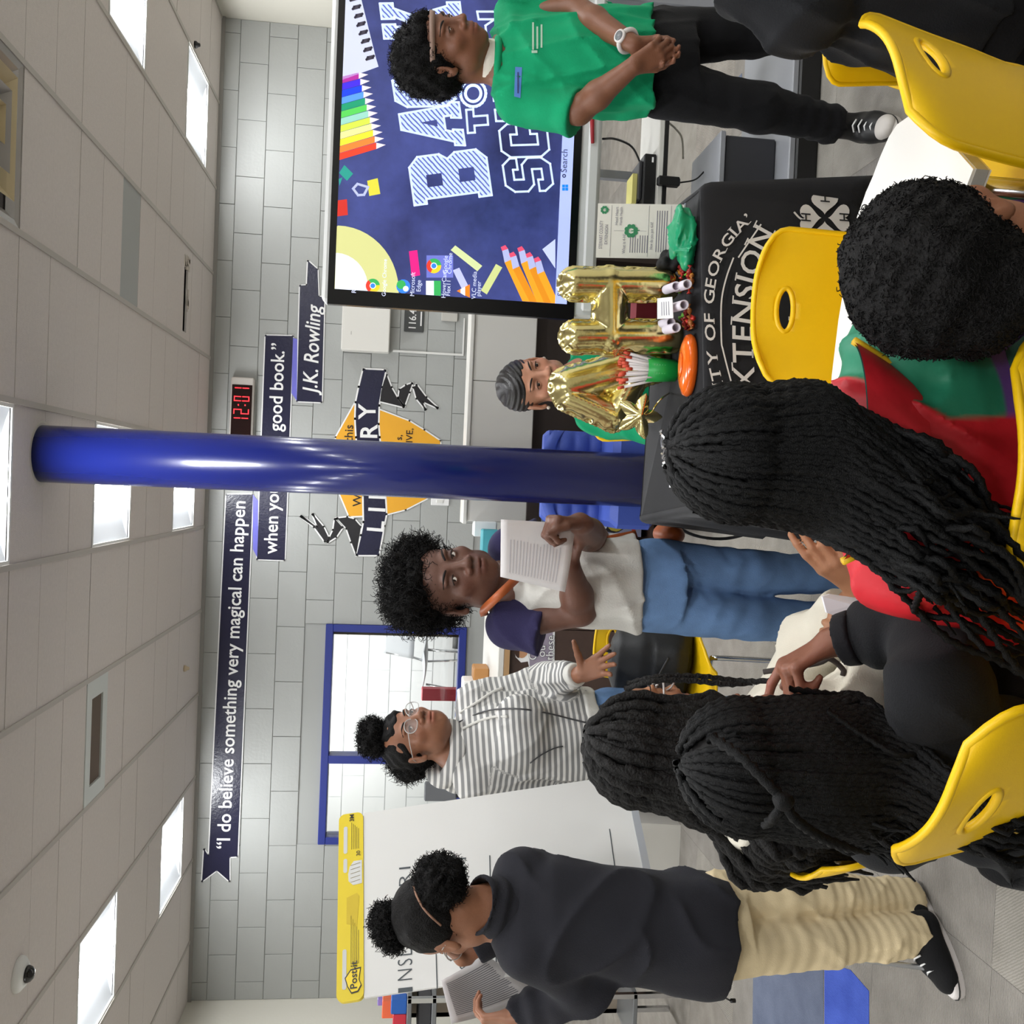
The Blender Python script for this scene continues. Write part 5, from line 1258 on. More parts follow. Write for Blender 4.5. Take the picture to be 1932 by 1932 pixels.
for k in range(9): S.ell(bb+np.array([rp.uniform(-.012, .02), rp.uniform(-.01, .02), .012+.004*k]), (.016, .016, .014), k=.006)
S.bump(.004, 160, 8); V, Q = S.mesh(1); V[:, 2] += BZ+.001-V[:, 2].min()
tag(quick_mesh('black_net_pouch', V, Q, mat('black_net', (22, 22, 24), .7)), 'small crumpled black net pouch beside the folded green shirt', 'pouch')
a, b2 = px(1195, 668, 2.18), px(1200, 560, 2.18)
t = thing('gift_bag', np.array([(a[0]+b2[0])/2, 2.2, BZ]), 'dark red bag standing on the table behind the letter balloon', 'bag')
MB().prism([(a[0], 2.17), (b2[0], 2.17), (b2[0]-.005, 2.23), (a[0]+.005, 2.23)], fr0, BZ+.001, a[2]).build('body', mat('maroon_paper', (110, 22, 34), .5), t)
m = MB()
for yy in (2.18, 2.22): m.tube(smooth_path([np.array([(a[0]+b2[0])/2-.02, yy, a[2]-.01]), np.array([(a[0]+b2[0])/2, yy, a[2]+.03]), np.array([(a[0]+b2[0])/2+.02, yy, a[2]-.01])], 10), .002, 5); 
m.build('handles', M_vblack, t)
m = MB()
rp = random.Random(9)
P = smooth_path([on_table(1256, 812), on_table(1258, 835), on_table(1259, 858), on_table(1262, 880)], 30)
for k, p in enumerate(P): 
    s_ = .005; T = np.eye(4); T[:3, :3] = np.array(Matrix.Rotation(rp.uniform(0, 3), 3, (rp.random(), rp.random(), rp.random()))); T[:3, 3] = p+np.array([rp.uniform(-.004, .004), rp.uniform(-.006, .006), .006+rp.uniform(0, .005)]); m.box((-s_, -s_*.6, -s_*.4), (s_, s_*.6, s_*.4), T=T)
tag(m.build('silver_tinsel', mat('silver_foil', (205, 205, 206), .25, .8)), 'strip of crinkled silver tinsel on the left end of the black table', 'tinsel', kind=None)
wpz = on_table(1272, 890)
t = thing('leaflet', wpz, 'white leaflet with a red corner on the left end of the black table', 'leaflet')
MB().box((wpz[0]-.035, wpz[1]-.03, BZ+.001), (wpz[0]+.03, wpz[1]+.02, BZ+.004)).build('sheet', M_vwhite, t); MB().box((wpz[0]-.03, wpz[1]-.028, BZ+.004), (wpz[0]+.0, wpz[1]-.01, BZ+.006)).build('red_corner', mat('red_print', (190, 40, 44), .5), t)
# black cable from the table to the floor
tag(MB().tube(smooth_path([px(1240, 965, 2.3), px(1265, 985, 2.35), px(1310, 1010, 2.4), px(1370, 1016, 2.45), px(1430, 998, 2.5), pz(1465, 972, .005)], 26), .0045, 6).build('floor_cable', M_black), 'black cable drooping from the table end to the floor', 'cable')
# ================================================================== flip chart on its easel
TL, TR, BLc = px(635, 1890, 2.45), px(640, 1541, 2.80), px(1258, 1862, 2.30)
ex = unit(TR-TL); up0 = TL-BLc; ey = unit(up0-ex*(up0@ex)); Hp = up0@ey; Wp = np.linalg.norm(TR-TL); nE = np.cross(ex, ey)
BLo = TL-ey*Hp
t = thing('flip_chart', (BLo+ex*Wp/2)*np.array([1, 1, 0]), 'white flip chart pad with a yellow header on a silver easel', 'flip chart')
fe = (BLo, ex, ey); hd = .072
if nE[1] > 0: nE = -nE
def rrect(x0, y0, x1, y1, r, n=5):
    out = []
    for cx, cy, a0 in ((x1-r, y0+r, -PI/2), (x1-r, y1-r, 0), (x0+r, y1-r, PI/2), (x0+r, y0+r, PI)): out += [(cx+r*math.cos(a0+PI/2*k/n), cy+r*math.sin(a0+PI/2*k/n)) for k in range(n+1)]
    return out
pad = MB().prism([(0, 0), (Wp, 0), (Wp, Hp-hd), (0, Hp-hd)], fe, -.012, 0).build('paper_pad', mat('pad_paper', (226, 225, 222), .65, bump=.08, bscale=9), t)
hdr = MB().prism(rrect(-.004, Hp-hd, Wp+.004, Hp, .018), fe, -.014, .003).build('header_card', mat('yellow_card', (226, 200, 22), .45), t)
for u0, u1 in ((.05, .25), (.66, .74), (.77, .93)): MB().prism(rrect(Wp*u0, Hp-.026, Wp*u1, Hp-.015, .005), fe, .003, .0038).build('handle_slot', mat('slot_grey', (206, 206, 204), .6), hdr)
MB().prism([(Wp*q, Hp-hd*r) for q, r in ((.36, .75), (.38, .35), (.52, .35), (.54, .75), (.52, .85))], fe, .003, .0036).build('printed_flap', mat('yellow_dark', (206, 178, 20), .5), hdr)
m = MB()
for k, (q, r) in enumerate([(.60, .9), (.59, .66), (.61, .46), (.64, .40), (.68, .44), (.71, .55), (.71, .75), (.69, .92)]): pass
m.prism([(Wp*q, Hp-hd*r) for q, r in [(.59, .95), (.585, .6), (.61, .42), (.65, .40), (.69, .46), (.72, .62), (.72, .95)]], fe, .003, .0042); m.build('printed_hands', mat('print_white', (214, 214, 212), .6), hdr)
m = MB()
for k in range(5): m.prism([(Wp*.60+k*.012, Hp-hd*.5), (Wp*.60+k*.012+.0012, Hp-hd*.5), (Wp*.61+k*.012+.0012, Hp-hd*.88), (Wp*.61+k*.012, Hp-hd*.88)], fe, .0043, .0046)
for k in range(5): m.prism([(Wp*.17, Hp-hd*(.52+.07*k)), (Wp*(.42-.02*k), Hp-hd*(.52+.07*k)), (Wp*(.42-.02*k), Hp-hd*(.54+.07*k)), (Wp*.17, Hp-hd*(.54+.07*k))], fe, .0032, .0036)
for k in range(5): m.prism([(Wp*.79, Hp-hd*(.52+.07*k)), (Wp*(.95-.01*k), Hp-hd*(.52+.07*k)), (Wp*(.95-.01*k), Hp-hd*(.54+.07*k)), (Wp*.79, Hp-hd*(.54+.07*k))], fe, .0032, .0036)
m.build('printed_lines', mat('header_print', (120, 106, 30), .6), hdr)
m = MB(); put_text(m, '3M', BLo+ex*Wp*.955+ey*(Hp-hd*.62), ex, ey, .018, off=.0046, bold=.02); put_text(m, '30', BLo+ex*Wp*.745+ey*(Hp-hd*.88), ex, ey, .016, off=.0046, bold=.01); put_text(m, 'Post-it', BLo+ex*Wp*.045+ey*(Hp-hd*.76), ex, ey, .026, off=.0062, bold=.015); m.build('header_lettering', M_vblack, hdr)
LG = [(.03, .80), (.025, .55), (.06, .40), (.105, .30), (.145, .52), (.15, .9), (.09, .84), (.06, .93)]
MB().prism([(Wp*q, Hp-hd*r) for q, r in LG], fe, .003, .0044).build('logo_edge', M_vblack, hdr); cL = np.mean(LG, 0); MB().prism([(Wp*(cL[0]+(q-cL[0])*.88), Hp-hd*(cL[1]+(r-cL[1])*.88)) for q, r in LG], fe, .004, .0052).build('logo_badge', mat('logo_yellow', (246, 214, 40), .5), hdr)
M_mk = mat('marker_ink', (74, 80, 84), .7)
def pp_(x, y): return pplane(x, y, BLo, nE)
nn = nE*.0012
def pad_text(s_, a, b2, hgt, name='handwriting'):
    A, B = pp_(*a), pp_(*b2); e = unit(B-A); u_ = np.cross(nE, e); u_ = u_ if u_[2] > 0 else -u_
    m = MB(); v, f = text_mesh(s_, 1., -.012, spacing=1.15); L = np.linalg.norm(B-A); x0, x1 = v[:, 0].min(), v[:, 0].max()
    m.add(A+e*(v[:, :1]-x0)*L/(x1-x0)+u_*v[:, 1:2]*hgt/.73+nn, f); m.build(name, M_mk, pad)
pad_text('1', (779, 1871), (779, 1862), .042); pad_text('NSDEH', (778, 1848), (778, 1738), .042); pad_text('RI', (775, 1670), (775, 1635), .036); pad_text('SL', (890, 1828), (890, 1790), .035); pad_text('IH', (880, 1652), (880, 1618), .038)
def pad_line(a, b2):
    A, B = pp_(*a)+nn, pp_(*b2)+nn; e = unit(B-A); q = np.cross(nE, e)*.0014; MB().add([A-q, B-q, B+q, A+q], [(0, 1, 2, 3)]).build('ruled_line', M_mk, pad)
for a, b2 in (((825, 1866), (823, 1800)), ((937, 1830), (935, 1786)), ((925, 1662), (924, 1614)), ((1162, 1650), (1150, 1564))): pad_line(a, b2)
M_sil = mat('silver_tube', (206, 208, 212), .3, .7)
top = BLo+ex*Wp/2+ey*(Hp-.05)-nE*.03
f1, f2 = pz(1810, 1832, 0), pz(1636, 1848, 0); f3 = pz(1380, 1470, 0)
for fpt, n_ in ((f1, BLo+ex*.06+ey*.01-nE*.02), (f2+np.array([0, .25, 0]), top-nE*.05), (f3, BLo+ex*(Wp-.06)+ey*.01-nE*.02)):
    fpt = np.array(fpt); o = MB().tube([fpt+EZ*.02, n_], .0065, 10).build('leg', M_sil, t); MB().cyl(fpt, fpt+EZ*.03, .0095, .009, 12).build('foot_cap', M_black, o)
MB().prism([(0.02, -.02), (Wp+.02, -.02), (Wp+.02, 0), (.02, 0)], fe, -.03, .012).build('tray', M_sil, t)
MB().tube([BLo+ex*(Wp-.12)+ey*(-.03)+nE*.02, BLo+ex*(Wp+.05)-ey*.02+nE*.03, BLo+ex*(Wp+.05)+ey*.02+nE*.0], .008, 8).build('tray_clip', M_sil, t)
# ================================================================== backpack on the chair behind
P0 = CH['P'].location; bp = np.array([P0[0], P0[1], .42*CH['P'].scale[0]])
c_, s_ = math.cos(2.75), math.sin(2.75)
def loc(x, y, z): k_ = CH['P'].scale[0]; return np.array([bp[0]+(c_*x-s_*y)*k_, bp[1]+(s_*x+c_*y)*k_, bp[2]+z*k_])
S = Sculpt(loc(0, 0, 0)-np.array([.24, .24, .02]), loc(0, 0, 0)+np.array([.24, .24, .36]), .006)
sd = np.array([c_, s_, 0])
S.loft([(loc(0, -.06, .004), .13, .075), (loc(0, -.06, .05), .145, .085), (loc(0, -.07, .2), .14, .08), (loc(0, -.085, .28), .11, .06), (loc(0, -.09, .305), .07, .035)], sd, p=3.)
S.loft([(loc(0, .02, .03), .10, .03), (loc(0, .025, .08), .11, .035), (loc(0, .01, .16), .10, .03)], sd, k=.012, p=3.); S.bump(.003, 45, 2)
V, Q = S.mesh(1); V[:, 2] = np.maximum(V[:, 2], bp[2]+.004)
t = thing('backpack', (bp[0], bp[1], bp[2]+.004), 'black backpack sitting on the yellow chair behind the girl with the sheet', 'backpack'); quick_mesh('bag', V, Q, mat('black_nylon', (26, 27, 29), .6, bump=.2, bscale=300), t)
MB().tube(smooth_path([loc(-.03, -.08, .29), loc(-.03, -.09, .335), loc(.03, -.09, .335), loc(.03, -.08, .29)], 12), .006, 6).build('grab_handle', M_black, t)
MB().tube(smooth_path([loc(-.10, .06, .12), loc(0, .065, .15), loc(.10, .055, .12)], 12), .003, 5).build('zip', mat('charcoal', (52, 52, 56), .5), t)
# ================================================================== people: builders
from mathutils.bvhtree import BVHTree
def yaw_of(dx, dy): return math.atan2(-dx, dy)
def skin_mat(): return mat('skin', (120, 80, 60), .48, attr='Col', bump=.12, bscale=420, vary=.05, vscale=30, spec=.45, sss=.06)
M_eyew = mat('eye_white', (226, 220, 214), .15); M_iris = mat('eye_iris', (44, 26, 18), .12); M_brow = mat('brow_hair', (20, 14, 12), .8)
class Head:
    def __init__(s, c, R, k): s.c = np.asarray(c, float); s.R = np.asarray(R, float); s.k = k
    def W(s, p): return s.c+s.R@(np.asarray(p, float)*s.k)
    def L(s, P): return ((np.asarray(P)-s.c)@s.R)/s.k
def add_head(S, H, eyes=1., mouth=0., face=True):
    k = H.k; R = H.R
    def e(c, r, kk=.012, sub=False, RR=None): S.ell(H.W(c), np.array(r)*k, R if RR is None else R@RR, kk*k, sub)
    def cn(a, b, ra, rb, kk=.01, sub=False): S.cone(H.W(a), H.W(b), ra*k, rb*k, kk*k, sub)
    e((0, -.018, .030), (.073, .090, .076)); e((0, .022, .040), (.063, .064, .054), .02)
    e((0, .030, -.028), (.057, .060, .076), .025); e((0, .034, -.066), (.044, .046, .036), .02)
    if face:
        e((0, .068, -.086), (.018, .016, .015), .018)
        for sx in (-1, 1):
            e((sx*.040, .056, -.020), (.022, .020, .019), .018)
            e((sx*.046, .020, -.062), (.016, .030, .026), .02)
            e((sx*.026, .079, .022), (.022, .010, .007), .012)
        e((0, .070, -.054), (.030, .022, .024), .016)
        for sx in (-1, 1): e((sx*.030, .093, .003), (.017, .012, .0115), .010, True)
        for sx in (-1, 1): e((sx*.0305, .0735, .003), (.0148, .0140, .0125), .003)
        for sx in (-1, 1): e((sx*.0305, .0900, .0015), (.0132, .0085, .0048*eyes), .0015, True)
        cn((0, .084, .012), (0, .100, -.022), .0068, .0098, .010); e((0, .103, -.027), (.0120, .0110, .0092), .007)
        for sx in (-1, 1): e((sx*.0155, .092, -.031), (.0094, .0095, .0076), .006); 
        for sx in (-1, 1): e((sx*.0072, .0985, -.0385), (.0040, .0050, .0042), .002, True)
        e((0, .0870, -.0520), (.0225, .0110, .0068), .004); e((0, .0860, -.0632), (.0195, .0115, .0080), .004)
        e((0, .097, -.0572), (.0225, .010, .0011+.0035*mouth), .0015, True)
    for sx in (-1, 1):
        RR = np.array(Matrix.Rotation(sx*-.30, 3, 'Z') @ Matrix.Rotation(.15, 3, 'X'))
        e((sx*.075, -.006, -.006), (.0075, .0175, .0300), .006, False, RR); e((sx*.083, -.003, -.003), (.0060, .0095, .0180), .004, True, RR); e((sx*.073, .004, -.030), (.006, .008, .008), .005)
def skin_colors(V, base, H=None, lips=(0.72, .48, .46), lipmix=.55):
    b = np.array(lin(base)); C = np.tile(b, (len(V), 1))
    if H is not None:
        L = H.L(V); x, y, z = L.T
        m = np.exp(-((x/.0225)**4+((z+.0575)/.0118)**4))*(y > .068); C = C*(1-lipmix*m[:, None])+np.array([b[0]*1.30, b[1]*.80, b[2]*.95])*lipmix*m[:, None]
        d = np.exp(-(((np.abs(x)-.031)/.020)**2+((z-.004)/.013)**2))*(y > .055); C *= (1-.30*d)[:, None]
        ns = np.exp(-(((np.abs(x)-.0072)/.0042)**2+((z+.0385)/.0038)**2))*(y > .085); C *= (1-.7*ns)[:, None]  # nostril openings: the dark of the holes is put into the vertex colour
        ck = np.exp(-(((np.abs(x)-.042)/.02)**2+((z+.026)/.02)**2))*(y > .03); C[:, 0] *= 1+.10*ck
        hh = np.exp(-((x/.03)**2+((z+.0572)/.0016)**2))*(y > .075); C *= (1-.4*hh)[:, None]
    return C
def add_face_parts(body, V, Q, H, gaze=(0, 1, 0), brows=True, lashes=True):
    bv = BVHTree.FromPolygons([tuple(v) for v in V], [tuple(int(i) for i in q) for q in Q])
    def surf(x, z):
        o = H.W((x, .16, z)); d = -(H.R@np.array([0, 1., 0])); h = bv.ray_cast(Vector(o), Vector(d), .2)
        return np.array(h[0]) if h[0] is not None else H.W((x, .08, z))
    fwd = H.R@np.array([0, 1., 0])
    for sx in (-1, 1):
        c = H.W((sx*.0305, .0735, .0022)); r = .0116*H.k; g = unit(H.R@unit(np.array(gaze, float))); u_ = unit(np.cross(g, EZ+.01)); w_ = np.cross(u_, g); m = MB(); rings = [0, .22, .42, .5, .8, 1.2, 1.7, 2.3, PI]; rows = []
        for a in rings: rows.append([c+r*(g*math.cos(a)+(u_*math.cos(q)+w_*math.sin(q))*math.sin(a)) for q in np.linspace(0, 2*PI, 17)[:-1]])
        for i in range(len(rings)-1): m.grid(rows[i:i+2], 2 if i < 1 else (1 if i < 3 else 0), closed_u=True)
        m.build('eye', [M_eyew, M_iris, M_black], body)
        if lashes:
            P = [H.W((sx*(.0305+q*.0135), .0735+.0128*math.sqrt(max(.02, 1-(q*.86)**2)), .0030+.0042*(1-q*q))) for q in np.linspace(-1, 1, 9)]; MB().tube(P, .0011*H.k, 5).build('eyelash', M_brow, body)
        if brows:
            P = [surf(sx*q, .0215+.006*math.sin((q-.012)/.036*PI*.75))+fwd*.0006 for q in np.linspace(.012, .048, 10)]
            MB().tube(P, np.array([.0016, .0026, .003, .0031, .003, .0028, .0025, .002, .0015, .0008])*H.k*.9, 6).build('eyebrow', M_brow, body)
    return bv
def add_hand(S, wrist, d, n, side, sc=1., curl=((.25, .3),)*4, thumb=(.7, .35, .3), spread=.06, fl=1.):
    """wrist point, finger direction d, palm normal n (the way the palm faces), side=+1/-1: which side carries the thumb"""
    wrist = np.asarray(wrist, float); d = unit(d); n = unit(np.asarray(n, float)-d*(np.asarray(n, float)@d)); lat = np.cross(d, n)*side
    tips = []
    S.cone(wrist-d*.02*sc, wrist+d*.015*sc, .019*sc, .021*sc, .012*sc, flat=(n, .78))
    for i in range(4):
        off = (.0265-.0175*i)*sc; kn = wrist+d*(.083-.004*(i-1)**2*.6-(.006 if i == 3 else 0))*sc+lat*off
        S.cone(wrist+d*.012*sc+lat*off*.6, kn, .0145*sc, .0108*sc, .010*sc, flat=(n, .85))
        L = np.array([.040, .045, .042, .032])[i]*sc*fl; a = 0.; p = kn; dd = unit(d+lat*spread*(1.5-i)); c1, c2 = curl[i]
        for j, (l, r0, r1, c) in enumerate(((L, .0092, .0082, c1), (L*.66, .0082, .0074, c2), (L*.52, .0074, .0060, c2*.7))):
            a += c; e = unit(dd*math.cos(a)+n*math.sin(a)); q = p+e*l
            S.cone(p, q, r0*sc, r1*sc, .0028*sc if j else .006*sc); p = q
        tips.append((p, e))
    out, c1, c2 = thumb
    b = wrist+d*.022*sc+lat*.022*sc+n*.004*sc; dr = unit(d*math.cos(out)+lat*math.sin(out)+n*.25); p = b
    for j, (l, r0, r1, c) in enumerate(((.040, .0135, .0108, 0), (.030, .0105, .0090, c1), (.024, .0090, .0068, c2))):
        ax = unit(np.cross(dr, n)); dr = unit(dr*math.cos(c)+n*math.sin(c)*.5-lat*math.sin(c)*.6+d*math.sin(c)*.4) if c else dr
        q = p+dr*l*sc; S.cone(p, q, r0*sc, r1*sc, .006*sc if j < 2 else .003*sc); p = q
    tips.append((p, dr))
    return tips
def bbox_of(pts, pad):
    P = np.array(pts); return P.min(0)-pad, P.max(0)+pad
def hem_cut(P): return P
def fold_noise(V, N, amp, scale, seed): return V+N*(noise3(V, scale, seed)*amp)[:, None]
def normals(V, Q):
    n = np.cross(V[Q[:, 2]]-V[Q[:, 0]], V[Q[:, 3]]-V[Q[:, 1]]); N = np.zeros_like(V)
    for i in range(4): np.add.at(N, Q[:, i], n)
    return N/(np.linalg.norm(N, axis=1)[:, None]+1e-12)
def curly_hair(root, blobs, h=.005, curls=900, L=.022, cr=.006, th=.0011, color=(18, 15, 15), seed=0, bump=.005, name='hair', cutf=None, keep=None, fuzz=1.0):
    lo, hi = bbox_of([b[0] for b in blobs], max(max(b[1]) for b in blobs)+.02); S = Sculpt(lo, hi, h)
    for b in blobs: S.ell(b[0], b[1], b[2] if len(b) > 2 else None, .012)
    if cutf: cutf(S)
    S.bump(bump, 190, seed); S.bump(bump*.7, 85, seed+1); V, Q = S.mesh(1); N = normals(V, Q)
    r = np.random.default_rng(seed); m = mat('hair_%d_%d_%d' % color, color, .7, bump=.9, bscale=260, spec=.22, vary=.35, vscale=120)
    idx = r.integers(0, len(V), int(curls*1.5))
    if keep is not None: idx = np.array([i for i in idx if keep(V[i], N[i])], int)
    o = quick_mesh(name, V, Q, m, root)
    if curls:
        k = len(idx); n = N[idx]+r.normal(size=(k, 3))*.35; n /= np.linalg.norm(n, axis=1)[:, None]; u_ = np.cross(n, r.normal(size=(k, 3))); u_ /= np.linalg.norm(u_, axis=1)[:, None]; w_ = np.cross(n, u_)
        ph = r.random((k, 1))*6.28; tn = .55+r.random((k, 1))*.8; l = L*(.5+.8*r.random((k, 1)))*fuzz; q = np.linspace(0, 1, 9)[None]; rad = cr*(.5+.5*q)*(.6+.6*r.random((k, 1)))
        a1 = np.cos(ph+tn*6.28*q)*rad-rad[:, :1]*np.cos(ph); a2 = np.sin(ph+tn*6.28*q)*rad-rad[:, :1]*np.sin(ph)
        P = (V[idx]-n*.004)[:, None]+n[:, None]*(l*q)[..., None]+u_[:, None]*a1[..., None]+w_[:, None]*a2[..., None]
        tg = np.gradient(P, axis=1); tg /= np.linalg.norm(tg, axis=2)[..., None]+1e-9; s1 = np.cross(tg, n[:, None]+.01); s1 /= np.linalg.norm(s1, axis=2)[..., None]+1e-9; s2 = np.cross(tg, s1); tr_ = np.linspace(th, th*.5, 9)[None, :, None]
        R3 = np.stack([P+tr_*(s1*math.cos(x)+s2*math.sin(x)) for x in (0, 2.094, 4.189)], 2).reshape(-1, 3)
        base = (np.arange(k)[:, None, None]*27+np.arange(8)[None, :, None]*3); kk = np.arange(3)[None, None]; k2 = (kk+1) % 3
        c = quick_mesh('curls', R3, np.stack([base+kk, base+k2, base+3+k2, base+3+kk], -1).reshape(-1, 4), m, o); c['kind'] = 'stuff'
    return o, V, Q
def braid_mesh(P, r, pitch=.017, n=8, seed=0, amp=.30, taper=.85):
    """a plaited rope along the polyline P"""
    D = np.concatenate([[0], np.cumsum(np.linalg.norm(np.diff(P, axis=0), axis=1))]); m = max(8, int(D[-1]/.0064)); s_ = np.linspace(0, D[-1], m)
    C = np.stack([np.interp(s_, D, P[:, k]) for k in range(3)], 1); t = np.gradient(C, axis=0); t /= np.linalg.norm(t, axis=1)[:, None]+1e-9
    u = np.cross(t, np.array([.3, .9, .1])); u /= np.linalg.norm(u, axis=1)[:, None]+1e-9; w = np.cross(t, u)
    q = np.linspace(0, 2*PI, n, endpoint=False)
    tp = np.where(s_ < D[-1]*taper, 1, 1-.75*(s_-D[-1]*taper)/(D[-1]*(1-taper)+1e-9))
    ph = s_*2*PI/pitch+seed
    rad = r*tp[:, None]*(1+amp*np.sin(ph[:, None]+2.0*np.cos(q)[None, :]))
    V = C[:, None, :]+rad[..., None]*(u[:, None, :]*np.cos(q)[None, :, None]+w[:, None, :]*np.sin(q)[None, :, None])
    V = V.reshape(-1, 3); f = []
    i = np.arange(m-1)[:, None]*n; k = np.arange(n)[None, :]; k2 = (k+1) % n
    Q = np.stack([i+k, i+k2, i+n+k2, i+n+k], -1).reshape(-1, 4)
    return V, Q
def patch(root, bv, pts, m, name, off=.0015, nx=8, ny=4, mats=None):
    """lays a small printed patch (picture corner points: tl, tr, br, bl) onto a garment"""
    A = [np.array(p, float) for p in pts]; P = []
    for i in range(ny+1):
        row = []
        for j in range(nx+1):
            u_, v_ = j/nx, i/ny; p = (A[0]*(1-u_)+A[1]*u_)*(1-v_)+(A[3]*(1-u_)+A[2]*u_)*v_
            d = unit(ray(*p)); h = bv.ray_cast(Vector(CAM), Vector(d), 9.)
            row.append((np.array(h[0]) if h[0] is not None else CAM+d*2.5)-d*off)
        P.append(row)
    return MB().grid(P).build(name, m, root)
def bvh(V, Q): return BVHTree.FromPolygons([tuple(map(float, v)) for v in V], [tuple(int(i) for i in q) for q in Q])
def person(base, label, group=None):
    return thing('person', (base[0], base[1], 0 if len(base) < 3 else base[2]), label, 'person')
def body_mesh(root, H, neck, arms, tone, h=.0034, chest=None, face=True, eyes=1., mouth=0., hands=None, gaze=(0, 1, 0), parts=True, lipmix=.55, neck_r=.047, extra=None):
    """one skin: head, neck, shoulders, arms and hands"""
    pts = [H.W((x*.115, y*.125, z*.125)) for x in (-1, 1) for y in (-1, 1) for z in (-1, 1)]+[neck]
    for a in arms: pts += [p for p in a['j']]
    for a in arms:
        if 'd' in a: pts += [np.asarray(a['j'][2])+unit(a['d'])*.2*a.get('sc', 1)]
    lo, hi = bbox_of(pts, .05); S = Sculpt(lo, hi, h)
    add_head(S, H, eyes, mouth, face)
    k = H.k
    S.cone(H.W((0, -.022, -.045)), neck, neck_r*k, neck_r*k*1.08, .02)
    for a in arms:
        sh, el, wr = [np.asarray(p, float) for p in a['j']]; r = a.get('r', (.040, .036, .022))
        S.cone(neck-EZ*.01, sh, .045*k, r[0], .03); S.cone(sh, el, r[0], r[1], .02); S.cone(el, el+(wr-el)*.35, r[1], r[1]*.98, .015); S.cone(el+(wr-el)*.35, wr, r[1]*.98, r[2], .015)
        if 'd' in a: a['tips'] = add_hand(S, wr, a['d'], a['n'], a['side'], a.get('sc', 1.), a.get('curl', ((.25, .3),)*4), a.get('thumb', (.7, .35, .3)), a.get('spread', .06))
    if extra: extra(S)
    V, Q = S.mesh(1)
    C = skin_colors(V, tone, H if face else None, lipmix=lipmix)
    o = quick_mesh('body', V, Q, skin_mat(), root, colors=C)
    bv = add_face_parts(o, V, Q, H, gaze) if (face and parts) else None
    return o, V, Q
def nails(body, tips, sc, tone=(206, 160, 140)):
    pass
def glasses(root, H, m, w=.026, hgt=.019, lens=True, thin=.0013):
    g = MB(); 
    def loop(sx): return [H.W((sx*.031+w*math.cos(q)*abs(math.cos(q))**-.25 if abs(math.cos(q)) > .05 else sx*.031, .100-.006*abs(math.cos(q)), -.001+hgt*math.sin(q))) for q in np.linspace(0.01, 2*PI+.01, 21)[:-1]]
    for sx in (-1, 1): g.tube(loop(sx), thin*H.k, 6, closed=True)
    g.tube([H.W((-.006, .105, .004)), H.W((0, .107, .006)), H.W((.006, .105, .004))], thin*H.k, 6)
    for sx in (-1, 1): g.tube([H.W((sx*(.031+w), .096, .006)), H.W((sx*.070, .06, .006)), H.W((sx*.078, .0, .006)), H.W((sx*.077, -.018, -.006))], thin*H.k, 6)
    o = g.build('glasses', m, root)
    if lens:
        for sx in (-1, 1): MB().add(loop(sx), [tuple(range(20))]).build('lens', mat('spectacle_lens', (245, 248, 250), .02, alpha=.12), o)
    return o
def shoe(root, heel, toe, w, upper, sole_c, stripe=None, laces=True, h=.004, high=.085):
    heel = np.asarray(heel, float); toe = np.asarray(toe, float); d = unit((toe-heel)*np.array([1, 1, 0])); L = np.linalg.norm((toe-heel)[:2]); sd = np.cross(d, EZ)
    lo, hi = bbox_of([heel, toe], .06); hi[2] = heel[2]+.16; lo[2] = heel[2]-.01
    S = Sculpt(lo, hi, h)
    S.cone(heel+d*.04+EZ*.035, heel+d*.05+EZ*(high+.03), .036, .036, .02, cut=(0, 1)); S.cone(heel+d*.045+EZ*.035, heel+d*(L*.55)+EZ*.045, .036, .036, .03, flat=(EZ, .9)); S.cone(heel+d*(L*.5)+EZ*.035, heel+d*(L-.045)+EZ*.026, .038, .036, .03, flat=(EZ, .75))
    S.custom(lo, hi, lambda X, Y, Z: Z-heel[2]-.014+0*X+0*Y, .0, True) if False else None
    V, Q = S.mesh(1); V[:, 2] = np.maximum(V[:, 2], heel[2]+.012)
    o = quick_mesh('shoe', V, Q, upper, root)
    n = 26; outl = []
    for q in np.linspace(0, 2*PI, n, endpoint=False):
        a = math.cos(q); b = math.sin(q); outl.append((heel+d*(L/2+a*(L/2+.004))+sd*b*(w*(.86+.14*a))))
    m = MB(); rows = [[p+EZ*z for p in outl] for z in (.0, .010, .022, .026)]
    rows = [[c+(p-c)*f for p, c in zip(r, [heel+d*L/2+EZ*z]*n)] for r, f, z in zip(rows, (.97, 1., 1., .96), (.0, .010, .022, .026))]
    m.grid(rows, closed_u=True); m.add(rows[0], [tuple(range(n-1, -1, -1))]); m.add(rows[-1], [tuple(range(n))]); m.build('sole', sole_c, o)
    if stripe is not None:
        m = MB(); m.tube([p+EZ*.016+unit(p-(heel+d*L/2))*.0012 for p in outl], .0016, 5, closed=True); m.build('foxing_stripe', stripe, o)
    if laces:
        for k in range(4):
            c = heel+d*(L*.48+k*.016)+EZ*(.092-.010*k); MB().tube([c-sd*.017-EZ*.004, c+EZ*.004, c+sd*.017-EZ*.004], .0025, 5).build('lace', M_vwhite, o)
        
    return o
def garment(root, name, fn, pts, pad, m, h=.006, bump=(.004, 34), seed=0, relax=1, fattr=None):
    lo, hi = bbox_of(pts, pad); S = Sculpt(lo, hi, h); fn(S)
    if bump: S.bump(bump[0]*.7, bump[1], seed); S.creases(bump[0]*1.5, bump[1]*.9, seed+9)
    V, Q = S.mesh(relax)
    o = quick_mesh(name, V, Q, m, root, fattr=fattr(V) if fattr else None)
    return o, V, Q
def fabric(name, c, rough=.85, bump=.25, bscale=260, vary=.04, sheen=.04): return mat(name, c, rough, bump=bump, bscale=bscale, vary=vary, vscale=18, sheen=sheen, spec=.25)

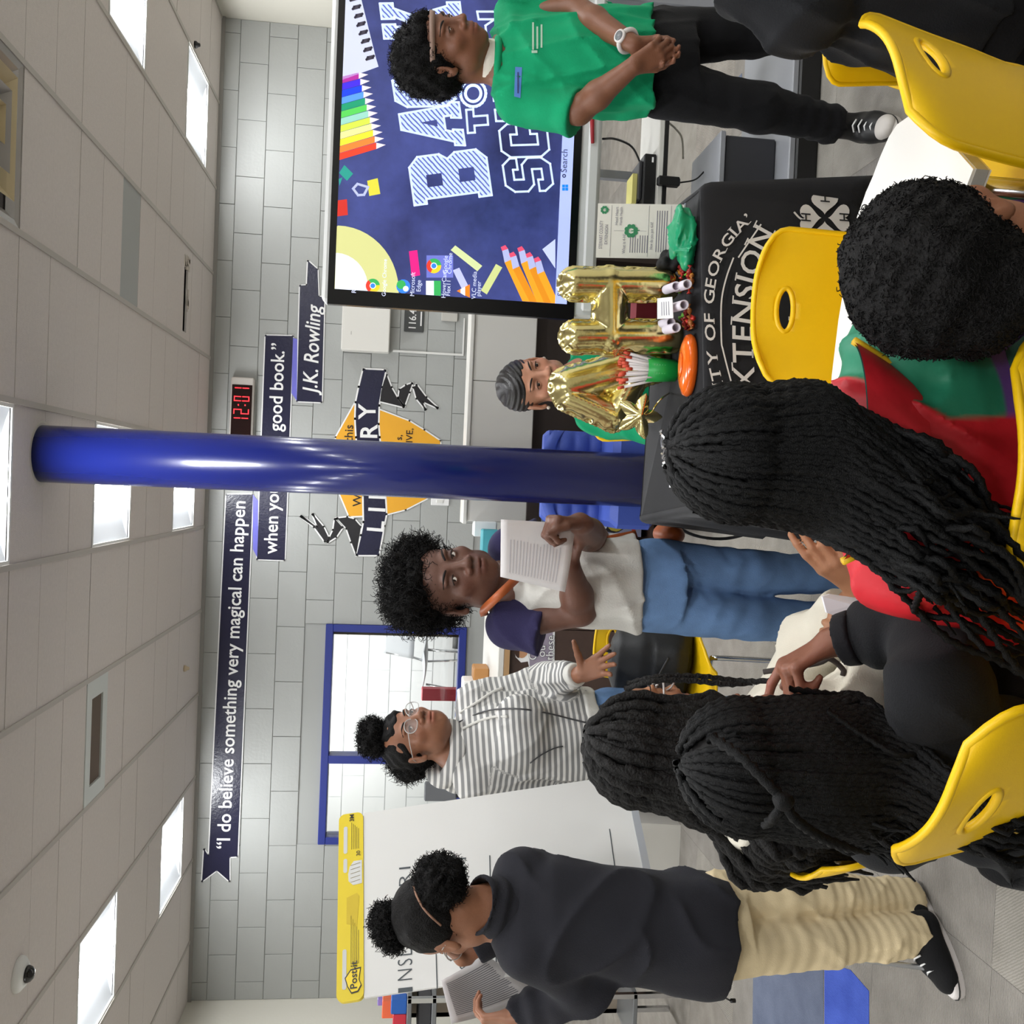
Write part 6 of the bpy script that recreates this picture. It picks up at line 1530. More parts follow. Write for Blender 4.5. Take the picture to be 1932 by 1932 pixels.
def yoke(S, neck, LS, RS, r=.052, up=.0):
    for sh in (LS, RS): S.cone(neck-EZ*.028+EZ*up, sh, r, r*1.02, .03)
def ring(c, n, r, k=28, ax=None, rx=None):
    n = unit(n); u_ = unit(np.cross(n, np.array([.1, 1., .05]))); w_ = np.cross(n, u_)
    return [np.asarray(c)+(u_*math.cos(q)+w_*math.sin(q))*r for q in np.linspace(0, 2*PI, k, endpoint=False)]
def leg(S, h_, k_, a_, r, ph=0., rip=.003, fr=100, k=.03):
    S.cone(h_, k_, r[0], r[1], k, ripple=(rip*.6, fr, ph)); S.cone(k_, a_, r[1], r[2], k, cut=(0, 1), ripple=(rip, fr*1.15, ph))
# ================================================================== girl in the green T-shirt
M_denimk = fabric('black_denim', (15, 15, 18), .9)
def girl_green():
    Y = 2.60; base = pz(1650, 150, 0)
    r = person(base, 'girl with a curly afro in a green T-shirt standing with clasped hands before the screen')
    H = Head(px(838, 100, Y), rotm(yaw_of(.58, -.81), -.16, .0), 1.03)
    neck = px(942, 118, Y+.02)
    RS, LS = px(972, 196, Y), px(972, 30, Y+.08); RE, LE = px(1092, 208, Y-.10), px(1085, 18, Y-.02); RW, LW = px(1196, 124, Y-.22), px(1196, 84, Y-.20)
    arms = [dict(j=(RS, RE, RW), d=px(1262, 88, Y-.25)-RW, n=px(1235, 60, Y-.10)-RW, side=-1, sc=.86, curl=((.5, .7), (.55, .75), (.6, .8), (.6, .8)), thumb=(.55, .3, .3)),
            dict(j=(LS, LE, LW), d=px(1262, 118, Y-.20)-LW, n=np.array([0, -1., .3]), side=-1, sc=.84, curl=((.5, .7), (.5, .7), (.5, .7), (.5, .7)), thumb=(.5, .3, .3))]
    b, V, Q = body_mesh(r, H, neck, arms, (124, 80, 58), h=.0033, eyes=.55, gaze=(.0, 1, -.45))
    # hair: rounded afro held by a headband
    def cutf(S):
        S.ell(H.W((0, .078, -.018)), np.array((.068, .05, .072))*H.k, H.R, .01, True)
        S.cone(H.W((0, 0, -.09)), H.W((0, .06, -.12)), .07, .07, .01, True)
    o, HV, HQ = curly_hair(r, [(H.W((0, -.030, .048)), np.array((.090, .100, .086))*H.k, H.R), (H.W((0, -.045, .0)), np.array((.084, .076, .066))*H.k, H.R), (H.W((0, .045, .070)), np.array((.062, .040, .030))*H.k, H.R)], curls=1500, L=.014, cr=.005, color=(10, 8, 8), seed=2, cutf=cutf)
    P = [H.W((math.sin(q)*.079, -.010+math.cos(q)*.1015, .052-.050*(1-math.cos(q))*.5)) for q in np.linspace(-1.9, 1.9, 26)]
    m = MB(); 
    fwd = H.R@np.array([0, 0, 1.])
    m.grid([[p-fwd*.007 for p in P], [p+fwd*.007 for p in P]]); bd = m.build('headband', mat('headband_tan', (150, 122, 108), .5), r); bd.modifiers.new('t', 'SOLIDIFY').thickness = .003
    # T-shirt
    M_g = fabric('green_jersey', (6, 152, 102), .8)
    c = lambda x, y, dy=0: px(x, y, Y+dy)
    RC, LC = px(1086, 216, Y-.08), px(1086, 12, Y+.02)
    def f(S):
        S.loft([(c(1226, 118, -.02), .150, .108), (c(1180, 116, -.02), .152, .110), (c(1090, 116, .0), .136, .105), (c(1010, 115, .02), .130, .100), (c(968, 114, .03), .112, .082), (c(944, 114, .03), .072, .066)], unit(LS-RS), .02, wave=(.05, 9, .6, lambda t: (1-t)**1.2), p=2.2)
        S.cone(RS+np.array([.0, 0, -.01]), RC, .056, .060, .03, cut=(0, 1), ripple=(.004, 50, 1)); S.cone(LS, LC, .056, .060, .03, cut=(0, 1), ripple=(.004, 50, 2))
        yoke(S, neck, LS, RS)
        S.cone(neck-EZ*.02, neck+EZ*.2, .054, .054, .0, True)
    o, SV, SQ = garment(r, 'shirt', f, [c(1240, 118), c(930, 118), RC, LC], .16, M_g, .0055, (.0062, 30), 5)
    bv = bvh(SV, SQ)
    MB().tube([neck+np.array([math.cos(q)*.058, math.sin(q)*.060, .008]) for q in np.linspace(0, 2*PI, 29)[:-1]], .0105, 8, closed=True).build('collar', M_g, o)
    m = MB(); m.grid([[neck+np.array([math.cos(q)*rr, math.sin(q)*rr, zz]) for q in np.linspace(0, 2*PI, 33)[:-1]] for rr, zz in ((.058, -.002), (.0575, .026), (.0560, .046), (.0535, .047), (.0545, .01))], closed_u=True); m.build('undershirt_collar', fabric('white_rib', (222, 214, 202)), r)
    tg = patch(o, bv, [(970, 182), (972, 126), (985, 127), (982, 185)], mat('blue_tape', (72, 120, 196), .5), 'name_tape'); patch(o, bv, [(976, 176), (976, 136), (979, 136), (979, 176)], mat('tape_ink', (40, 52, 110), .6), 'tape_writing', .0025)
    for k, (x, a, b2) in enumerate([(1004, 94, 42), (1012, 92, 50), (1020, 90, 46)]): patch(o, bv, [(x, a), (x, b2), (x+3.4, b2), (x+3.4, a)], mat('shirt_print', (176, 206, 184), .7), 'printed_line', .0018, 10, 1)
    patch(o, bv, [(1003, 100), (1003, 95), (1014, 95), (1014, 100)], mat('shirt_print', (176, 206, 184), .7), 'printed_badge', .0018, 2, 2)
    # watch
    wc = LW+(LE-LW)*.10; ax = unit(LE-LW); u_ = unit(np.cross(ax, EZ)); w_ = np.cross(ax, u_)
    wt = MB().tube([wc+(u_*math.cos(q)+w_*math.sin(q))*.027 for q in np.linspace(0, 2*PI, 25)[:-1]], .0068, 8, closed=True).build('watch_strap', mat('white_rubber', (232, 226, 224), .4), r)
    dirc = unit(CAM-wc); dirc = unit(dirc-ax*(dirc@ax)); fc = wc+dirc*.031
    MB().tube([fc-dirc*.006, fc+dirc*.004], .0165, 20).build('watch_case', mat('white_rubber', (232, 226, 224), .4), wt); MB().tube([fc+dirc*.004, fc+dirc*.0055], .012, 20).build('watch_face', mat('watch_grey', (120, 122, 126), .2), wt)
    # trousers
    RH, LH = px(1250, 166, Y), px(1250, 72, Y+.04); RK, LK = px(1432, 205, Y-.02), px(1430, 62, Y); RA, LA = px(1580, 236, Y+.02), px(1590, 48, Y+.06)
    def g(S):
        S.loft([(c(1300, 120), .115, .095), (c(1240, 118), .128, .102), (c(1205, 118), .12, .096)], unit(LS-RS), .03)
        for h_, k_, a_, ph in ((RH, RK, RA, .3), (LH, LK, LA, 2.)):
            S.cone(h_, k_, .082, .060, .03, ripple=(.0016, 90, ph)); S.cone(k_, a_, .060, .052, .03, cut=(0, 1), ripple=(.0035, 110, ph))
    garment(r, 'trousers', g, [RH, LH, RA, LA], .14, M_denimk, .0065, (.0025, 45), 9)
    hl = pz(1652, 238, 0); d = unit(np.array([-.34, -.94, 0])); ht = np.array([RA[0], RA[1], 0])-d*.05
    M_wl = mat('white_leather', (214, 208, 202), .5)
    s1 = shoe(r, ht, ht+d*.205, .042, M_black, M_wl, M_black, laces=True)
    tp = ht+d*.165+EZ*.038; S = Sculpt(tp-.06, tp+.06, .004); S.ell(tp-EZ*.006, (.033, .042, .026)); V, Q = S.mesh(1); V[:, 2] = np.maximum(V[:, 2], .02); quick_mesh('toe_cap', V, Q, M_wl, s1)
    lt = np.array([LA[0], LA[1], 0])-d*.05; shoe(r, lt, lt+d*.205, .042, M_black, M_wl, M_black)
    return r
girl_green()
# ================================================================== girl reading from a sheet
M_jean = mat('blue_denim', (112, 146, 192), .85, bump=.3, bscale=500, vary=.22, vscale=9, spec=.2)
M_paper = mat('writing_paper', (216, 212, 212), .7, bump=.05, bscale=12)
M_print = mat('print_pale', (190, 186, 190), .7)
def held_sheet(corners, label, lines, name='paper_sheet', bend=.012, n=10, mprint=None, side=-1, lo=.12, hi=.88):
    """corners tl, tr, br, bl as 3-D points"""
    A = [np.asarray(c, float) for c in corners]; t = thing(name, (A[2]+A[3])/2, label, 'paper sheet'); nn = unit(np.cross(A[1]-A[0], A[3]-A[0])); nn = nn if nn@(CAM-A[0]) > 0 else -nn
    def S(u_, v_): return (A[0]*(1-u_)+A[1]*u_)*(1-v_)+(A[3]*(1-u_)+A[2]*u_)*v_+nn*bend*math.sin(u_*PI)*(.4+v_*.6)
    o = MB().grid([[S(j/n, i/n) for j in range(n+1)] for i in range(n+1)]).build('sheet', M_paper, t); o.modifiers.new('t', 'SOLIDIFY').thickness = .0006
    m = MB(); rp = random.Random(4)
    for k in range(lines):
        v0 = .13+.74*k/lines; e = hi-(rp.random()*.3 if k % 5 == 4 else rp.random()*.04)
        m.grid([[S(lo+(e-lo)*j/8, v)+nn*.0012 for j in range(9)] for v in (v0, v0+.32*.74/lines)])
    m.build('printed_lines', mprint or M_print, t); return t
def girl_reader():
    Y = 2.27; base = pz(1660, 1110, 0); base = (px(1200, 1105, Y)[0], Y, 0)
    r = person(base, 'girl in a white shirt with navy sleeves reading from a sheet of paper')
    H = Head(px(852, 1098, Y), rotm(yaw_of(.50, -.87), -.02, .06), 1.05)
    neck = px(968, 1118, Y+.02); RS, LS = px(962, 1176, Y-.02), px(962, 1036, Y+.08)
    RE, LE = px(1094, 1150, Y-.07), px(1118, 1018, Y+.02); RW, LW = px(1076, 1072, Y-.17), px(1094, 988, Y-.33)
    arms = [dict(j=(RS, RE, RW), r=(.044, .038, .024), d=px(1050, 1020, Y-.19)-RW, n=np.array([.2, -1, .2]), side=1, sc=.85),
            dict(j=(LS, LE, LW), r=(.044, .038, .024), d=px(1035, 978, Y-.36)-LW, n=np.array([-1., -.05, 0]), side=1, sc=.86, curl=((1.25, 1.3), (1.3, 1.3), (1.3, 1.3), (1.25, 1.3)), thumb=(.35, .5, .4))]
    b, V, Q = body_mesh(r, H, neck, arms, (104, 70, 57), h=.0033, gaze=(.65, 1, .18), lipmix=.35)
    def cutf(S): S.ell(H.W((0, .085, -.030)), np.array((.078, .060, .088))*H.k, H.R, .01, True)
    curly_hair(r, [(H.W((.0, -.02, .085)), np.array((.098, .090, .066))*H.k, H.R), (H.W((0, -.045, .045)), np.array((.090, .085, .085))*H.k, H.R), (H.W((-.055, -.03, .075)), np.array((.06, .07, .06))*H.k, H.R), (H.W((.055, .015, .10)), np.array((.05, .055, .045))*H.k, H.R)], curls=2300, L=.030, cr=.008, color=(12, 10, 10), seed=5, cutf=cutf, bump=.009)
    M_w = fabric('white_jersey', (208, 206, 200), .85); M_n = fabric('navy_jersey', (46, 42, 78), .85)
    c = lambda x, y, dy=0: px(x, y, Y+dy); sd = unit(LS-RS); RC, LC = px(1024, 1190, Y-.05), px(1020, 1020, Y+.06)
    def f(S):
        S.loft([(c(1204, 1098, -.01), .118, .10), (c(1150, 1098, -.01), .116, .10), (c(1060, 1102, 0), .106, .094), (c(1000, 1104, .02), .100, .088), (c(972, 1106, .03), .086, .07)], sd, .02, wave=(.06, 8, 1.5, lambda t: 1-t), p=2.2)
        yoke(S, neck, LS, RS, .046); S.cone(neck-EZ*.03, neck+EZ*.2, .058, .058, .0, True)
    o, SV, SQ = garment(r, 'shirt', f, [c(1215, 1100), c(950, 1110), RS, LS], .15, M_w, .0055, (.0058, 34), 6)
    def g(S):
        S.cone(RS, RC, .056, .060, .03, cut=(0, 1)); S.cone(LS, LC, .054, .056, .03, cut=(0, 1)); S.cone(neck-EZ*.02+unit(RS-neck)*.02, RS, .05, .057, .02); S.cone(neck-EZ*.02+unit(LS-neck)*.02, LS, .05, .055, .02)
        S.cone(neck-EZ*.03, neck+EZ*.2, .060, .060, .0, True)
    garment(r, 'sleeves', g, [RC, LC, neck], .11, M_n, .0055, (.004, 40), 3)
    MB().tube([p for p in ring(neck+np.array([0, -.012, -.014]), np.array([0, -.45, 1]), .066)], .0075, 8, closed=True).build('collar', M_n, o)
    bv = bvh(SV, SQ)
    def hit(x, y, off=.004):
        d = unit(ray(x, y)); h = bv.ray_cast(Vector(CAM), Vector(d), 9.); return (np.array(h[0]) if h[0] is not None else px(x, y, Y-.1))-d*off
    st = MB(); P = smooth_path([px(914, 1160, Y-.0), px(914, 1150, Y-.05), hit(934, 1130, .004), hit(955, 1110, .004), hit(985, 1082, .004), hit(1020, 1055, .004), hit(1060, 1037, .004), hit(1110, 1027, .004), px(1150, 1018, Y-.02), px(1200, 1008, Y+.03)], 40)
    vt = np.gradient(P, axis=0); vt /= np.linalg.norm(vt, axis=1)[:, None]; sdv = np.cross(vt, np.array([.2, -1, .1])); sdv /= np.linalg.norm(sdv, axis=1)[:, None]
    so = st.grid([P-sdv*.010, P+sdv*.010]).build('bag_strap', mat('tan_leather', (170, 86, 40), .5), r); so.modifiers.new('t', 'SOLIDIFY').thickness = .003
    bc = px(1262, 1008, Y+.10); S = Sculpt(bc-.08, bc+.08, .005); S.ell(bc, (.03, .055, .040), k=.01); S.bump(.003, 60, 3); V2, Q2 = S.mesh(1); quick_mesh('shoulder_bag', V2, Q2, mat('tan_leather', (170, 86, 40), .5), r)
    RH, LH, RK, LK, RA, LA = c(1225, 1142, 0), c(1225, 1068, .03), c(1420, 1166, -.02), c(1420, 1082, 0), c(1640, 1178, .05), c(1640, 1086, .08)
    RA[2] = LA[2] = .09
    def q(S):
        S.loft([(c(1275, 1106), .108, .092), (c(1215, 1104), .110, .095), (c(1180, 1102), .10, .088)], sd, .03); leg(S, RH, RK, RA, (.070, .056, .046), .4, .0022, k=.010); leg(S, LH, LK, LA, (.070, .056, .046), 1.7, .0022, k=.010)
    garment(r, 'jeans', q, [RH, LH, RA, LA], .13, M_jean, .0065, (.002, 45), 4)
    d = unit(np.array([.3, -1, 0]))
    for A in (RA, LA):
        h0 = np.array([A[0], A[1], 0])-d*.04; shoe(r, h0, h0+d*.20, .04, M_vwhite, M_vwhite, laces=False)
    held_sheet([px(944, 1088, Y-.30), px(945, 980, Y-.34), px(1086, 988, Y-.32), px(1066, 1117, Y-.30)], 'white printed sheet held up by the girl with navy sleeves', 16, hi=.7)
    return r
girl_reader()
# ================================================================== girl in the striped hooded jacket
M_strp = stripe_mat('grey_white_stripes', (226, 224, 220), (138, 138, 138), 1., rough=.85, duty=.46, attr='stripe', soft=.05)
def girl_stripes():
    Y = 2.95; base = (px(1200, 1390, Y)[0], Y, 0)
    r = person(base, 'girl with clear glasses in a grey and white striped hooded jacket, hand open')
    H = Head(px(786, 1392, Y), rotm(yaw_of(.80, -.60), .20, -.04), 1.06)
    neck = px(856, 1420, Y+.0); RS, LS = px(895, 1474, Y-.10), px(900, 1325, Y+.08)
    RE, LE = px(1050, 1508, Y-.06), px(1030, 1285, Y+.06); RW, LW = px(1150, 1490, Y-.02), px(1096, 1272, Y-.10)
    arms = [dict(j=(RS, RE, RW), r=(.044, .036, .022)), dict(j=(LS, LE, LW), r=(.044, .036, .023), d=px(1150, 1246, Y-.18)-LW, n=np.array([-.1, -.85, .45]), side=-1, sc=1.0, curl=((.10, .18), (.16, .25), (.25, .3), (.3, .35)), thumb=(1.15, .1, .1), spread=.13)]
    b, V, Q = body_mesh(r, H, neck, arms, (140, 94, 70), h=.0034, gaze=(.3, 1, .15), eyes=.9)
    def cutf(S): S.ell(H.W((0, .092, -.030)), np.array((.070, .056, .080))*H.k, H.R, .006, True)
    curly_hair(r, [(H.W((0, -.022, .036)), np.array((.079, .094, .078))*H.k, H.R), (H.W((0, .018, .050)), np.array((.068, .067, .054))*H.k, H.R), (H.W((0, -.100, .03)), np.array((.066, .066, .072))*H.k, H.R), (H.W((-.03, -.085, .0)), np.array((.058, .06, .07))*H.k, H.R)], curls=1300, L=.022, cr=.006, color=(12, 10, 10), seed=7, cutf=cutf, keep=lambda p, n: H.L(p)[1] < -.05)
    curly_hair(r, [(H.W((0, .020, .128)), np.array((.056, .056, .040))*H.k, H.R), (H.W((0, .01, .105)), np.array((.03, .03, .03))*H.k, H.R)], curls=800, L=.020, cr=.006, color=(12, 10, 10), seed=8, name='hair_bun')
    glasses(r, H, mat('clear_frame', (224, 222, 220), .15, trans=.3))
    c = lambda x, y, dy=0: px(x, y, Y+dy); sd = unit(LS-RS); RC, LC = px(1140, 1492, Y-.02), px(1082, 1274, Y-.07)
    axis = unit(c(880, 1405)-c(1100, 1390))
    def f(S):
        S.loft([(c(1112, 1388, -.0), .150, .120), (c(1060, 1390, 0), .152, .125), (c(985, 1392, .0), .150, .128), (c(930, 1398, .0), .135, .11), (c(890, 1404, .01), .11, .085), (c(862, 1412, .01), .07, .066)], sd, .02, wave=(.035, 7, .5, lambda t: 1-t), p=2.2)
        S.ell(c(985, 1345, -.10), (.06, .05, .07), k=.05); S.ell(c(985, 1410, -.13), (.06, .05, .07), k=.05)
        yoke(S, neck, LS, RS, .052); S.cone(RS, RE, .062, .056, .03); S.cone(RE, RC, .056, .046, .03, cut=(0, 1)); S.cone(LS, LE, .060, .055, .03); S.cone(LE, LC, .055, .042, .03, cut=(0, 1))
        S.cone(neck-EZ*.02, neck+EZ*.2, .05, .05, .0, True)
    def at_(V):
        tz = (V-c(1112, 1388))@axis; out = tz/.0178
        for a, b2, e in ((RS, RE, RC), (LS, LE, LC)):
            for p, q in ((a, b2), (b2, e)):
                d = q-p; L = np.linalg.norm(d); d = d/L; t = (V-p)@d; dist = np.linalg.norm(V-p-np.clip(t, 0, L)[:, None]*d, axis=1); m = (dist < .075) & (t > (.03 if p is a else -.02)) & (t < L+.03)
                rel = np.abs((V-(c(985, 1395)))@sd) > .118
                m &= rel | (p is b2); out[m] = (t[m]+(0 if p is a else np.linalg.norm(b2-a)))/.0178
        return dict(stripe=out)
    o, SV, SQ = garment(r, 'hooded_jacket', f, [c(1125, 1390), c(850, 1410), RC, LC, RE, LE], .17, M_strp, .0055, (.0045, 34), 8, fattr=at_)
    M_cr = fabric('cream_rib', (214, 212, 206))
    def hb(S):
        S.loft([(c(1122, 1386, 0), .150, .122), (c(1098, 1387, 0), .155, .128)], sd, .01, p=2.2)
    garment(r, 'waistband', hb, [c(1125, 1390), c(1090, 1390)], .17, M_cr, .0055, (.002, 60), 2)
    def cu(S): S.cone(LC+(LE-LC)*.10, LC+(LC-LE)*.12, .042, .036, .01, cut=(0, 1))
    garment(r, 'cuff', cu, [LC], .08, M_cr, .0045, None)
    def hd(S):
        up = unit(np.array([-.15, .25, 1])); P = ring(neck+np.array([-.005, .01, .030]), np.array([.25, -.55, 1]), .080, 18)
        for i in range(18): S.cone(P[i], P[(i+1) % 18], .026, .026, .012)
        S.ell(neck+np.array([-.075, .06, -.02]), (.075, .06, .06), k=.03); S.cone(neck-EZ*.02, neck+EZ*.2, .050, .050, .0, True)
    garment(r, 'hood', hd, [neck+np.array([-.08, .05, 0]), neck], .14, M_strp, .005, (.003, 50), 2, fattr=lambda V: dict(stripe=V[:, 2]/.0178))
    bv = bvh(SV, SQ)
    def hit(x, y, off=.004):
        d = unit(ray(x, y)); h = bv.ray_cast(Vector(CAM), Vector(d), 9.); return (np.array(h[0]) if h[0] is not None else px(x, y, Y-.1))-d*off
    MB().tube(smooth_path([hit(x, y) for x, y in ((866, 1362), (905, 1345), (940, 1338), (985, 1338), (1030, 1345), (1075, 1356), (1108, 1364))], 30), .0028, 5).build('zip', mat('zip_grey', (70, 70, 72), .4), o)
    for P in (((872, 1375), (905, 1360), (935, 1352), (957, 1352)), ((868, 1345), (900, 1325), (930, 1305), (948, 1298))): MB().tube(smooth_path([hit(*p, .007) for p in P], 16), .0042, 6).build('drawcord', M_cr, o)
    MB().tube(smooth_path([hit(1000, 1440), hit(1020, 1425), hit(1045, 1412), hit(1062, 1408)], 10), .002, 5).build('pocket_edge', mat('zip_grey', (70, 70, 72), .4), o)
    RH, LH, RK, LK, RA, LA = c(1150, 1440, -.02), c(1150, 1350, .03), c(1330, 1440, -.03), c(1330, 1350, .02), c(1500, 1440, .0), c(1500, 1350, .04); RA[2] = LA[2] = .08
    def q(S):
        S.loft([(c(1200, 1392), .125, .105), (c(1120, 1388), .128, .105), (c(1090, 1388), .12, .10)], sd, .03); leg(S, RH, RK, RA, (.09, .065, .05)); leg(S, LH, LK, LA, (.09, .065, .05), 1.)
    garment(r, 'jeans', q, [RH, LH, RA, LA, c(1090, 1388)], .14, M_jean, .007, (.002, 45), 5)
    d = unit(np.array([.6, -.8, 0]))
    for A in (RA, LA): h0 = np.array([A[0], A[1], 0])-d*.04; shoe(r, h0, h0+d*.21, .042, M_vwhite, M_vwhite, laces=False)
    return r
girl_stripes()
# ================================================================== girl seated behind the balloons
def girl_seated():
    Y = 2.88; base = (px(1200, 735, Y)[0], Y+.05, 0)
    r = person(base, 'girl with sleek cornrows in a green top sitting behind the gold balloons')
    H = Head(px(1006, 724, Y), rotm(yaw_of(.22, -.97), -.04, .10), 1.0)
    neck = px(1088, 716, Y+.02); RS, LS = px(1122, 782, Y+.0), px(1118, 655, Y+.05)
    RE, LE = px(1240, 800, Y-.14), px(1235, 640, Y-.1); RW, LW = px(1262, 735, Y-.30), px(1262, 690, Y-.28)
    arms = [dict(j=(RS, RE, RW), d=np.array([.6, -.8, 0.]), n=-EZ, side=1, sc=.85), dict(j=(LS, LE, LW), d=np.array([-.6, -.8, 0.]), n=-EZ, side=-1, sc=.85)]
    b, V, Q = body_mesh(r, H, neck, arms, (196, 140, 112), h=.0034, gaze=(.1, 1, .0), lipmix=.5)
    # close-lying hair with raised rows
    S = Sculpt(*bbox_of([H.W((x*.09, y*.11, z*.125)) for x in (-1, 1) for y in (-1, 1) for z in (-1, 1)], .01), .0034)
    S.ell(H.W((0, -.020, .033)), np.array((.0765, .0925, .0800))*H.k, H.R, .004); S.ell(H.W((0, .020, .046)), np.array((.0665, .0665, .0560))*H.k, H.R, .01); S.ell(H.W((0, .088, -.035)), np.array((.062, .052, .082))*H.k, H.R, .006, True); S.cone(H.W((0, 0, -.06)), H.W((0, .0, -.2)), .09, .09, .01, True)
    V2, Q2 = S.mesh(1); L = H.L(V2); N2_ = normals(V2, Q2); wv = np.sin(L[:, 2]*430+L[:, 0]*150+2*np.sin(L[:, 0]*50)); V2 = V2+N2_*(wv*.0013)[:, None]
    quick_mesh('hair', V2, Q2, mat('sleek_hair', (22, 18, 18), .4, bump=.3, bscale=300), r)
    for sx in (-1, 1): 
        e = H.W((sx*.079, .004, -.040)); S = MB(); S.lathe([(0, -.006), (.004, -.0045), (.006, 0), (.004, .0045), (0, .006)], 12, T=frame_mat(e, EX, EY)); S.build('pearl_earring', mat('pearl', (232, 222, 208), .2), r)
    M_g = fabric('green_jersey', (6, 152, 102), .8); c = lambda x, y, dy=0: px(x, y, Y+dy); sd = unit(LS-RS)
    zb = .44
    cb_ = np.array([c(1200, 730)[0], Y+.06, zb])
    def f(S):
        S.loft([(cb_, .125, .10), (cb_+EZ*.14, .125, .10), (c(1150, 722, .03), .120, .092), (c(1105, 718, .03), .09, .07)], sd, .02, p=2.2); yoke(S, neck, LS, RS, .05)
        S.cone(RS, RE, .058, .062, .03); S.cone(RE, RE+(RW-RE)*.5, .060, .052, .02, cut=(0, 1)); S.cone(LS, LE, .058, .060, .03); S.cone(LE, LE+(LW-LE)*.5, .058, .052, .02, cut=(0, 1)); S.cone(neck-EZ*.02, neck+EZ*.2, .05, .05, .0, True)
    garment(r, 'top', f, [cb_, neck, RE, LE, RW, LW], .13, M_g, .006, (.006, 34), 9)
    K1, K2 = cb_+np.array([.09, -.30, -.0]), cb_+np.array([-.09, -.30, 0])
    def q(S):
        S.loft([(cb_+EZ*-.07, .13, .11), (cb_+EZ*.05, .125, .105)], sd, .03)
        for K, sx in ((K1, 1), (K2, -1)): S.cone(cb_+np.array([sx*.07, 0, -.02]), K, .075, .055, .03); S.cone(K, np.array([K[0], K[1]+.02, .06]), .055, .045, .03, cut=(0, 1))
    garment(r, 'trousers', q, [cb_, K1, K2, np.array([cb_[0], cb_[1], .05])], .15, M_denimk, .008, (.002, 40), 3)
    for K in (K1, K2): h0 = np.array([K[0], K[1]+.06, 0]); shoe(r, h0, h0-EY*.2, .04, M_black, M_vwhite, laces=False)
    # the chair under her
    o = copy_tree(chair0); o.location = (cb_[0], cb_[1]+.03, 0); o.rotation_euler = (0, 0, PI); o.scale = (.92, .92, .92); o['label'] = 'yellow shell chair under the girl sitting behind the balloons'
    return r
girl_seated()
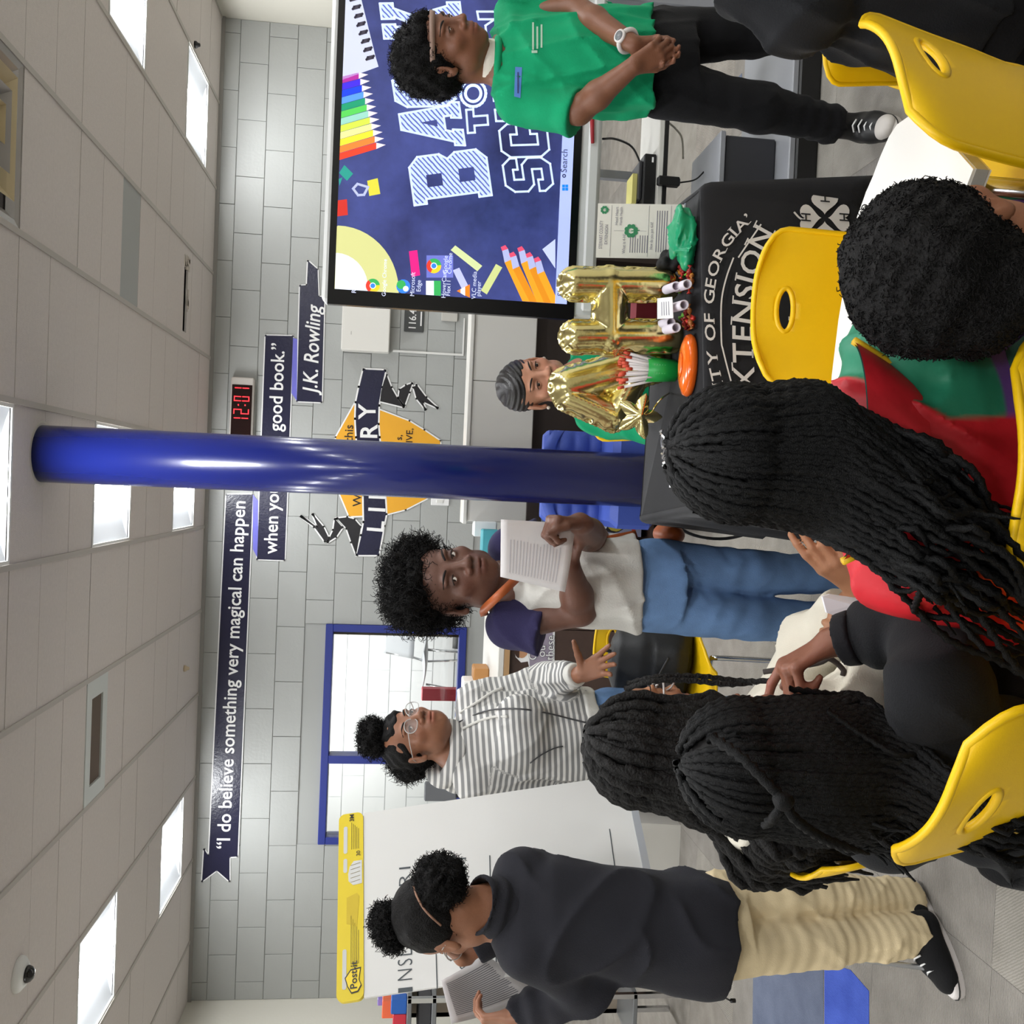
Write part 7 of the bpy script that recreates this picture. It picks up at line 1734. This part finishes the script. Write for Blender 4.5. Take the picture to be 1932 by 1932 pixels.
# ================================================================== girl writing at the flip chart
def girl_easel():
    Y = 2.12; base = (px(1600, 1745, Y)[0], Y, 0)
    r = person(base, 'girl in a charcoal jacket and khaki trousers standing at the flip chart')
    fd = unit(np.array([-.80, .60, 0])); rt = np.array([fd[1], -fd[0], 0])     # the way she faces, and her right
    H = Head(px(838, 1728, Y), rotm(yaw_of(fd[0], fd[1]), -.28, .0), 1.0)
    neck = px(925, 1716, Y+.0)
    RS, LS = px(985, 1648, Y+.06), px(990, 1790, Y-.05)
    RE, LE = px(1030, 1690, Y+.24), px(1105, 1862, Y-.02); RW, LW = px(872, 1806, Y+.20), px(965, 1918, Y+.06)
    arms = [dict(j=(RS, RE, RW), r=(.042, .034, .022), d=px(812, 1778, Y+.17)-RW, n=np.array([.8, .2, 0]), side=1, sc=.84, curl=((.9, .9), (1., 1.), (1., 1.), (1., 1.))),
            dict(j=(LS, LE, LW), r=(.042, .034, .022), d=px(905, 1930, Y+.10)-LW, n=np.array([.4, .8, .2]), side=1, sc=.88, curl=((.6, .6), (.7, .7), (.8, .7), (.8, .7)), thumb=(.5, .2, .2))]
    b, V, Q = body_mesh(r, H, neck, arms, (150, 102, 76), h=.0034)
    # hair drawn into two buns with a straight parting
    M_h = (13, 11, 11)
    def cutf(S):
        S.ell(H.W((0, .080, -.030)), np.array((.080, .052, .085))*H.k, H.R, .008, True); S.ell(H.W((0, -.02, -.12)), np.array((.09, .1, .05))*H.k, H.R, .01, True)
    ho, HV, HQ = curly_hair(r, [(H.W((0, -.022, .036)), np.array((.079, .096, .080))*H.k, H.R)], curls=260, L=.010, cr=.003, color=M_h, seed=12, cutf=cutf, bump=.0018, keep=lambda p, n: H.L(p)[2] < .0)
    curly_hair(r, [(H.W((.030, -.095, -.012)), np.array((.062, .050, .056))*H.k, H.R)], curls=900, L=.014, cr=.005, color=M_h, seed=13, name='hair_puff', bump=.006)
    curly_hair(r, [(H.W((0.0, -.01, .130)), np.array((.044, .046, .034))*H.k, H.R), (H.W((-.02, .02, .125)), np.array((.03, .03, .026))*H.k, H.R), (H.W((0, -.01, .105)), np.array((.024, .024, .03))*H.k, H.R)], curls=900, L=.016, cr=.005, color=M_h, seed=14, name='hair_bun', bump=.006)
    hb = bvh(HV, HQ); PP_ = []
    for x, y in ((780, 1672), (786, 1690), (798, 1712), (814, 1730), (832, 1746)):
        d = unit(ray(x, y)); hh = hb.ray_cast(Vector(CAM), Vector(d), 9.)
        if hh[0] is not None: PP_.append(np.array(hh[0])-d*.001)
    if len(PP_) > 2: MB().tube(smooth_path(PP_, 20), .0026, 6).build('parting', mat('parting_skin', (146, 108, 88), .6), ho)
    glasses(r, H, mat('clear_frame', (224, 222, 220), .15, trans=.3))
    M_j = fabric('charcoal_fleece', (40, 40, 46), .9, .3, 380); c = lambda x, y, dy=0: px(x, y, Y+dy); sd = unit(LS-RS)
    LC, RC = LW+(LE-LW)*.12, RW+(RE-RW)*.12
    def f(S):
        S.loft([(c(1362, 1765), .140, .115), (c(1330, 1762), .144, .118), (c(1240, 1752), .128, .108), (c(1120, 1735), .122, .105), (c(1030, 1722), .120, .100), (c(980, 1718), .105, .082), (c(945, 1716), .066, .062)], sd, .02, wave=(.03, 6, .3, lambda t: 1-t), p=2.3)
        yoke(S, neck, LS, RS, .054); S.cone(LS, LE, .062, .060, .03, ripple=(.004, 60, 1)); S.cone(LE, LC, .060, .042, .02, cut=(0, 1), ripple=(.005, 90, 2)); S.cone(RS, RE, .060, .056, .03); S.cone(RE, RC, .056, .044, .03, cut=(0, 1))
        pass
    garment(r, 'jacket', f, [c(1370, 1765), c(905, 1716), LE, LC, RE, RC], .16, M_j, .0056, (.0062, 24), 4)
    ct = H.W((0, -.026, -.082)); ax_ = unit(ct-neck)
    def cf(S):
        S.cone(neck-EZ*.04, ct, .068, .062, .006, cut=(0, 1), ripple=(.003, 150, 1, lambda t: 1)); S.cone(neck-ax_*.02, ct+ax_*.1, .055, .055, .002, True)
    garment(r, 'collar', cf, [neck-EZ*.05, ct], .09, M_j, .0045, None)
    cd = c(1378, 1888, -.02); MB().tube(smooth_path([c(1348, 1862, -.06), c(1365, 1880, -.05), cd], 8), .002, 5).build('drawcord', M_black, r); S = MB(); S.tube([cd, cd-EZ*.012], .005, 8); S.build('cord_stop', M_black, r)
    M_k = mat('khaki_twill', (230, 210, 170), .85, bump=.2, bscale=400, vary=.06, vscale=14)
    RH, LH, RK, LK = c(1345, 1702, .03), c(1350, 1790, -.03), c(1540, 1688, .04), c(1555, 1778, -.02)
    RA, LA = c(1728, 1700, .06), c(1742, 1762, -.02)
    def q(S):
        S.loft([(c(1400, 1748), .100, .085), (c(1350, 1750), .108, .088), (c(1310, 1750), .10, .082)], sd, .02)
        for h_, k_, a_, ph in ((RH, RK, RA, .3), (LH, LK, LA, 2.1)): S.cone(h_, k_, .070, .056, .012, ripple=(.0018, 150, ph)); S.cone(k_, a_, .056, .050, .012, cut=(0, 1), ripple=(.0016, 250, ph, lambda t: 1-.45*t))
    garment(r, 'trousers', q, [RH, LH, RA, LA], .13, M_k, .0045, (.0032, 46), 6)
    M_cv = fabric('black_canvas', (20, 20, 22)); d = unit(np.array([-.66, -.75, 0]))
    for A, lab in ((RA, 0), (LA, 1)):
        h0 = np.array([A[0], A[1], 0])-d*.055; shoe(r, h0, h0+d*.20, .040, M_cv, mat('white_rubber', (232, 226, 224), .4), M_black, laces=bool(lab), high=.10)
    held_sheet([px(832, 1850, Y+.22), px(916, 1800, Y+.30), px(1018, 1876, Y+.28), px(852, 1932, Y+.14)][::1], 'printed sheet in the left hand of the girl at the flip chart', 20, bend=-.02, mprint=mat('print_dark', (96, 96, 102), .7), lo=.08, hi=.9)
    return r
girl_easel()
# ================================================================== braided hair
M_braid = mat('braided_hair', (7, 7, 8), .55, bump=.5, bscale=700, spec=.2)
def braids(root, H, specs, rad, tail, pitch=.017, name='hair', cap=(.0775, .094, .081), seed=0, mm=None, amp=.40, r0=1.02):
    """specs: (azimuth, start elevation, end point (3-D), sag points) -> plaits following the scalp, then hanging"""
    mm = mm or M_braid; rr = np.random.default_rng(seed)
    S = Sculpt(*bbox_of([H.W((x*.1, y*.12, z*.125)) for x in (-1, 1) for y in (-1, 1) for z in (-1, 1)], .01), .005)
    S.ell(H.W((0, -.020, .033)), np.array(cap)*H.k, H.R, .004); S.ell(H.W((0, .095, -.03)), np.array((.085, .06, .085))*H.k, H.R, .01, True); S.cone(H.W((0, .02, -.075)), H.W((0, .02, -.2)), .1, .1, .01, True)
    V, Q = S.mesh(1); cap_o = quick_mesh(name, V, Q, mat('scalp_dark', (16, 13, 12), .8), root)
    for i, (az, el, pts) in enumerate(specs):
        a = math.radians(az); P = []; lay = r0-.5+rr.random()*1.5
        for e in np.arange(el, -16, -7.):
            e = math.radians(e); q = np.array([math.cos(e)*math.sin(a)*cap[0], -.020-math.cos(e)*math.cos(a)*cap[1], .033+math.sin(e)*cap[2]])
            P.append(H.W(q)+unit(H.R@(q-np.array([0, -.02, .033])))*rad*lay)
        P += [np.asarray(p) for p in pts]
        P = smooth_path(P, max(24, len(P)*5)); BV, BQ = braid_mesh(P, rad*(.88+.24*rr.random()), pitch*(.9+.2*rr.random()), 8, rr.random()*6, amp)
        quick_mesh('braid', BV, BQ, mm, cap_o)
    return cap_o
# ================================================================== girl with long braids and the red jacket
def girl_braids():
    Y = 1.13; base = (px(1800, 860, Y)[0], Y, 0)
    r = person(base, 'girl with long black braids over a red, green and purple jacket seen from behind')
    fd = unit(np.array([.12, .99, 0])); H = Head(px(1432, 856, Y), rotm(yaw_of(fd[0], fd[1]), -.05), .98)
    neck = px(1590, 862, Y+.01); RS, LS = px(1700, 655, Y+.02), px(1712, 1068, Y+.02)
    RE, LE = RS+np.array([.05, .10, -.19]), LS+np.array([-.05, .10, -.19]); RW, LW = RE+np.array([.0, .20, .05]), LE+np.array([.02, .20, .05])
    arms = [dict(j=(RS, RE, RW), d=EY, n=-EZ, side=-1, sc=.8), dict(j=(LS, LE, LW), d=EY, n=-EZ, side=1, sc=.8)]
    body_mesh(r, H, neck, arms, (120, 80, 60), h=.007, face=True, parts=False)
    # jacket in blocks of colour
    cx = px(1700, 862, Y)[0]; zb = .40; cb_ = np.array([cx-.005, Y+.03, zb]); sd = unit(RS-LS); zs = RS[2]
    def f(S):
        S.loft([(cb_, .145, .105), (cb_+EZ*.12, .150, .110), (cb_+EZ*(zs-zb-.06), .150, .105), (np.array([cx, Y+.02, zs+.02]), .11, .08), (np.array([cx, Y+.02, zs+.055]), .075, .065)], sd, .02, p=2.3); yoke(S, neck+EZ*.012, LS, RS, .058)
        for a, b2, c_ in ((RS, RE, RW), (LS, LE, LW)): S.cone(a, b2, .064, .060, .03, ripple=(.003, 60, 1)); S.cone(b2, b2+(c_-b2)*.85, .060, .045, .02, cut=(0, 1), ripple=(.004, 80, 2))
    lo, hi = bbox_of([cb_, neck, RE, LE, RW, LW], .14); S = Sculpt(lo, hi, .0055); f(S); S.bump(.004, 32, 4); S.creases(.010, 30, 5); V, Q = S.mesh(1)
    u_ = (V-np.array([cx, Y, 0]))@sd; z = V[:, 2]; C = np.tile(np.array(lin((206, 34, 46))), (len(V), 1))
    bnd = .100+.6*np.maximum(0, z-zs+.02)-.30*np.maximum(0, zs-.16-z); g = np.array(lin((40, 130, 98))); p_ = np.array(lin((104, 66, 138)))
    wr = np.clip((u_-bnd)/.006, 0, 1)[:, None]; wz = np.clip((z-zs+.095)/.006, 0, 1)[:, None]; C = C*(1-wr)+(g*wz+p_*(1-wz))*wr
    quick_mesh('jacket', V, Q, mat('colour_block_nylon', (206, 34, 46), .5, attr='Col', bump=.25, bscale=50, spec=.4), r, colors=C)
    # stand-up collar, open and flared
    zt = px(1588, 680, Y)[2]; cc = np.array([cx+.002, Y+.03, zt]); ang = np.linspace(-1.35, 1.35, 40)
    lo_r, up_r = .078, .124
    def pt(a, t, off=0):   # a measured from the back
        rr = lo_r+(up_r-lo_r)*t**.8+off; return cc+np.array([math.sin(a)*rr*1.12, -math.cos(a)*(.052+off)-.045, -.085*(1-t)-.006*math.cos(a)*t])
    o = MB().grid([[pt(a, t) for a in ang] for t in np.linspace(0, 1, 7)]).build('collar', mat('red_nylon', (206, 34, 46), .5, bump=.2, bscale=60), r)
    MB().grid([[pt(a, t, -.003) for a in ang] for t in np.linspace(0, 1.0, 7)]).build('collar_lining', mat('teal_lining', (48, 120, 112), .6), o)
    for a in (ang[0], ang[-1]): MB().tube([pt(a, t) for t in np.linspace(0, 1, 8)], .0052, 6).build('zip_tape', mat('zip_yellow', (232, 186, 30), .5), o)
    # the braids
    rr = np.random.default_rng(3); sp_ = []
    for i in range(96):
        az = -118+236*((i*0.618034) % 1); el = [78, 62, 46, 30, 14, 70][i % 6]+rr.uniform(-5, 5); a = math.radians(az)
        back = -(math.cos(a)); sx = math.sin(a)
        out = .100 if abs(az) < 80 else .094
        p1 = H.W((sx*.092, -.020+back*.108, -.055)); p1[1] = min(p1[1], 1.6)
        L = rr.uniform(.10, .36); dr = -.52*(1+.12*rr.normal())-.42*max(0, sx)+.12*max(0, -sx); pts = []
        for t in (.18, .36, .55, .75, 1.):
            d = t*L; q = np.array([p1[0]+dr*d+sx*.04*d, p1[1]-.03*d, p1[2]-d])
            ybk = Y-.118-.02*rr.random()-.03*max(0, 1-abs(sx)*1.1)
            w = np.clip((p1[2]-q[2])/.10, 0, 1)
            if abs(q[0]-cx) < .16: q[1] = min(q[1], ybk)*w+q[1]*(1-w)
            if t > .5: q[:2] += rr.normal(size=2)*.011
            pts.append(q)
        sp_.append((az, el, [p1]+pts))
    braids(r, H, sp_, .0043, None, pitch=.0105, seed=4, amp=.36)
    # trousers on the seat
    def q(S):
        S.loft([(cb_-EZ*.05, .14, .12), (cb_+EZ*.06, .14, .11)], sd, .02)
        for sx in (-1, 1): S.cone(cb_+np.array([sx*.075, .02, 0]), cb_+np.array([sx*.085, .32, .0]), .075, .06, .03); S.cone(cb_+np.array([sx*.085, .32, .0]), np.array([cb_[0]+sx*.085, cb_[1]+.33, .05]), .06, .05, .03, cut=(0, 1))
    garment(r, 'trousers', q, [cb_, cb_+EY*.36, np.array([cb_[0], cb_[1], .05])], .18, M_denimk, .009, None)
    o = copy_tree(chair0); p = px(1926, 880, .955); s_ = p[2]/.758; o.scale = (s_,)*3; o.location = (p[0], p[1]+.25*s_, 0); o.rotation_euler = (0, 0, .05); o['label'] = 'yellow shell chair of the girl in the red jacket, only its top edge showing'
    return r
girl_braids()
# ================================================================== boy with short curls
def boy():
    Y = 1.03; c0 = px(1790, 495, Y); base = (c0[0], Y, 0); fd = unit(np.array([.78, .62, 0]))
    r = person(base, 'boy with short black curls seen from behind in front of the white table')
    H = Head(c0, rotm(yaw_of(fd[0], fd[1]), -.10), 1.02); neck = H.W((0, -.03, -.15)); rt = np.array([fd[1], -fd[0], 0])
    RS, LS = neck+rt*.13-EZ*.04, neck-rt*.13-EZ*.04; RE, LE = RS-EZ*.17+fd*.06+rt*.02, LS-EZ*.17+fd*.06-rt*.02; RW, LW = RE+fd*.17-rt*.02, LE+fd*.17+rt*.02
    body_mesh(r, H, neck, [dict(j=(RS, RE, RW), d=fd, n=-EZ, side=-1, sc=.8), dict(j=(LS, LE, LW), d=fd, n=-EZ, side=1, sc=.8)], (150, 98, 70), h=.0045, parts=False)
    def cutf(S): S.ell(H.W((0, .095, -.03)), np.array((.09, .060, .085))*H.k, H.R, .01, True); S.ell(H.W((0, .0, -.125)), np.array((.1, .12, .055))*H.k, H.R, .01, True)
    curly_hair(r, [(H.W((0, -.022, .036)), np.array((.090, .106, .086))*H.k, H.R), (H.W((0, -.045, -.02)), np.array((.070, .078, .06))*H.k, H.R)], curls=5000, L=.006, cr=.0032, th=.0011, color=(14, 12, 12), seed=21, cutf=cutf, bump=.0028, h=.004, keep=lambda p, n: n[1] < .3)
    cb_ = np.array([neck[0], neck[1], .36])-fd*.02
    def f(S):
        S.loft([(cb_, .13, .10), (cb_+EZ*.1, .13, .10), (neck-EZ*.06, .10, .08)], rt, .02); yoke(S, neck-EZ*.01, LS, RS, .05)
        for a, b2, c_ in ((RS, RE, RW), (LS, LE, LW)): S.cone(a, b2, .056, .05, .03); S.cone(b2, b2+(c_-b2)*.8, .05, .04, .02, cut=(0, 1))
    garment(r, 'jumper', f, [cb_, neck, RE, LE, RW, LW], .12, fabric('dark_green_knit', (36, 74, 58)), .008, (.003, 40), 2)
    def q(S):
        S.loft([(cb_-EZ*.06, .12, .11), (cb_+EZ*.06, .12, .10)], rt, .02)
        for sx in (-1, 1): S.cone(cb_+rt*sx*.07, cb_+rt*sx*.08+fd*.24, .07, .055, .03); S.cone(cb_+rt*sx*.08+fd*.24, (cb_+rt*sx*.08+fd*.25)*np.array([1, 1, 0])+EZ*.02, .055, .045, .03, cut=(0, 1))
    garment(r, 'trousers', q, [cb_, cb_+fd*.3, np.array([cb_[0], cb_[1], .02])], .18, M_denimk, .010, None)
    return r
boy()
# ================================================================== girl with box braids in the black hooded top
def girl_boxbraids():
    Y = 1.29; fd = unit(np.array([.45, .89, 0])); rt = np.array([fd[1], -fd[0], 0]); c0 = px(1434, 1426, Y)
    r = person((c0[0], Y, 0), 'girl with waist-long box braids in a black top raising a finger to her mouth')
    H = Head(c0, rotm(yaw_of(fd[0], fd[1]), -.05), 1.0); neck = H.W((0, -.03, -.155))
    RS, LS = neck+rt*.145-EZ*.055, neck-rt*.105-EZ*.055
    RE, RW = px(1752, 1172, 1.30), px(1568, 1212, 1.40); LE = LS-EZ*.2+fd*.09+rt*.02; LW = LE+fd*.2+rt*.06
    arms = [dict(j=(RS, RE, RW), r=(.042, .036, .0235), d=px(1478, 1262, 1.42)-RW, n=np.array([-.75, -.1, -.65]), side=-1, sc=.98, curl=((.55, .25), (1.2, 1.4), (1.25, 1.4), (1.25, 1.4)), thumb=(.55, .5, .5), spread=.04), dict(j=(LS, LE, LW), d=fd, n=-EZ, side=1, sc=.85)]
    b, V, Q = body_mesh(r, H, neck, arms, (132, 84, 64), h=.0036, parts=True)
    tips = arms[0]['tips']
    kn = RW+unit(arms[0]['d'])*.10; 
    M_k = fabric('black_fleece', (24, 25, 28), .9, .3, 380); cb_ = np.array([neck[0], neck[1], .40])-fd*.03
    def f(S):
        S.loft([(cb_+rt*.02, .122, .11), (cb_+rt*.02+EZ*.12, .122, .11), (neck+rt*.01-EZ*.09, .115, .10), (neck-EZ*.03, .085, .075)], rt, .02, p=2.3); yoke(S, neck-EZ*.01, LS, RS, .056)
        S.cone(RS, RE, .068, .066, .03, ripple=(.006, 50, 1)); S.cone(RE, RE+(RW-RE)*.80, .066, .046, .02, cut=(0, 1), ripple=(.006, 70, 2)); S.cone(LS, LE, .064, .058, .03); S.cone(LE, LE+(LW-LE)*.85, .058, .045, .02, cut=(0, 1))
    garment(r, 'hooded_top', f, [cb_, neck, RE, LE, RW, LW], .13, M_k, .0055, (.008, 28), 6)
    cu_a = RE+(RW-RE)*.72; cu_b = RE+(RW-RE)*.90
    def cu(S): S.cone(cu_a, cu_b, .044, .041, .008, cut=(1, 1))
    garment(r, 'cuff', cu, [cu_a, cu_b], .07, fabric('black_rib', (20, 20, 24)), .0045, None)
    f2 = RW+unit(arms[0]['d'])*.125; n_ = unit(arms[0]['n'])
    MB().tube(ring(tips[1][0]-tips[1][1]*.03, tips[1][1], .0088, 18), .0016, 6, closed=True).build('ring', mat('silver_ring', (225, 215, 190), .2, .9), r)
    rr = np.random.default_rng(8); sp_ = []; back = -fd
    for i in range(118):
        az = -128+256*((i*0.618034) % 1); el = [82, 66, 50, 34, 18, 74, 58][i % 7]+rr.uniform(-5, 5); a = math.radians(az); sx = math.sin(a)
        p1 = H.W((sx*.092, -.020-math.cos(a)*.110, -.055)); L = rr.uniform(.17, .27) if sx > .25 else rr.uniform(.06, .13); pts = []
        for t in (.2, .4, .6, .8, 1.):
            d = t*L; q = p1+np.array([0, 0, -d])+back*(.012*min(1, d/.16))+rt*(.03*d)+rt*sx*.02*d
            bd = (q-cb_)@back
            if abs((q-cb_)@rt) < .15 and q[2] < neck[2]: q = q+back*max(0, .130+.012*rr.random()-bd)*min(1, (neck[2]-q[2])/.05)
            if t > .7: q = q+rr.normal(size=3)*np.array([.008, .008, 0])
            pts.append(q)
        sp_.append((az, el, [p1]+pts))
    hr = braids(r, H, sp_, .0050, None, pitch=.0105, seed=9, amp=.30)
    # one braid tied across the others, and thin strands at the side
    for P, r_ in (([px(1345, 1392, Y-.125), px(1400, 1430, Y-.165), px(1450, 1480, Y-.185), px(1478, 1510, Y-.19), px(1500, 1545, Y-.19), px(1560, 1585, Y-.18), px(1640, 1612, Y-.17)], .0065), ([px(1478, 1508, Y-.19), px(1462, 1540, Y-.185), px(1440, 1560, Y-.15)], .0060), ([px(1490, 1300, Y+.0), px(1540, 1306, Y+.0), px(1590, 1312, Y+.0), px(1625, 1312, Y)], .0045), ([px(1560, 1340, Y-.09), px(1640, 1395, Y-.11), px(1700, 1425, Y-.13), px(1765, 1412, Y-.12)], .0040)):
        BV, BQ = braid_mesh(smooth_path(P, 40), r_, .0135, 8); quick_mesh('braid', BV, BQ, M_braid, hr)
    kp = px(1478, 1512, Y-.195); S = Sculpt(kp-.03, kp+.03, .003); S.ell(kp, (.012, .012, .013)); S.bump(.002, 300, 1); V2, Q2 = S.mesh(1); quick_mesh('hair_knot', V2, Q2, M_braid, hr)
    def q(S):
        S.loft([(cb_-EZ*.05, .14, .12), (cb_+EZ*.06, .14, .115)], rt, .02)
        for sx in (-1, 1): S.cone(cb_+rt*sx*.075, cb_+rt*sx*.085+fd*.33, .078, .06, .03); S.cone(cb_+rt*sx*.085+fd*.33, (cb_+rt*sx*.085+fd*.34)*np.array([1, 1, 0])+EZ*.02, .06, .048, .03, cut=(0, 1))
    garment(r, 'trousers', q, [cb_, cb_+fd*.36, np.array([cb_[0], cb_[1], .02])], .18, M_denimk, .009, None)
    return r
girl_boxbraids()
# ================================================================== girl with locs in the cream hooded top
def girl_locs():
    Y = 1.70; fd = unit(np.array([.80, .60, 0])); rt = np.array([fd[1], -fd[0], 0]); c0 = px(1238, 1392, Y)
    r = person((c0[0], Y, 0), 'girl with long black locs in a cream hooded top')
    H = Head(c0, rotm(yaw_of(fd[0], fd[1]), -.18), 1.0); neck = H.W((0, -.03, -.15))
    RS, LS = neck+rt*.14-EZ*.05+fd*.02, neck-rt*.14-EZ*.05+fd*.02
    RE, RW = px(1610, 1330, 1.60), px(1660, 1205, 1.60); LE, LW = px(1545, 1222, 1.74), px(1632, 1108, 1.62)
    arms = [dict(j=(RS, RE, RW), d=px(1560, 1165, 1.59)-RW, n=np.array([0, 1., 0]), side=1, sc=.85, curl=((.9, 1.), (1., 1.), (1., 1.1), (1., 1.1))), dict(j=(LS, LE, LW), r=(.042, .036, .024), d=px(1545, 1042, 1.60)-LW, n=np.array([.7, .6, -.2]), side=1, sc=1.0, curl=((.25, .25), (.3, .35), (.35, .4), (.4, .45)), thumb=(.3, .2, .2), spread=.05)]
    body_mesh(r, H, neck, arms, (166, 116, 84), h=.0038)
    glasses(r, H, mat('clear_frame', (224, 222, 220), .15, trans=.3), thin=.002)
    M_c = fabric('cream_fleece', (226, 220, 204), .9, .3, 380); cb_ = np.array([neck[0]-.03, neck[1], .40])
    def f(S):
        S.loft([(cb_, .14, .13), (cb_+EZ*.12, .14, .13), (neck-EZ*.09, .13, .105), (neck-EZ*.03, .085, .075)], rt, .02, p=2.3); yoke(S, neck-EZ*.01, LS, RS, .056)
        S.cone(RS, RE, .066, .062, .03, ripple=(.006, 50, 1)); S.cone(RE, RE+(RW-RE)*.8, .062, .046, .02, cut=(0, 1), ripple=(.006, 60, 3)); S.cone(LS, LE, .066, .062, .03, ripple=(.006, 50, 4)); S.cone(LE, LE+(LW-LE)*.72, .062, .050, .02, cut=(0, 1), ripple=(.006, 60, 2))
        for i in range(10): S.cone(neck+np.array([-.06, 0, -.0])+(rt*math.cos(i*.63)*.09+fd*math.sin(i*.63)*.07), neck+np.array([-.06, 0, 0.])+(rt*math.cos(i*.63+.63)*.09+fd*math.sin(i*.63+.63)*.07), .028, .028, .01)
    garment(r, 'hooded_top', f, [cb_, neck, RE, LE, RW, LW], .14, M_c, .006, (.008, 26), 3)
    MB().tube(smooth_path([px(1440, 1268, 1.62), px(1540, 1252, 1.58), px(1565, 1243, 1.57), px(1590, 1262, 1.57), px(1590, 1275, 1.57)], 20), .005, 7).build('drawcord', mat('dark_cord', (52, 44, 40), .8), r)
    M_loc = mat('loc_hair', (14, 12, 11), .7, bump=1., bscale=220, spec=.3, vary=.3, vscale=60)
    rr = np.random.default_rng(14); sp_ = []; back = -fd
    for i in range(56):
        az = -135+270*((i*0.618034) % 1); el = [82, 62, 42, 24, 72][i % 5]+rr.uniform(-6, 6); a = math.radians(az); sx = math.sin(a)
        p1 = H.W((sx*.096, -.020-math.cos(a)*.112, -.05)); L = rr.uniform(.22, .38); pts = []
        for t in (.2, .4, .6, .8, 1.):
            d = t*L; q = p1+np.array([-.30*d, -.02*d, -d*.94])+rt*sx*.06*d+rr.normal(size=3)*.006
            if abs((q-cb_)@rt) < .16 and q[2] < neck[2]: q = q+back*max(0, .13+.02*rr.random()-(q-cb_)@back)
            pts.append(q)
        sp_.append((az, el, [p1]+pts))
    hr = braids(r, H, sp_, .0088, None, pitch=.03, seed=15, mm=M_loc, amp=.16)
    for P in ([px(1185, 1290, Y-.10), px(1240, 1277, Y-.13), px(1320, 1276, Y-.14), px(1390, 1284, Y-.15), px(1440, 1285, Y-.17), px(1490, 1275, Y-.2)], [px(1180, 1300, Y-.11), px(1230, 1285, Y-.14), px(1300, 1284, Y-.15), px(1360, 1290, Y-.16), px(1420, 1292, Y-.17)]):
        BV, BQ = braid_mesh(smooth_path(P, 40), .0048, .018, 8, 0, .25); quick_mesh('braid', BV, BQ, M_loc, hr)
    def q(S):
        S.loft([(cb_-EZ*.05, .14, .13), (cb_+EZ*.06, .14, .13)], rt, .02)
        for sx in (-1, 1): S.cone(cb_+rt*sx*.075, cb_+rt*sx*.085+fd*.30, .078, .06, .03); S.cone(cb_+rt*sx*.085+fd*.30, (cb_+rt*sx*.085+fd*.31)*np.array([1, 1, 0])+EZ*.02, .06, .048, .03, cut=(0, 1))
    garment(r, 'trousers', q, [cb_, cb_+fd*.36, np.array([cb_[0], cb_[1], .02])], .18, M_denimk, .009, None)
    # crumpled tissue in her hand
    m = MB(); pts = [px(x, y, 1.55+dy) for x, y, dy in ((1552, 1126, 0), (1566, 1121, .01), (1600, 1126, .012), (1662, 1135, .02), (1655, 1152, .02), (1612, 1160, .0), (1598, 1170, -.01), (1560, 1156, -.006))]; mid = np.mean(pts, 0)+np.array([.004, -.016, .0]); n_ = len(pts)
    m.add(pts+[mid]+[p+np.array([0, .006, 0]) for p in pts]+[mid+EY*.012], [(i, (i+1) % n_, n_) for i in range(n_)]+[(n_+1+(i+1) % n_, n_+1+i, 2*n_+1) for i in range(n_)]+[((i+1) % n_, i, n_+1+i, n_+1+(i+1) % n_) for i in range(n_)])
    tag(m.build('paper_tissue', mat('tissue_white', (236, 236, 240), .8)), 'folded white tissue held between the girls in cream and in black', 'tissue')
    return r
girl_locs()
# ================================================================== person in black at the right edge
def person_black():
    Y = 1.50; c0 = px(1640, -48, Y); fd = unit(np.array([.45, .89, 0])); rt = np.array([fd[1], -fd[0], 0]); cb_ = np.array([c0[0], Y-.02, .40])
    r = person((c0[0], Y, 0), 'person in a black hooded top sitting at the right edge of the picture')
    LS = px(1428, -42, Y-.02); RS = LS+rt*.30; neck = (LS+RS)/2+EZ*.07; H = Head(neck+EZ*.16+fd*.02, rotm(yaw_of(fd[0], fd[1])), 1.0)
    LE = px(1515, 12, Y-.05); LW = LE+fd*.10+rt*.20-EZ*.0; RE = RS-EZ*.2; RW = RE+fd*.2
    body_mesh(r, H, neck, [dict(j=(RS, RE, RW), d=fd, n=-EZ, side=-1, sc=.9), dict(j=(LS, LE, LW), d=fd, n=-EZ, side=1, sc=.9)], (120, 80, 60), h=.006, parts=False)
    curly_hair(r, [(H.W((0, -.025, .035)), np.array((.085, .1, .085))*H.k, H.R)], curls=0, color=(24, 21, 21), seed=3, bump=.003)
    def f(S):
        S.loft([(cb_, .16, .12), (cb_+EZ*.15, .155, .12), ((LS+RS)/2-EZ*.03, .14, .10), (neck-EZ*.03, .08, .07)], rt, .02, p=2.3); yoke(S, neck-EZ*.01, LS, RS, .058)
        S.cone(LS, LE, .070, .062, .02, ripple=(.005, 50, 1)); S.cone(LE, LE+(LW-LE)*.85, .062, .05, .02, cut=(0, 1)); S.cone(RS, RE, .066, .06, .03); S.cone(RE, RE+(RW-RE)*.8, .06, .05, .02, cut=(0, 1))
    garment(r, 'hooded_top', f, [cb_, neck, LE, RE, LW, RW], .15, fabric('black_fleece', (24, 25, 28), .9, .3, 380), .006, (.008, 26), 8)
    def q(S):
        S.loft([(cb_-EZ*.05, .15, .12), (cb_+EZ*.06, .15, .12)], rt, .02)
        for sx in (-1, 1): S.cone(cb_+rt*sx*.08, cb_+rt*sx*.09+fd*.34, .08, .062, .03); S.cone(cb_+rt*sx*.09+fd*.34, (cb_+rt*sx*.09+fd*.35)*np.array([1, 1, 0])+EZ*.02, .062, .05, .03, cut=(0, 1))
    garment(r, 'trousers', q, [cb_, cb_+fd*.38, np.array([cb_[0], cb_[1], .02])], .18, M_denimk, .009, None)
person_black()
